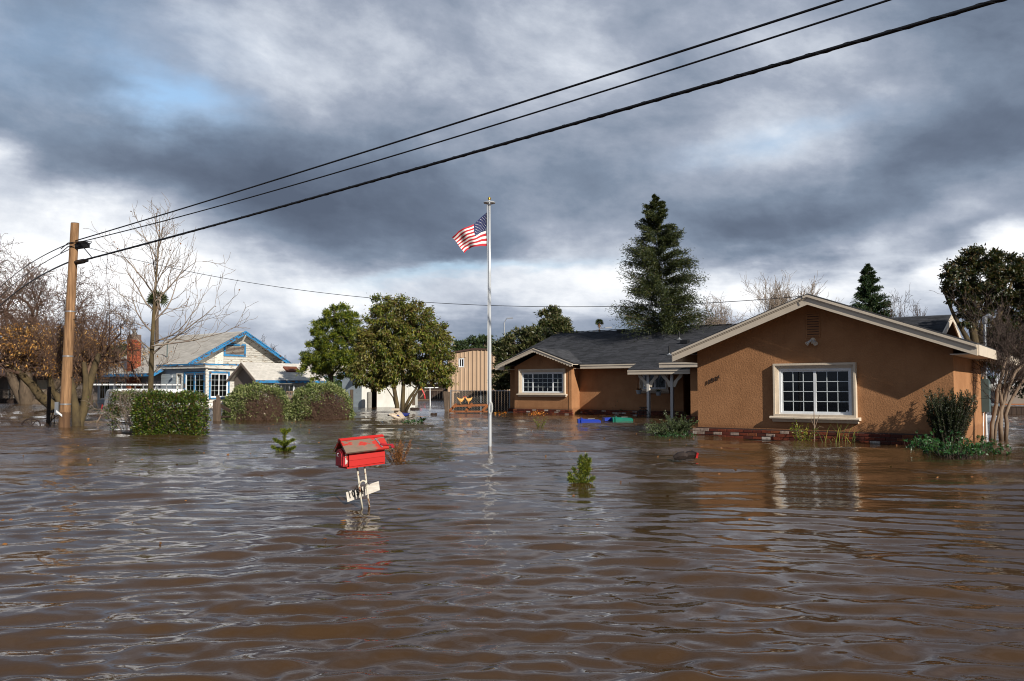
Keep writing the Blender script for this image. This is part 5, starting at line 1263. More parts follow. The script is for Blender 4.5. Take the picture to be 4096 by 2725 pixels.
leafy('camphor_tree', 'round dense green tree with several trunks in front of the white garage', [(1600, 1222, 48, 34), (1525, 1222, 40, 38), (1560, 1300, 105, 85), (1650, 1285, 85, 80), (1480, 1370, 62, 70), (1735, 1340, 65, 50), (1560, 1400, 120, 70), (1680, 1400, 110, 80), (1465, 1470, 55, 62), (1765, 1430, 55, 70), (1620, 1470, 130, 60), (1430, 1505, 30, 42), (1500, 1525, 45, 34), (1780, 1500, 42, 46), (1560, 1500, 60, 45), (1690, 1500, 60, 50)], 38.4, 62000, .13, .050, L['camphor'], 42,
      [([(1592, 1690), (1588, 1620), (1572, 1530), (1560, 1440), (1550, 1350)], .115, .04), ([(1612, 1695), (1610, 1620), (1614, 1540), (1604, 1440), (1620, 1330)], .12, .04), ([(1604, 1660), (1640, 1590), (1664, 1556), (1690, 1480)], .08, .03), ([(1618, 1655), (1650, 1600), (1690, 1530), (1716, 1470)], .062, .03), ([(1590, 1650), (1572, 1590), (1545, 1550)], .035, .02), ([(1596, 1650), (1583, 1560), (1572, 1500)], .04, .025)], bark='mossbark', droop=.9, clump=.15, nclump=620, shell=.35)
leafy('loquat_tree', 'dark green broad-leaved tree against the left gable of the stucco house', [(2030, 1400, 55, 50), (2085, 1370, 80, 52), (2040, 1480, 62, 55), (2120, 1420, 70, 60), (2015, 1530, 45, 34), (2150, 1350, 60, 40)], 43.5, 20000, .17, .06, L['loquat'], 43, [([(2060, 1620), (2060, 1500), (2080, 1400)], .1, .04)], droop=0, clump=.12, nclump=300, group='broad-leaved trees behind the left roof')
leafy('loquat_tree', 'taller broad-leaved tree crown rising behind the left end of the grey roof', [(2200, 1270, 42, 40), (2225, 1310, 58, 45), (2260, 1340, 50, 30), (2180, 1330, 40, 50)], 47, 15000, .17, .06, L['loquat'], 44, [([(2215, 1560), (2215, 1400), (2215, 1300)], .1, .04)], droop=0, clump=.13, nclump=200, group='broad-leaved trees behind the left roof')
for i, (px, py, rx, ry, lb) in enumerate(((1838, 1385, 26, 22, 'farthest left green treetop over the tan metal building'), (1895, 1375, 38, 26, 'middle green treetop over the tan metal building'), (1940, 1368, 30, 30, 'green treetop beside the flagpole over the metal building'), (1985, 1405, 40, 34, 'green treetop right of the flagpole behind the metal building'))):
    leafy('distant_tree', lb, [(px, py, rx, ry), (px, py + ry*1.6, rx*.7, ry)], 105, 2600, .30, .14, L['far'], 50 + i, [([(px, 1540), (px, 1450), (px, py)], .2, .1)], group='green treetops over the metal building', nclump=60, clump=.2)
leafy('green_shrub', 'green bush behind the chimney of the blue trimmed house', [(440, 1440, 60, 50), (395, 1480, 50, 40), (480, 1420, 40, 40)], 76, 9000, .26, .10, L['far'], 57, [([(430, 1590), (435, 1500), (440, 1450)], .15, .06)], cat='bush', part='foliage', nclump=120)
# big dark magnolia at the right
leafy('magnolia_tree', 'large dark evergreen tree with spreading limbs behind the right end of the stucco house', [(3945, 1030, 85, 45), (3860, 1065, 70, 45), (4020, 1060, 75, 55), (3905, 1120, 115, 60), (4050, 1150, 110, 90), (3850, 1170, 62, 55), (3960, 1210, 95, 80), (4090, 1280, 90, 110), (3800, 1110, 34, 22), (3778, 1150, 26, 14), (3870, 1255, 45, 50), (4010, 1340, 70, 60), (4180, 1100, 90, 110), (4200, 1280, 110, 120), (3960, 1330, 40, 50), (3990, 1400, 90, 70), (4080, 1400, 90, 90), (4070, 1330, 80, 80)], 27.5, 68000, .11, .046, L['magnolia'], 45,
      [([(3925, 1640), (3905, 1400), (3885, 1290), (3865, 1170), (3850, 1080)], .16, .05), ([(3915, 1450), (3860, 1340), (3815, 1260), (3775, 1165)], .10, .03), ([(3920, 1450), (3925, 1330), (3950, 1200), (3965, 1070)], .13, .04), ([(3925, 1400), (3985, 1290), (4030, 1180), (4060, 1090)], .10, .03), ([(3905, 1380), (3905, 1260), (3920, 1140)], .07, .03), ([(3940, 1420), (4040, 1330), (4130, 1230)], .09, .03)], bark='mossbark', depth=.7, clump=.12, nclump=760, shell=.3, droop=.2)
# conifers built of drooping sprays
def conifer(name, label, cx, ytop, ybot, D, prof, lean, n, Ln, Wd, lm, seed, nb, bark='bark'):
    b = base_of(cx, D); t = thing(name, label, 'tree', b); r = NR(seed); k_ = D / FX
    q = MB(); tx = lambda f: cx + lean * (1 - f)
    q.tube([b - Z*.5] + [AT(tx(f), ytop + (ybot - ytop)*f, D) for f in (1, .75, .5, .25, .03)], [.34*k_*38/1.2*.6, .26*k_*38*.5, .2*k_*38*.4, .14*k_*38*.3, .08*k_*38*.3, .02], 9); q.build('trunk', M[bark], t)
    P, Dd, S = [], [], []
    per = n // nb
    for i in range(nb):
        f = ((i + r.random()) / nb) ** .8; hw = np.interp(f, prof[0], prof[1]) * k_ * r.uniform(.62, 1.12); a = r.uniform(0, 6.283)
        o = AT(tx(f), ytop + (ybot - ytop)*f, D); d = np.array([math.cos(a), math.sin(a)*.9, r.uniform(-.05, .5)]); d /= np.linalg.norm(d)
        e = o + d*hw; mid = o + d*hw*.55 - Z*hw*.03; S += [(o, mid, .035*k_*38*.5, .02), (mid, e, .02, .008)]
        u = np.clip(np.round(r.random(per) ** .7 * 5) / 5 + r.normal(size=per) * .035, 0, 1.05); base = o + (e - o) * u[:, None]; sp = (.055 + .085*u)[:, None] * hw * .75
        p = base + r.normal(size=(per, 3)) * sp * np.array([.8, .8, .42]); p[:, 2] -= np.abs(r.normal(size=per)) * .10 * hw
        P.append(p); Dd.append(d * .8 + r.normal(size=(per, 3))*.55 + np.array([0, 0, -.35]))
    P = np.concatenate(P); Dd = np.concatenate(Dd); leaves('crown', P, Dd, np.full(len(P), Ln), np.full(len(P), Wd), lm, t, r)
    segs('limbs', S, M[bark], t, 4, kind='stuff'); return t
conifer('redwood_tree', 'tall dark redwood tree towering behind the grey shingle roof', 2655, 785, 1345, 38, ([0, .06, .16, .3, .45, .6, .8, 1], [8, 34, 64, 92, 130, 150, 178, 180]), -34, 84000, .125, .028, L['redwood'], 61, 150)
conifer('fir_tree', 'small dark green conifer top behind the right slope of the stucco gable', 3490, 1058, 1300, 42, ([0, .15, .4, .7, 1], [6, 22, 42, 70, 85]), -22, 24000, .13, .036, L['fir'], 62, 120)
bb = 'bare trees behind the stucco house'
for px, py, D, sp, sd, lb, mt, opt in (
    (2925, 1150, 40, 4.2, 71, 'pale bare tree between the redwood and the gable peak', 'twigpale', dict(dens=.9)),
    (3270, 1065, 40, 4.0, 72, 'bare tree with upright shoots right behind the gable peak', 'twigpale', dict(dens=.9, up=.22, ang=(14, 40))),
    (3625, 1130, 38, 3.0, 73, 'dark bare tree between the small conifer and the rear gable', 'twigdark', {}),
    (3730, 1150, 40, 2.6, 76, 'dark bare tree just left of the large dark evergreen', 'twigdark', {}),
    (1075, 1335, 78, 4.0, 74, 'small dark bare tree seen over the right end of the blue trimmed gable', 'twigdark', {})):
    o = dict(n=4, wob=.16, kids=2, dens=.25, ang=(18, 50), up=.10, rmin=.0055 * D / 40, ratio=(.5, .8), first=1); o.update(opt)
    bare_tree('bare_tree', lb, base_of(px, D), top_of(py, D), sp, sd, ('bark', mt), 5, .14, bb, opt=o, trunks=[((0, 0, 1), .9), ((.5, .1, .8), .8), ((-.5, -.1, .8), .8)])
# crape myrtle by the corner
D = 18.8; b = base_of(3995, D); cm = thing('crape_myrtle', 'multi-stemmed bare crape myrtle with pale smooth trunks beside the right wall', 'tree', b); r = NR(81); out, tips = [], []
for pts, r0, r1 in (([(3965, 1765), (3968, 1700), (3985, 1620), (3990, 1560), (4015, 1480)], .046, .028), ([(4005, 1768), (4002, 1690), (4005, 1640), (4030, 1560), (4060, 1490), (4110, 1440)], .05, .028), ([(4022, 1765), (4028, 1700), (4022, 1660), (4040, 1610), (4080, 1540), (4130, 1470)], .042, .026), ([(3978, 1765), (3985, 1700), (4004, 1630), (4012, 1560), (4030, 1480)], .03, .02), ([(4008, 1640), (3998, 1560), (4005, 1500), (4028, 1430)], .03, .02)):
    q = MB(); P = [AT(x, y, D) for x, y in pts]; q.tube(P, list(np.linspace(r0, r1, len(P))), 9); q.build('trunk', M['palebark'], cm, smooth=True)
    for P_ in P[2:]:
        for _ in range(2): grow(r, P_, np.array([r.normal()*.45, r.normal()*.45, 1]), r.uniform(.55, .9), 0.010, 1, 4, out, tips, dict(n=4, wob=.12, kids=2, dens=.12, ang=(14, 42), up=.08, rmin=.0035, ratio=(.5, .78)))
segs('branches', [s[:4] for s in out], M['twigdark'], cm, 3)

# ------------------------------------------------------------------ hedges and shrubs
def cloud_box(r, n, c, ax, ay, az_, thick=.14):
    """points in the outer layer of a rounded box"""
    u = r.uniform(-1, 1, size=(n, 3)); f = r.integers(0, 5, n); dep = 1 - thick * r.random(n) ** 1.5
    for i in range(n):
        if f[i] == 0: u[i, 2] = dep[i]
        elif f[i] in (1, 2): u[i, 1] = -dep[i]
        elif f[i] == 3: u[i, 0] = dep[i] * (1 if r.random() < .5 else -1)
    nr = np.sign(u) * (np.abs(u) ** 6); s = 1 / np.maximum(1, (np.abs(u)**5).sum(1) ** .2); u = u * (.35 + .65*s)[:, None] if False else u * s[:, None]
    return c + u[:, :1]*ax + u[:, 1:2]*ay + u[:, 2:]*az_, nr
hc = W(668, 1742); hg = thing('clipped_hedge', 'dense dark green clipped hedge standing in the water in front of the young bare tree', 'hedge', hc); r = NR(91)
c = hc + np.array([-.10, .46, .42]); P, nn = cloud_box(r, 15000, c, np.array([.76, .0, 0]), np.array([0, .46, 0]), Z*.50, .2)
P = P + r.normal(size=P.shape)*.022 + .030*np.sin(P[:, [1, 2, 0]]*9) + .018*np.sin(P[:, [2, 0, 1]]*23)
k_ = P[:, 2] > -.05; P, nn = P[k_], nn[k_]
nn3 = nn @ np.array([[1, 0, 0], [0, 1, 0], [0, 0, 1.]])
leaves('foliage', P, nn3*.8 + r.normal(size=P.shape)*.7 + [0, 0, .15], np.full(len(P), .062), np.full(len(P), .030), L['privet'], hg, r)
S = []
for i in range(420):
    a = c + np.array([r.uniform(-.6, .6), r.uniform(-.4, .5), -.5]); e = a + np.array([r.uniform(-.35, .35), r.uniform(-.3, .3), r.uniform(.5, .95)]); S.append((a, e, .009, .004))
segs('stems', S, M['twigdark'], hg, 3)
# sparse, see-through half of the hedge
sc0 = base_of(520, 21.9); sh = thing('sparse_hedge', 'thin half-bare hedge with twiggy stems left of the dense clipped hedge', 'hedge', sc0)
out, tips = [], []
for i in range(26):
    p = AT(r.uniform(505, 600), HOR, 21.9 + r.uniform(-.3, .3)); p[2] = -.1
    grow(r, p, np.array([r.normal()*.35 - .18, r.normal()*.2, 1]), r.uniform(.55, .8), .011, 0, 3, out, tips, dict(n=4, wob=.12, kids=1, dens=.9, ang=(15, 45), up=.04, rmin=.0035, first=1))
S = [s[:4] for s in out if s[1][2] < 1.02]; segs('stems', S, M['twigpale'], sh, 3)
P = np.array([s[1] for s in out if s[1][2] < 1.0]); ids = r.integers(0, len(P), 1500); P1 = P[ids] + r.normal(size=(1500, 3))*.03
P2_ = np.array([AT(x, y, 21.9 + d_) for x, y, d_ in zip(r.uniform(448, 660, 3000), 1583 + r.normal(size=3000)*11, r.uniform(-.3, .3, 3000))])
P3 = np.array([AT(x, y, 21.7 + d_) for x, y, d_ in zip(455 + r.normal(size=420)*18, 1646 + r.normal(size=420)*14, r.uniform(-.2, .2, 420))])
P4 = np.array([AT(x, y, 21.8 + d_) for x, y, d_ in zip(455 + r.normal(size=500)*9, r.uniform(1580, 1720, 500), r.uniform(-.2, .2, 500))])
P = np.concatenate([P1, P2_, P3, P4]); leaves('foliage', P, r.normal(size=P.shape) + [0, 0, .3], np.full(len(P), .050), np.full(len(P), .022), L['privet'], sh, r)
# the two rounded shrubs, leafy on the left and twiggy on the right
def round_shrub(label, cx, yb, rx, h, D, seed):
    c = base_of(cx, D); t = thing('round_shrub', label, 'shrub', c, 'rounded variegated shrubs'); r = NR(seed); n = 17000
    u = unit(r.normal(size=(n, 3))); u[:, 2] = np.abs(u[:, 2])*1.0 - .12
    Rr = np.array([rx, rx*.8, h]); rad = 1 - .16*r.random(n)**1.3
    pw = np.abs(u)**2.8; sq = 1/(pw.sum(1)**(1/2.8)); P = c + u*sq[:, None]*rad[:, None]*Rr
    P = P + u * (.05*np.sin(P[:, 0]*11 + P[:, 2]*7) + .04*np.sin(P[:, 1]*13 + P[:, 2]*17) + np.abs(r.normal(size=n))*.03)[:, None]
    q = u @ np.array([.62, -.74, -.22]); bare = q + .12*np.sin(P[:, 2]*9 + P[:, 0]*7) > .46
    keep = (~bare) | (r.random(n) < .07); keep &= P[:, 2] > -.02; P, u_ = P[keep], u[keep]
    leaves('foliage', P + r.normal(size=P.shape)*.014, u_*.9 + r.normal(size=P.shape)*.6, np.full(len(P), .070), np.full(len(P), .036), L['varieg'], t, r)
    S = []; m = 5200
    uu = unit(np.array([.5, -.80, .05]) + r.normal(size=(m, 3))*.50); uu[:, 2] = np.abs(uu[:, 2])*.9 - .1
    for v in uu:
        sq = 1/((np.abs(v)**2.8).sum()**(1/2.8)); e = c + v*sq*Rr*r.uniform(.55, .98); tdir = unit(r.normal(size=3) + [0, 0, .4]); tdir = tdir - v*np.dot(tdir, v)*.7
        m1 = e + tdir*r.uniform(.05, .15)*rx; a = e - tdir*.13*rx - v*.10*rx; S += [(a, e, .0055, .004), (e, m1, .004, .0028)]
    S = [s for s in S if s[0][2] > -.1]; segs('twigs', S, M['twig'], t, 3)
    S = [(c + np.array([r.normal()*.15*rx, r.normal()*.15*rx, -.1]), c + unit(r.normal(size=3)*[1, 1, .6] + [0, 0, .35])*Rr*r.uniform(.5, .8), .014, .006) for _ in range(420)]
    segs('stems', S, M['twigdark'], t, 4)
round_shrub('left one of two big rounded pale-edged shrubs beside the broken post stumps', 1027, 1685, 1.00, 1.13, 30.2, 101)
round_shrub('right one of two big rounded pale-edged shrubs with bare twigs facing the garage', 1287, 1678, 1.02, 1.17, 31.0, 102)

def sprigs(name, label, c, n, h, spread, seed, lm, stem, Ln, Wd, cat='plant', group=None, per=14, lean=(0, 0), arch=.4, upb=1.0, r0=.006, loc=None, low=.0, part='leaves'):
    t = thing(name, label, cat, np.array([c[0], c[1], 0]), group); r = NR(seed); S, P, Dd = [], [], []
    for i in range(n):
        a = r.uniform(0, 6.283); s_0 = np.array([math.cos(a), math.sin(a), 0]) * spread * r.random()**.6; p = np.array([c[0], c[1], -.06]) + s_0*.55
        d = np.array([s_0[0]/max(spread, .01)*.55 + lean[0], s_0[1]/max(spread, .01)*.55 + lean[1], upb]); d = unit(d + r.normal(size=3)*.12); hh = h * r.uniform(.55, 1.1); m = 6
        for j in range(m):
            d = unit(d + np.array([math.cos(a), math.sin(a), -.5])*arch*.25 + np.array([lean[0], lean[1], 0])*arch*.4 + r.normal(size=3)*.05); q = p + d*hh/m; S.append((p, q, r0*(1-j/m*.7), r0*(1-(j+1)/m*.7)))
            if j/m >= low:
                for _ in range(max(1, per//m)): P.append(p + (q-p)*r.random()); Dd.append(d*.6 + r.normal(size=3)*.7)
            p = q
    segs('stems', S, stem, t, 3); P = np.array(P); Dd = np.array(Dd); k_ = P[:, 2] > -.02; P, Dd = P[k_], Dd[k_]
    leaves(part, P, Dd, np.full(len(P), Ln), np.full(len(P), Wd), lm, t, r); return t
sprigs('rosemary_bush', 'windswept green and silver bush bending left in front of the porch', W(2690, 1742), 170, .60, .33, 111, L['rosemary'], M['twigdark'], .052, .012, cat='bush', per=60, lean=(-.25, -.1), arch=.6, upb=1.0, r0=.004)
sprigs('evergreen_shrub', 'dark upright shrub against the right corner of the stucco wall', W(3800, 1790), 210, 1.05, .26, 112, L['dark'], M['twigdark'], .042, .012, cat='bush', per=230, upb=2.0, arch=.05, r0=.006)
sprigs('evergreen_shrub', 'low dark tuft spreading over the water right of the corner shrub', W(3890, 1775), 34, .42, .35, 113, L['dark'], M['twigdark'], .034, .010, cat='bush', per=30, arch=.9, upb=.4, lean=(.5, 0), r0=.005)
def ground_leaves(name, label, pts, n, h, lm, seed, Ln, Wd, cat='plant'):
    """low sprawling leafy plant; pts = photo pixels along its waterline"""
    C_ = [W(*p) for p in pts]; c = np.mean(C_, 0); t = thing(name, label, cat, c); r = NR(seed); P, Dd, S = [], [], []
    for i in range(n):
        a = C_[r.integers(len(C_))] + np.array([r.normal()*.14, r.normal()*.14, 0]); q = a + np.array([r.normal()*.05, r.normal()*.05, abs(r.normal())*h*.5 + .02]); S.append((a - Z*.05, q, .003, .002))
        rosette = unit(r.normal(size=3)*[1, 1, .35] + [0, -.2, .5]); s1 = unit(np.cross(rosette, r.normal(size=3))); s2 = np.cross(rosette, s1)
        for k_ in range(6): an = k_*1.047 + r.random()*.3; P.append(q); Dd.append(s1*math.cos(an) + s2*math.sin(an) + rosette*.25)
    segs('stems', S, M['twigdark'], t, 3, kind='stuff'); P = np.array(P); leaves('leaves', P, np.array(Dd), np.full(len(P), Ln), np.full(len(P), Wd), lm, t, r)
ground_leaves('mallow_plant', 'bright green sprawling leafy plant floating at the foot of the corner shrub', [(3690, 1800), (3730, 1806), (3770, 1815), (3810, 1822), (3850, 1826), (3900, 1822), (3940, 1815), (3700, 1790)], 520, .20, L['ivy'], 114, .046, .030)
ground_leaves('mallow_plant', 'small bright green leafy clump at the right foot of the windswept bush', [(2750, 1745), (2720, 1750), (2680, 1752)], 110, .06, L['ivy'], 115, .03, .018)
ground_leaves('vine_plant', 'bright green leafy plant along the brick skirt left of the porch', [(2495, 1661), (2520, 1660), (2545, 1660), (2570, 1661)], 240, .42, L['ivy'], 116, .075, .05)
sprigs('yellow_green_weed', 'tall yellow-green weed growing below the big window', W(3215, 1768), 26, .50, .17, 117, L['weed'], M['twig'], .040, .020, per=34, arch=.2, r0=.004)
q = MB(); b = W(3258, 1768); wd = thing('dead_stalk', 'bare brown cut stalk rising in front of the window sill beside the weed', 'stalk', b)
q.tube([b - Z*.1, b + np.array([.0, 0, .35]), b + np.array([.0, 0, .62])], [.013, .011, .008], 7); q.tube([b + Z*.25, b + np.array([.06, 0, .42]), b + np.array([.11, 0, .53])], [.009, .007, .006], 6); q.tube([b + Z*.3, b + np.array([-.05, .02, .44]), b + np.array([-.06, 0, .50])], [.007, .005, .004], 6)
q.tube([b + Z*.22, b + np.array([.10, 0, .30]), b + np.array([.2, .02, .29])], [.005, .004, .002], 5); q.build('stalk', M['palebark'], wd)
t = thing('reeds', 'few thin yellow-green reed blades standing below the window sill', 'reeds', W(3350, 1772)); r = NR(118); q = MB()
for i in range(34):
    b = W(r.uniform(3290, 3420), r.uniform(1762, 1775)); h = r.uniform(.12, .42); l = r.normal()*.16; wd_ = np.array([.006, 0, 0]); m = b + np.array([l*.4, 0, h*.6]); e = b + np.array([l, 0, h]); q.quad(b - wd_ - Z*.05, b + wd_ - Z*.05, m + wd_*.7, m - wd_*.7); q.quad(m - wd_*.7, m + wd_*.7, e, e)
q.build('blades', L['weed'], t, kind='stuff')
sprigs('flowering_weed', 'spindly weed with yellow and orange leaves in the water before the bay window', W(2158, 1708), 16, .36, .10, 119, L['weed'], M['twig'], .035, .018, per=22, arch=.15, r0=.003)
leaf_c = W(2150, 1706); r = NR(120); P = leaf_c + np.array([0, 0, .36]) + r.normal(size=(160, 3))*[.13, .08, .025]; 
o = leaves('flower_heads', P, r.normal(size=P.shape), np.full(160, .035), np.full(160, .02), L['flower'], None, r); tag(o, 'orange floating blossoms caught on top of the spindly weed', 'flowers')
sprigs('twiggy_seedling', 'small brown twiggy seedling left of the flagpole', W(1888, 1728), 18, .17, .17, 121, L['dead'], M['twigdark'], .022, .010, per=8, arch=.4, r0=.003)
sprigs('dead_conifer', 'dead rusty-brown small conifer beside the red mailbox', W(1592, 1858), 26, .40, .10, 122, L['dead'], M['twig'], .040, .006, cat='sapling', per=120, arch=.1, lean=(-.10, 0), r0=.004, part='needles')
# strap-leaved plant
b = W(1688, 1688); t = thing('agave_plant', 'dark green strap-leaved plant in the water right of the round tree', 'plant', b); q = MB(); r = NR(123)
for i in range(22):
    a = r.uniform(0, 6.28); d = np.array([math.cos(a), math.sin(a), 0]); s1 = np.array([-d[1], d[0], 0])*.028; l = r.uniform(.20, .36); e_ = r.uniform(.5, 1.2)
    p = [b + d*l*x*math.cos(e_*(1-x*.5)) + Z*l*x*math.sin(e_*(1-x*.4)) for x in (0, .35, .7, 1)]
    q.quad(p[0]-s1*.6, p[0]+s1*.6, p[1]+s1, p[1]-s1); q.quad(p[1]-s1, p[1]+s1, p[2]+s1*.8, p[2]-s1*.8); q.quad(p[2]-s1*.8, p[2]+s1*.8, p[3], p[3])
q.build('leaves', L['agave'], t)
ground_leaves('floating_leaves', 'flat dark green leaves floating left of the strap-leaved plant', [(1655, 1690), (1640, 1692)], 26, .04, L['agave'], 124, .06, .04)
# pine saplings
def sapling(label, px, py, tips_, D, seed, group='small pine saplings in the flooded yard'):
    b = W(px, py); t = thing('pine_sapling', label, 'sapling', b, group); r = NR(seed); S, P, Dd = [], [], []
    for pts, dens in tips_:
        Q = [AT(x, y, b[1] + dd) for x, y, dd in pts]
        for a, c in zip(Q, Q[1:]):
            S.append((a, c, .006, .004)); n = int(dens * np.linalg.norm(c-a) * 1700); u = r.random((n, 1)); P.append(a + (c-a)*u); Dd.append(unit(c-a)*.6 + r.normal(size=(n, 3))*.62)
        e = Q[-1]; n = int(dens*26); P.append(np.repeat(e[None], n, 0)); Dd.append(unit(Q[-1]-Q[-2])*.9 + r.normal(size=(n, 3))*.35)
    segs('stem', S, M['twig'], t, 5); P = np.concatenate(P); Dd = np.concatenate(Dd); leaves('needles', P, Dd, np.full(len(P), .050), np.full(len(P), .0065), L['pine'], t, r)
sapling('small pine sapling with pale candle tips left of the mailbox', 1137, 1800, [([(1137, 1805, 0), (1138, 1760, 0), (1138, 1722, 0)], 1.3), ([(1138, 1776, 0), (1110, 1765, -.1), (1100, 1758, -.1)], 2.4), ([(1138, 1776, 0), (1160, 1765, .1), (1172, 1760, .1)], 2.4), ([(1138, 1735, 0), (1128, 1722, 0)], 2.2), ([(1138, 1735, 0), (1156, 1720, 0)], 2.2), ([(1137, 1800, 0), (1108, 1796, -.1), (1092, 1788, -.1)], 2.3), ([(1137, 1800, 0), (1162, 1796, -.1), (1176, 1790, -.1)], 2.3), ([(1138, 1780, 0), (1125, 1772, -.2)], 2), ([(1138, 1780, 0), (1150, 1772, -.2)], 2)], 15, 131)
sapling('taller pine sapling with several shoots in the water right of the flagpole', 2330, 1932, [([(2330, 1940, 0), (2345, 1890, 0), (2345, 1850, 0), (2344, 1828, 0)], 1.0), ([(2325, 1940, 0), (2322, 1890, 0), (2318, 1850, 0)], 1.0), ([(2335, 1900, 0), (2330, 1850, 0), (2326, 1834, 0)], 1.2), ([(2345, 1880, 0), (2356, 1845, 0)], 1.5), ([(2320, 1915, 0), (2305, 1895, 0), (2296, 1880, 0)], 1.0), ([(2325, 1935, 0), (2295, 1922, 0), (2280, 1900, 0)], 1.3), ([(2330, 1935, 0), (2355, 1925, 0), (2370, 1915, 0)], 1.3), ([(2345, 1900, 0), (2355, 1880, 0)], 1.6), ([(2300, 1925, 0), (2280, 1918, -.1)], 1.3)], 10, 132)
# low far trees closing the horizon
r = NR(140); n = 26000; a = r.uniform(R(-75), R(75), n); d = r.uniform(240, 330, n); hh = (1.5 + 2.6*np.abs(np.sin(a*37) * np.sin(a*91 + 1)) + 1.2*np.abs(np.sin(a*233))) * r.random(n)**.7
P = np.stack([d*np.sin(a), d*np.cos(a), hh - .3], -1); o = leaves('treeline', P, r.normal(size=P.shape), np.full(n, 1.5), np.full(n, .9), L['far'], None, r); tag(o, kind='stuff')

# ------------------------------------------------------------------ white van with a ladder on its rack
VD = np.array([.80, .60, 0]); VN = np.array([.60, -.80, 0]); VO = AT(446, HOR, 43.0); VO[2] = 0
vn = thing('van', 'white cargo van half under water behind the sparse hedge, ladder on its roof', 'van', VO)
fv = frame(VO, VD, VN); VW = 1.85
def vloft(rings, name, mt):
    q = MB(); n = len(rings[0]); k_ = 0
    for rg in rings: q.v += [tuple(p) for p in rg]
    for i in range(len(rings)-1):
        for j in range(n-1): q.f.append((i*n+j, i*n+j+1, (i+1)*n+j+1, (i+1)*n+j)); q.mi.append(0)
    q.f.append(tuple(range(n))); q.f.append(tuple((len(rings)-1)*n + j for j in range(n-1, -1, -1))); q.mi += [0, 0]
    return q.build(name, mt, vn, smooth=False)
def vsec(x, zt, w=VW, ins=.12, rear=0):
    """cross-section: side bottom, beltline, shoulder, roof, and down the far side"""
    pr = [(0, -.9), (0, .25), (ins*.35, .55 if zt > .6 else zt*.6), (ins, zt-.10), (ins+.10, zt-.02), (ins+.3, zt), (w-ins-.3, zt), (w-ins-.1, zt-.02), (w-ins, zt-.10), (w-ins*.35, .55 if zt > .6 else zt*.6), (w, .25), (w, -.9)]
    return [fv(x + rear*(z+.9)*.06, z, -o) for o, z in pr]
vloft([vsec(.0, .90, rear=1.4), vsec(.10, .97, rear=1.0), vsec(.6, 1.0), vsec(2.2, 1.0), vsec(3.3, .99), vsec(3.55, .95)], 'body', M['vanwhite'])
vloft([vsec(3.56, .94), vsec(4.05, .45, ins=.08), vsec(4.2, .30, ins=.06), vsec(4.95, .14, ins=.06), vsec(5.1, -.1, ins=.06)], 'bonnet', M['vanwhite'])
q = MB(); q.prism([fv(2.72, .30, .005), fv(3.55, .30, .005), fv(3.9, .30, .005), fv(3.50, .80, -.055), fv(2.78, .80, -.055)], VN*.006); q.build('side_window', M['glassdark'], vn)
q = MB(); q.hexa(fv(3.62, .86, -.25), fv(4.08, .42, -.15), fv(4.08, .42, -VW+.15), fv(3.62, .86, -VW+.25), (.01, 0, .012)); q.build('windscreen', M['glassdark'], vn)
for o in (.02, VW-.12):
    q = MB(); q.hexa(fv(-.02, -.05, -o), fv(-.02, -.05, -o-.10), fv(.01, .22, -o-.10), fv(.01, .22, -o), -VD*.03); q.build('tail_lamp', M['tail'], vn)
q = MB(); q.box(fv(.36, .02, .005), VD*.16, VN*.012, Z*.05); q.build('side_marker', M['tail'], vn)
q = MB(); q.hexa(fv(.075, -.3, -VW/2-.008), fv(.075, -.3, -VW/2+.008), fv(.145, .85, -VW/2+.008), fv(.145, .85, -VW/2-.008), -VD*.03)
q.build('door_seam', M['black'], vn)
q = MB(); q.box(fv(.05, .28, -VW/2+.08), VD*.04, VN*.10, Z*.05); q.build('door_handle', M['black'], vn)
q = MB(); bar(q, fv, .35, 2.6, .42, .44, -.02, .006); bar(q, fv, 2.64, 2.655, -.3, .86, -.08, .006); q.build('side_crease', M['chrome'], vn)
for a in (.5, 1.5, 2.6, 3.3):
    q = MB(); q.box(fv(a, 1.14, -VW/2), VD*.04, VN*(VW-.3), Z*.035)
    for o in (.2, VW-.2): q.box(fv(a, 1.06, -o), VD*.05, VN*.05, Z*.16)
    q.build('rack_bar', M['galv'], vn)
ld = thing('ladder', 'long aluminium extension ladder lying on the roof rack of the white van', 'ladder', fv(1.4, 1.17, -.4))
for o in (.25, .62):
    q = MB(); q.box(fv(1.15, 1.20, -o), VD*4.3, VN*.03, Z*.07); q.build('rail', M['ladder'], ld)
for i in range(16):
    q = MB(); q.tube([fv(-.9 + i*.27, 1.20, -.2), fv(-.9 + i*.27, 1.20, -.67)], .018, 6); q.build('rung', M['iron'], ld)

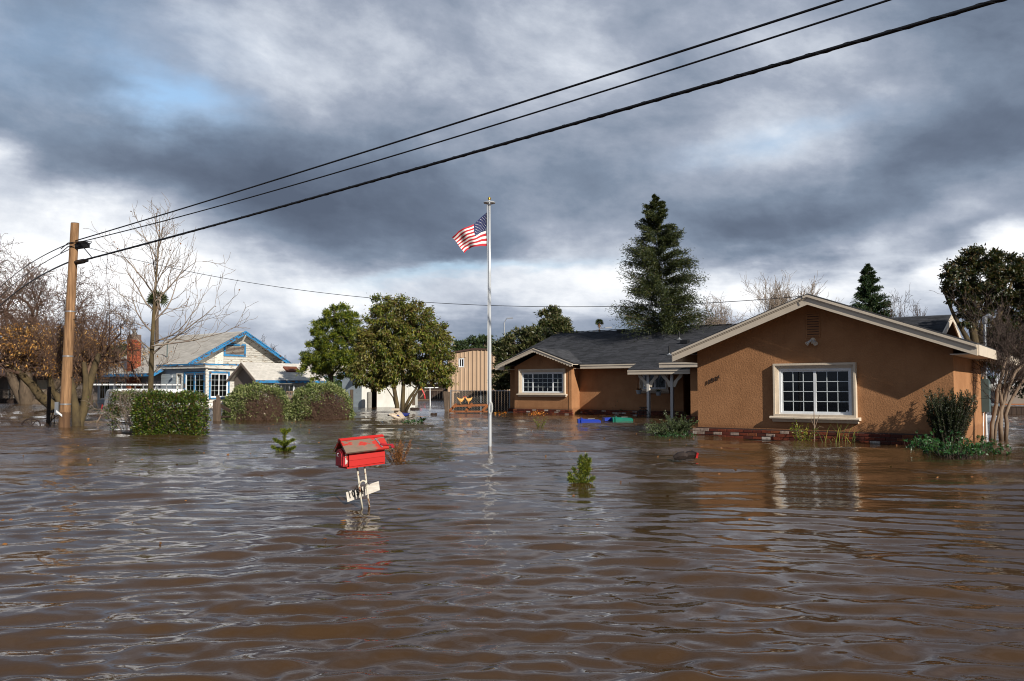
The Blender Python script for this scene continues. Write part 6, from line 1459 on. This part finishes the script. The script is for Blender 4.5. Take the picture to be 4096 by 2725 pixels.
# ------------------------------------------------------------------ left background: lattice fence, porch house, brown gate
O5 = AT(-120, 1547, 62); O5[2] = 0; O5b = AT(330, 1547, 60); O5b[2] = 0; d5 = unit(O5b - O5); n5 = np.array([d5[1], -d5[0], 0]); LNF = np.linalg.norm(O5b - O5); f5 = frame(O5, d5, n5)
lf = thing('lattice_fence', 'dark wooden board fence topped with lattice along the left background', 'fence', O5)
x = 0
while x < LNF:
    q = MB(); bar(q, f5, x, x+.17, -.6, .28 + random.uniform(-.01, .01), 0, .02 + .006*random.random()); q.build('board', M['darkwood'], lf); x += .19
for z in (.30, .60, .90):
    q = MB(); bar(q, f5, 0, LNF, z-.025, z+.025, .0, .05); q.build('rail', M['oldwood'], lf)
q = MB(); x = -.6
for z0_, z1_ in ((.325, .575), (.625, .875)):
    x = 0.0
    while x < LNF:
        h_ = z1_ - z0_; q.hexa(f5(x, z0_, .01), f5(x+.03, z0_, .01), f5(x+.03+h_, z1_, .01), f5(x+h_, z1_, .01), n5*.01); q.hexa(f5(x+h_, z0_, .022), f5(x+h_+.03, z0_, .022), f5(x+.03, z1_, .022), f5(x, z1_, .022), n5*.01); x += .11
q.build('lattice', M['oldwood'], lf, kind='stuff')
O6 = AT(-140, 1547, 72); O6[2] = 0; f6 = frame(O6, np.array([1., 0, 0]), np.array([0, -1., 0]))
ph = thing('porch_house', 'low dark-roofed house with pale wall panels under the trees at far left', 'house', O6)
X6 = lambda px: PW(px, 1547, O6, np.array([1., 0, 0]))[0]
q = MB(); wall(q, f6, 0, X6(262), -1.2, 2.1, [(X6(-60), X6(12), -.5, 1.6), (X6(130), X6(146), .3, 1.5)]); q.build('wall', M['greystucco'], ph)
for a, b in ((33, 82), (148, 190), (192, 235)):
    q = MB(); bar(q, f6, X6(a), X6(b), -.2, 1.62, .01, .05); q.build('pale_panel', mat('pale_panel_%d' % a, (.42, .38, .29) if a > 40 else (.26, .25, .23), .8), ph)
for a in (18, 86, 136, 240):
    q = MB(); bar(q, f6, X6(a), X6(a)+.14, -1, 2.0, 1.4, 1.54); q.build('porch_post', M['palebark'], ph)
q = MB(); q.prism([f6(-.6, 1.95, 1.9), f6(X6(262)+.6, 1.95, 1.9), f6(X6(262)+.6, 3.6, -3), f6(-.6, 3.6, -3)], Z*.12); q.prism([f6(-.6, 3.6, -3), f6(X6(262)+.6, 3.6, -3), f6(X6(262)+.6, 1.8, -8), f6(-.6, 1.8, -8)], Z*.12); q.build('roof', M['dkbrown'], ph)
q = MB(); wall(q, frame(f6(X6(262), 0), np.array([0, 1., 0]), np.array([1., 0, 0])), .14, 7, -1.2, 2.0); wall(q, frame(f6(0, 0, -2.6), np.array([1., 0, 0]), np.array([0, -1., 0])), .2, 5, -1.2, 2.0); q.build('wall', M['greystucco'], ph)
bg2 = AT(352, 1547, 56); bg2[2] = 0
q = MB(); q.box(bg2 + Z*.0, np.array([.62, -.2, 0])*1.0, np.array([.02, .05, 0]), Z*1.1)
gt = thing('wooden_gate', 'brown wooden gate panel left of the pale blue house wall', 'gate', bg2)
for i in range(5):
    q = MB(); q.box(bg2 + np.array([-.26 + i*.13, .02, .0]), (.122, 0, 0), (0, .03, 0), Z*(1.15 + .02*(i % 2))); q.build('board', M['oldwood'], gt)
# iron farm relics beside the pole
b = W(124, 1699); rl = thing('sunken_cartwheel', 'dark spoked iron wheel half sunk in the water left of the pole', 'wheel', b); R_ = .205*26.1/26; q = MB()
R_ = .245
q.tube([b + np.array([R_*math.cos(a), 0.05*math.cos(a), R_*math.sin(a)*.78 - .02]) for a in np.linspace(-.3, 3.44, 22)], .020, 6); q.build('rim', M['iron'], rl)
for a in (.9, 1.5, 2.2): q = MB(); q.tube([b - Z*.05, b + np.array([R_*math.cos(a), .05*math.cos(a), R_*math.sin(a)*.78 - .02])], .012, 5); q.build('spoke', M['iron'], rl)
b = W(226, 1694); sr = thing('farm_rake', 'old iron farm implement with perforated seat between the post and the pole', 'farm implement', b); D = b[1]
q = MB(); q.tube([AT(x, y, D) for x, y in ((200, 1698), (206, 1680), (222, 1668), (240, 1655), (252, 1648))], .016, 6); q.build('beam', M['iron'], sr)
q = MB(); q.tube([AT(x, y, D) for x, y in ((218, 1697), (216, 1672), (218, 1656))], .014, 6); q.build('upright', M['iron'], sr)
q = MB(); q.tube([AT(x, y, D) for x, y in ((204, 1684), (208, 1664), (212, 1650))], .012, 6); q.build('seat_stem', M['iron'], sr)
q = MB(); q.tube([AT(x, y, D) for x, y in ((223, 1666), (238, 1670), (248, 1680), (252, 1690))], .020, 6); q.build('tine', M['iron'], sr)
q = MB(); sp = [(188, 1655), (200, 1644), (215, 1637), (230, 1634), (240, 1636), (236, 1646), (222, 1651), (205, 1652)]; q.prism([AT(x, y, D-.12) for x, y in sp], np.array([0, .24, .03])); seat = q.build('seat', M['iron'], sr)
for i in range(10): q = MB(); p = AT(204 + (i % 5)*7, 1645 - (i % 5)*1.6 + (i//5)*4, D-.13); q.lathe([(0, .004), (.010, .003), (.010, 0)], p, 8, axis=(0, -1, 0)); q.build('hole', M['concrete'], seat)
b = W(193, 1694); q = MB(); q.box(b + Z*.45, (.085, 0, 0), (0, .085, 0), Z*1.3)
ps = thing('iron_post', 'tall dark rusty toothed post standing in the water left of the pole', 'post', b); q.build('post', M['iron'], ps)
for i in range(9): q = MB(); q.box(b + np.array([-.075, 0, .08 + i*.07]), (.07, 0, .02), (0, .03, 0), Z*.02); q.build('tooth', M['iron'], ps)
q = MB(); q.hexa(AT(236, 1632, 24.6), AT(256, 1620, 24.6), AT(256, 1627, 24.6), AT(238, 1638, 24.6), (0, .03, 0)); q.build('timber_offcut', M['plastic'], label='short pale slat leaning against the left side of the utility pole', cat='slat')
# floating branch
q = MB(); q.tube([W(300, 1694) + Z*.02, W(345, 1693) + Z*.03, W(385, 1694) + Z*.03, W(420, 1693) + Z*.02, W(520, 1692) + Z*.01], [.03, .034, .034, .028, .02], 8)
fbn = q.build('floating_branch', M['bark'], label='long dark branch floating between the pole and the hedge with one upright stub', cat='branch', smooth=True)
q = MB(); p = W(383, 1694); q.tube([p, p + np.array([.08, 0, .10]), p + np.array([.14, 0, .22]), p + np.array([.17, 0, .27])], [.03, .024, .014, .006], 7); q.build('stub', M['palebark'], fbn)
# broken posts by the shrub
D = 28.5
for cx, w0, yt, lb, sl_ in ((858, 14, 1600, 'shorter broken wooden post left of the rounded shrub', 0), (873, 13, 1578, 'taller pointed wooden post left of the rounded shrub', 4)):
    b = AT(cx, 1690, D); q = MB(); k_ = D/FX
    q.prism([AT(cx-w0/2, 1700, D), AT(cx+w0/2+2, 1700, D), AT(cx+w0/2-1, yt+14, D), AT(cx+(0 if sl_ else 2)-sl_, yt, D), AT(cx-w0/2-sl_*.6, yt+(8 if sl_ else 4), D)], (0, .09, 0)); q.build('broken_post', M['oldwood'], label=lb, cat='post', group='broken fence posts by the rounded shrub')
q = MB(); q.hexa(AT(878, 1628, D+.1), AT(878, 1612, D+.1), AT(925, 1640, D+.3), AT(918, 1652, D+.3), (0, .04, 0)); q.build('leaning_board', M['darkwood'], label='dark board slanting down from the broken posts to the rounded shrub', cat='board')
q = MB(); q.hexa(AT(878, 1672, D+.1), AT(878, 1664, D+.1), AT(925, 1664, D+.5), AT(918, 1671, D+.5), (0, .06, 0)); q.build('leaning_board', M['darkwood'], label='dark board lying at the waterline between broken posts and rounded shrub', cat='board')
# fence between the two rounded shrubs
O7 = AT(1120, HOR, 35); O7[2] = 0; f7 = frame(O7, np.array([1., .08, 0]), np.array([.08, -1., 0])); pf = thing('picket_fence', 'weathered wooden picket fence showing between the two rounded shrubs', 'fence', O7)
for i in range(8):
    x = .05 + i*.165; q = MB(); t_ = .62 - .05*(i % 3) + random.uniform(-.03, .03); q.prism([f7(x, -.5), f7(x+.145, -.5), f7(x+.145, t_-.05), f7(x+.10, t_), f7(x+.045, t_), f7(x, t_-.05)], np.array([0, -.02, 0])); q.build('picket', M['oldwood'], pf)
q = MB(); bar(q, f7, 0, 1.4, .4, .46, -.05, 0); q.build('rail', M['oldwood'], pf)
O7 = AT(1145, HOR, 41.5); O7[2] = 0; f7 = frame(O7, np.array([1., 0, 0]), np.array([0, -1., 0])); q = MB(); pf2 = thing('lattice_screen', 'low pale lattice fence panel under the windows of the small outbuilding', 'fence', O7)
q = MB(); bar(q, f7, 0, .95, .86, .90, 0, .03); bar(q, f7, 0, .95, .2, .24, 0, .03); q.build('rail', M['palebark'], pf2); q = MB()
for i in range(14):
    x = i*.07; q.hexa(f7(x, .24, .0), f7(x+.025, .24, .0), f7(x+.12, .86, .0), f7(x+.095, .86, .0), (0, .01, 0))
    q.hexa(f7(x+.095, .24, .014), f7(x+.12, .24, .014), f7(x+.025, .86, .014), f7(x, .86, .014), (0, .01, 0))
q.build('lattice', M['palebark'], pf2, kind='stuff')
q = MB(); c = AT(1407, 1560, 31.5); c[2] = .3; q.box(c, (.10, 0, 0), (0, .10, 0), Z*1.4); q.build('wooden_post', M['oldwood'], label='square wooden post at the right edge of the right rounded shrub', cat='post')

# ------------------------------------------------------------------ middle distance, round the white garage
O8 = AT(1640, HOR, 74); O8[2] = 0; f8 = frame(O8, np.array([1., 0, 0]), np.array([0, -1., 0])); bf = thing('board_fence', 'dark board fence across the flooded yard behind the clothes-line post', 'fence', O8)
x = 0
while x < 5.0:
    q = MB(); bar(q, f8, x, x+.19, -.6, 1.0 + random.uniform(-.05, .05), 0, .03 + .01*random.random()); q.build('board', M['darkwood'], bf); x += .205
for z in (.0, .75): q = MB(); bar(q, f8, 0, 5.0, z, z+.09, .04, .08); q.build('rail', M['oldwood'], bf)
q = MB(); c = AT(1735, 1530, 88); q.prism([AT(1665, 1535, 88), AT(1770, 1535, 88), AT(1740, 1495, 92), AT(1680, 1500, 92)], (0, 3, -.2)); ro = thing('far_shed', 'far pale-roofed shed glimpsed under the round tree above the dark board fence', 'shed', AT(1715, HOR, 90) * [1, 1, 0])
q.build('roof', M['paleroof'], ro); q = MB(); q.box(AT(1717, 1547, 91) + Z*.2, (2.6, 0, 0), (0, 1.5, 0), Z*2.4); q.build('wall', M['greystucco'], ro)
cp = thing('clothesline_post', 'white T-shaped clothes-line post standing in the flooded yard', 'post', W(1721, 1625)); D = W(1721, 1625)[1]
q = MB(); q.tube([AT(1721, 1640, D), AT(1720, 1552, D)], .028, 8); q.build('post', M['white'], cp); q = MB(); q.tube([AT(1690, 1552, D), AT(1753, 1551, D)], .030, 8); q.build('crossbar', M['white'], cp)
sw = thing('swing_frame', 'red and yellow tube frame of a swing set behind the round tree', 'swing set', AT(1690, HOR, 62) * [1, 1, 0]); D = 62
q = MB(); q.tube([AT(1680, 1530, D), AT(1686, 1555, D), AT(1698, 1580, D), AT(1700, 1595, D)], .045, 8); q.build('leg', M['redpole'], sw)
q = MB(); q.tube([AT(1640, 1557, D), AT(1690, 1558, D)], .04, 8); q.build('crossbar', M['yellow'], sw); q = MB(); q.tube([AT(1705, 1560, D), AT(1682, 1590, D)], .04, 8); q.build('leg', M['palebark'], sw)
q = MB(); D = 45; q.prism([AT(1648, 1622, D), AT(1660, 1622, D), AT(1660, 1592, D), AT(1657, 1572, D), AT(1649, 1574, D)], (0, .1, 0)); q.build('wooden_post', M['oldwood'], label='weathered fence post between the round tree and the clothes-line post', cat='post')
def log(label, x0, x1, y, r0, seed):
    q = MB(); a, b = W(x0, y), W(x1, y); r = NR(seed); P = [a + (b-a)*t + Z*(r0*.35 + r.normal()*.01) for t in np.linspace(0, 1, 6)]; q.tube(P, [r0*.7, r0, r0*.95, r0*1.05, r0*.9, r0*.75], 9); q.build('floating_log', M['darkwood'], label=label, cat='log', smooth=False)
log('dark log floating right of the round tree trunks', 1641, 1678, 1640, .085, 1); log('small dark lump of wood floating in front of the chicken ramp', 1722, 1748, 1660, .06, 2)
log('thin dark pole floating in front of the white garage', 1447, 1552, 1655, .022, 3)
q = MB(); q.prism([W(x, y) + Z*.015 for x, y in ((1550, 1660), (1600, 1654), (1640, 1656), (1630, 1664), (1570, 1666))], Z*.02); q.build('blue_float', M['binblue'], label='flat dark blue board floating under the round tree', cat='board')
# beige plastic ride-on toy, tipped over
b = W(1588, 1672); tp_ = thing('plastic_toy', 'tipped-over beige plastic slide or rocker floating before the round tree', 'toy', b); D = b[1]
q = MB(); q.prism([AT(x, y, D) for x, y in ((1575, 1646), (1590, 1643), (1604, 1654), (1616, 1670), (1619, 1683), (1606, 1684), (1604, 1672), (1592, 1658))], (0, .22, .02)); q.build('chute', M['plastic'], tp_)
q = MB(); q.prism([AT(x, y, D) for x, y in ((1558, 1655), (1578, 1653), (1592, 1659), (1584, 1664), (1566, 1664), (1553, 1660))], (0, .3, 0)); q.build('seat', M['plastic'], tp_)
q = MB(); q.box(AT(1583, 1638, D), (.27, 0, 0), (0, .25, 0), Z*.07); q.build('top_plate', M['plastic'], tp_); q = MB(); q.tube([AT(1583, 1640, D+.1), AT(1580, 1656, D+.1)], .04, 8); q.tube([AT(1566, 1662, D-.05), AT(1590, 1672, D-.05), AT(1604, 1678, D-.05)], .05, 8); q.build('strut', M['plastic'], tp_)

# ------------------------------------------------------------------ chain link fence, board fence, chicken ramp
DC = 39.5; O9 = AT(1803, HOR, DC); O9[2] = 0; O9b = AT(2042, HOR, 38.5); O9b[2] = 0; d9 = unit(O9b - O9); n9 = np.array([d9[1], -d9[0], 0]); L9 = np.linalg.norm(O9b - O9); f9 = frame(O9, d9, n9); zt9 = PW(1803, 1564, O9, d9)[1]
cf = thing('chain_link_fence', 'grey chain link fence with pipe posts beside the chicken ramp', 'fence', O9)
for x in (0, L9*.51, L9*.99): q = MB(); q.tube([f9(x, -1), f9(x, zt9 + (.05 if x == 0 else 0))], .026, 8); q.build('post', M['galv'], cf)
q = MB(); q.tube([f9(0, zt9), f9(L9, zt9)], .018, 8); q.build('top_rail', M['galv'], cf)
q = MB(); hgt = zt9 + .6; st = .075; nx = int(L9/st)
for i in range(-int(hgt/st), nx):
    for sg in (1, -1):
        x0, z0_ = i*st, -.6; x1, z1_ = x0 + hgt, zt9
        if x0 < 0: z0_ -= x0; x0 = 0
        if x1 > L9: z1_ -= (x1 - L9); x1 = L9
        if z1_ <= z0_: continue
        if sg < 0: z0_, z1_ = zt9 - (z0_ + .6), zt9 - (z1_ + .6)
        q.tube([f9(x0, z0_, .002*sg), f9(x1, z1_, .002*sg)], .0035, 3, cap=False)
q.build('wire_mesh', M['net'], cf, kind='stuff')
O10 = AT(1812, HOR, 41.5); O10[2] = 0; f10 = frame(O10, d9, n9); wf = thing('dog_ear_fence', 'weathered dog-eared board fence behind the chain link fence', 'fence', O10); x = .05
while x < L9 + .35:
    h_ = .85 + random.uniform(-.03, .03) + (.05 if x > .3 else 0); q = MB()
    if x > .30 or x < .2: q.prism([f10(x, -.6), f10(x+.135, -.6), f10(x+.135, h_-.04), f10(x+.10, h_), f10(x+.035, h_), f10(x, h_-.04)], n9*.018); q.build('board', M['oldwood'] if x < 1.1 else M['darkwood'], wf)
    x += .148
q = MB(); bar(q, f10, .4, 1.35, .46, .56, .02, .05); q.build('rail', M['oldwood'], wf)
for x0, x1, yt, lb in ((1773, 1791, 1565, 'thick split grey post at the left end of the chain link fence'), (1791, 1801, 1567, 'grey board beside the thick split post at the end of the chain link fence')):
    q = MB(); q.prism([AT(x0+7, 1668, DC), AT(x1+3, 1668, DC), AT(x1, yt+2, DC), AT(x0+2, yt, DC), AT(x0, yt+4, DC)], (0, .14, 0)); q.build('wooden_post', M['oldwood'], label=lb, cat='post')
D = 37.0; rp_ = thing('chicken_ramp', 'orange-brown timber frame half under water with two hens on it', 'timber frame', AT(1870, HOR, D) * [1, 1, 0])
for i, (a, c) in enumerate((((1796, 1642), (1820, 1618)), ((1861, 1642), (1884, 1616)), ((1927, 1643), (1953, 1616)))):
    p, e = AT(*a, D), AT(*c, D + .45); u_ = unit(e - p); q = MB(); q.box((p+e)/2 - Z*.25, e-p, np.array([.05, 0, 0]), Z*.10)
    q.v = []; q.f = []; q.mi = []; q.hexa(p - Z*.05, p + np.array([.07, 0, -.05]), e + np.array([.07, 0, -.04]), e - Z*.04, (0, 0, .08)); q.build('sloping_rail', M['orangewood'], rp_)
q = MB(); a, c = AT(1816, 1620, D+.45), AT(1957, 1616, D+.45); q.hexa(a - Z*.09, c - Z*.09, c, a, (0, .04, 0)); q.build('cross_board', M['orangewood'], rp_)
q = MB(); q.hexa(a + Z*.005, c + Z*.005, c + np.array([0, .5, .02]), a + np.array([0, .5, .02]), (0, 0, .02)); q.build('deck', M['darkwood'], rp_)
q = MB(); q.hexa(AT(1796, 1650, D), AT(1950, 1650, D), AT(1950, 1643, D), AT(1796, 1643, D), (0, .04, 0)); q.build('cross_board', M['orangewood'], rp_)
q = MB(); q.hexa(AT(1816, 1632, D), AT(1821, 1632, D), AT(1821, 1622, D), AT(1813, 1622, D), (0, .05, 0)); q.hexa(AT(1872, 1632, D), AT(1886, 1632, D), AT(1882, 1620, D), AT(1874, 1622, D), (0, .03, 0)); q.build('brace', M['orangewood'], rp_)
q = MB(); q.prism([AT(1818, 1662, D), AT(1821, 1662, D), AT(1821, 1640, D), AT(1818, 1640, D)], (0, .05, 0)); q.build('leg', M['orangewood'], rp_)
def hen(label, px, py, D, flip, s_, seed):
    """one continuous skin over a small skeleton: tail, back, breast, neck, head, beak, legs"""
    b = AT(px, py, D); vs = [(0, 0, .20), (.06, 0, .19), (.11, 0, .22), (.14, 0, .29), (.165, 0, .325), (.20, 0, .318), (-.08, 0, .22), (-.13, 0, .28), (-.155, 0, .33), (.01, .035, .10), (.02, .035, .0), (.01, -.035, .10), (.02, -.035, .0), (.05, .035, .0), (.05, -.035, .0)]
    es = [(0, 1), (1, 2), (2, 3), (3, 4), (4, 5), (0, 6), (6, 7), (7, 8), (0, 9), (9, 10), (0, 11), (11, 12), (10, 13), (12, 14)]
    rd = [.105, .10, .07, .032, .026, .008, .070, .034, .016, .022, .007, .022, .007, .006, .006]
    me = bpy.data.meshes.new('hen'); me.from_pydata([(v[0]*flip*s_, v[1]*s_, v[2]*s_) for v in vs], es, []); me.materials.append(M['feather'])
    o = bpy.data.objects.new('hen', me); C.objects.link(o); o.location = tuple(b); OFF[o.name] = b
    md = o.modifiers.new('skin', 'SKIN'); me.skin_vertices[0].data[0].use_root = True
    for i_, r_ in enumerate(rd): me.skin_vertices[0].data[i_].radius = (r_*s_, r_*s_*.85)
    o.modifiers.new('sub', 'SUBSURF').levels = 2; o.modifiers['sub'].render_levels = 2
    tag(o, label, 'chicken', 'hens on the timber frame')
    q = MB(); hp = b + np.array([.165*flip, 0, .345])*s_
    q.prism([hp + np.array([x*flip, -.005, z])*s_ for x, z in ((-.03, -.005), (.03, -.005), (.035, .02), (.015, .015), (.01, .032), (-.008, .018), (-.018, .03), (-.03, .012))], (0, .01, 0)); q.build('comb', M['comb'], o)
    q = MB(); q.box(hp + np.array([.018*flip, 0, -.055])*s_, (.02*s_, 0, 0), (0, .012*s_, 0), Z*.03*s_); q.build('wattle', M['comb'], o)
hen('orange hen with raised head standing at the left on the timber frame', 1842, 1617, 37.4, 1, .85, 1); hen('orange hen bending to the left at the middle of the timber frame', 1876, 1616, 37.4, -1, .85, 2)

# ------------------------------------------------------------------ floating bins and other things near the house
def bin_(label, x0, x1, y, mt, seed):
    a, b = W(x0, y), W(x1, y); c = (a+b)/2; ax = unit(b-a); L_ = np.linalg.norm(b-a); t = thing('wheelie_bin', label, 'bin', c, 'bins floating on their sides'); sd = np.array([-ax[1], ax[0], 0])
    q = MB(); rings = []
    for u, w, h in ((-.42, .30, .11), (-.38, .32, .13), (.40, .26, .10), (.46, .24, .07)):
        rings.append([c + ax*u*L_ + sd*w*y_ + Z*z for y_, z in ((-1, -.1), (-1, h*.55), (-.85, h*.92), (-.4, h), (.4, h), (.85, h*.92), (1, h*.55), (1, -.1))])
    n = 8
    for rg in rings: q.v += [tuple(p) for p in rg]
    for i in range(3):
        for j in range(n-1): q.f.append((i*n+j, i*n+j+1, (i+1)*n+j+1, (i+1)*n+j)); q.mi.append(0)
    q.f += [tuple(range(n-1, -1, -1)), tuple(range(3*n, 4*n))]; q.mi += [0, 0]; q.build('body', mt, t)
    q = MB(); q.prism([c - ax*L_*.44 + sd*.33*y_ + Z*z for y_, z in ((-1, -.05), (-1, .07), (-.8, .12), (.8, .12), (1, .07), (1, -.05))], -ax*L_*.07); q.build('lid', mt, t)
    q = MB(); q.tube([c - ax*L_*.40 - sd*.28 + Z*.11, c - ax*L_*.34 - sd*.28 + Z*.15, c - ax*L_*.34 + sd*.28 + Z*.15, c - ax*L_*.40 + sd*.28 + Z*.11], .014, 6); q.build('handle', mt, t)
    q = MB(); q.box(c + ax*.05 - sd*.10 + Z*.128, ax*L_*.30, sd*.05, Z*.004); q.build('stripe', M['white'], t)
bin_('bright blue wheelie bin floating on its side in front of the tan wall', 2311, 2405, 1692, M['binblue'], 1)
bin_('green wheelie bin floating on its side left of the windswept bush', 2448, 2532, 1684, M['bingreen'], 2)
q = MB(); c = W(2432, 1683); q.box(c + Z*.05, (.30, .1, .02), (-.05, .3, 0), (0, 0, .10)); q.build('floating_plastic', M['binblue'], label='dark blue lid poking out of the water between the two floating bins', cat='lid')
for x, y, lb, sd in ((2723, 1838, 'black charred chunk of wood floating left of the other before the brick skirt', 1), (2760, 1834, 'black chunk of wood with an orange end floating before the brick skirt', 2)):
    b = W(x, y); q = MB(); r = NR(sd); q.tube([b + np.array([-.10, 0, .02]), b + np.array([-.03, 0, .05]), b + np.array([.04, 0, .06]), b + np.array([.09, 0, .04])], [.04, .06, .065, .05], 7)
    o = q.build('wood_chunk', M['iron'], label=lb, cat='driftwood')
    if sd == 2: q = MB(); q.box(b + np.array([.10, -.04, .05]), (.03, 0, -.01), (0, .05, 0), (.02, 0, .08)); q.build('orange_tip', M['redpole'], o)
for i, (pu, lb) in enumerate(((-6.75, 'grey hanging pot under the porch eave left of the first post'), (-5.92, 'grey hanging pot with a small green plant between the two porch posts'))):
    f = FF(10.5); zb = 1.0 - i*.05 - .10; c = f(pu, zb); t = thing('hanging_pot', lb, 'plant pot', c, 'hanging pots on the porch'); q = MB(); q.lathe([(0, -.075), (.075, -.075), (.105, .045), (.115, .05), (.115, .07), (.095, .07), (.09, .03), (0, .03)], c, 16); q.build('pot', M['potgrey'], t)
    q = MB()
    for a in (0, 2.1, 4.2): q.tube([c + np.array([.105*math.cos(a), .105*math.sin(a), .06]), f(pu, 1.58)], .004, 4)
    q.build('hanger', M['iron'], t, kind='stuff')
    r = NR(160+i); n = 60; P = c + Z*.06 + r.normal(size=(n, 3))*[.04, .04, .02]; leaves('plant', P, r.normal(size=(n, 3))*.6 + [0, 0, 1], np.full(n, .09), np.full(n, .022), L['dead'] if i == 0 else L['rosemary'], t, r)
# black wire pumpkin-shaped planter by the first post
b = FF(9.75)(-6.2, 0); t = thing('wire_planter', 'black wire bell-shaped plant stand at the foot of the left porch post', 'plant stand', b)
for i in range(9):
    a = i*.698; q = MB(); d = np.array([math.cos(a), math.sin(a), 0]); q.tube([b + d*.24 - Z*.05, b + d*.23 + Z*.12, b + d*.16 + Z*.25, b + d*.06 + Z*.32, b + d*.10 + Z*.38, b + d*.15 + Z*.36], .007, 5); q.build('wire', M['black'], t)
for z, r_ in ((.12, .235), (.25, .165), (.36, .15)): q = MB(); q.tube([b + np.array([r_*math.cos(a), r_*math.sin(a), z]) for a in np.linspace(0, 6.283, 25)], .006, 5); q.build('hoop', M['black'], t)
# small bits on the right: dark fence, pale shed roof, green hose coil
O11 = AT(4000, HOR, 36); O11[2] = 0; f11 = frame(O11, np.array([1., .1, 0]), np.array([.1, -1., 0])); df = thing('ranch_fence', 'dark board fence with one pale orange top plank at the far right', 'fence', O11)
x = -.4
while x < 4.5:
    q = MB(); bar(q, f11, x, x+.2, -1, .32, 0, .03); q.build('board', M['darkwood'], df); x += .21
q = MB(); bar(q, f11, .1, 4.5, .36, .42, 0, .05); q.build('rail', M['orangewood'], df); q = MB(); bar(q, f11, -.4, 4.5, .28, .31, .03, .06); q.build('rail', M['oldwood'], df)
O12 = AT(3990, HOR, 52); O12[2] = 0; ps_ = thing('pale_roof_shed', 'pale blue-grey roofed shed seen through the crape myrtle stems', 'shed', O12); q = MB(); q.prism([AT(3975, 1540, 50), AT(4070, 1545, 50), AT(4060, 1490, 54), AT(4000, 1488, 54)], Z*.1); q.build('roof', M['paleroof'], ps_)
q = MB(); q.box(AT(4020, 1565, 52), (1.2, 0, 0), (0, 2, 0), Z*1.4); q.build('wall', M['greystucco'], ps_)
leafy('dark_shrubbery', 'mass of dark bushes behind the fence at the far right', [(4060, 1440, 60, 60), (4130, 1460, 80, 90), (4080, 1530, 50, 50), (3990, 1440, 30, 50), (4230, 1480, 100, 100)], 40, 9000, .14, .06, L['dark'], 151, [], cat='bush', part='foliage', nclump=160)
for px, py, D, lb in ((2017, 1278, 90, 'slim street lamp sticking up behind the broad-leaved tree'), (2365, 1316, 80, 'street lamp arm reaching right above the roof ridge below the palm')):
    b = AT(px, HOR, D); b[2] = 0; t = thing('street_lamp', lb, 'street lamp', b, 'street lamps behind the houses'); z = top_of(py, D); q = MB()
    q.tube([b - Z, b + Z*(z-.3)], [.09, .06], 8); q.build('pole', M['galv'], t)
    q = MB(); al = 1.3 if px > 2100 else .3; q.tube([b + Z*(z-.35), b + np.array([al*.5, 0, z-.02]), b + np.array([al, 0, z + .12])], .035, 6); q.build('arm', M['galv'], t)
    q = MB(); q.box(b + np.array([al+.25, 0, z + .12]), (.6, 0, .03), (0, .25, 0), Z*.12); q.build('lamp_head', M['galv'], t)
# drifting rubbish by the bay's brick foot
r = NR(170); P = np.array([W(x, y) for x, y in zip(r.uniform(1985, 2025, 60), r.uniform(1642, 1660, 60))]); o = leaves('floating_debris', P + Z*.02, r.normal(size=P.shape)*[1, 1, .25], np.full(60, .12), np.full(60, .05), L['flower'], None, r); tag(o, 'small orange leaf litter floating beside the brick foot of the bay', 'debris')

r = NR(180); n = 420; X_, Y_ = r.uniform(-9, 11, n), r.uniform(6, 30, n)**1.0; P = np.stack([X_, Y_, waves(X_, Y_) + .006], -1); Dd = r.normal(size=(n, 3))*[1, 1, .05]; ang_ = np.full(n, .05)
o = leaves('leaf_litter', P, Dd, ang_, ang_*.35, L['dead'], None, r); tag(o, kind='stuff')
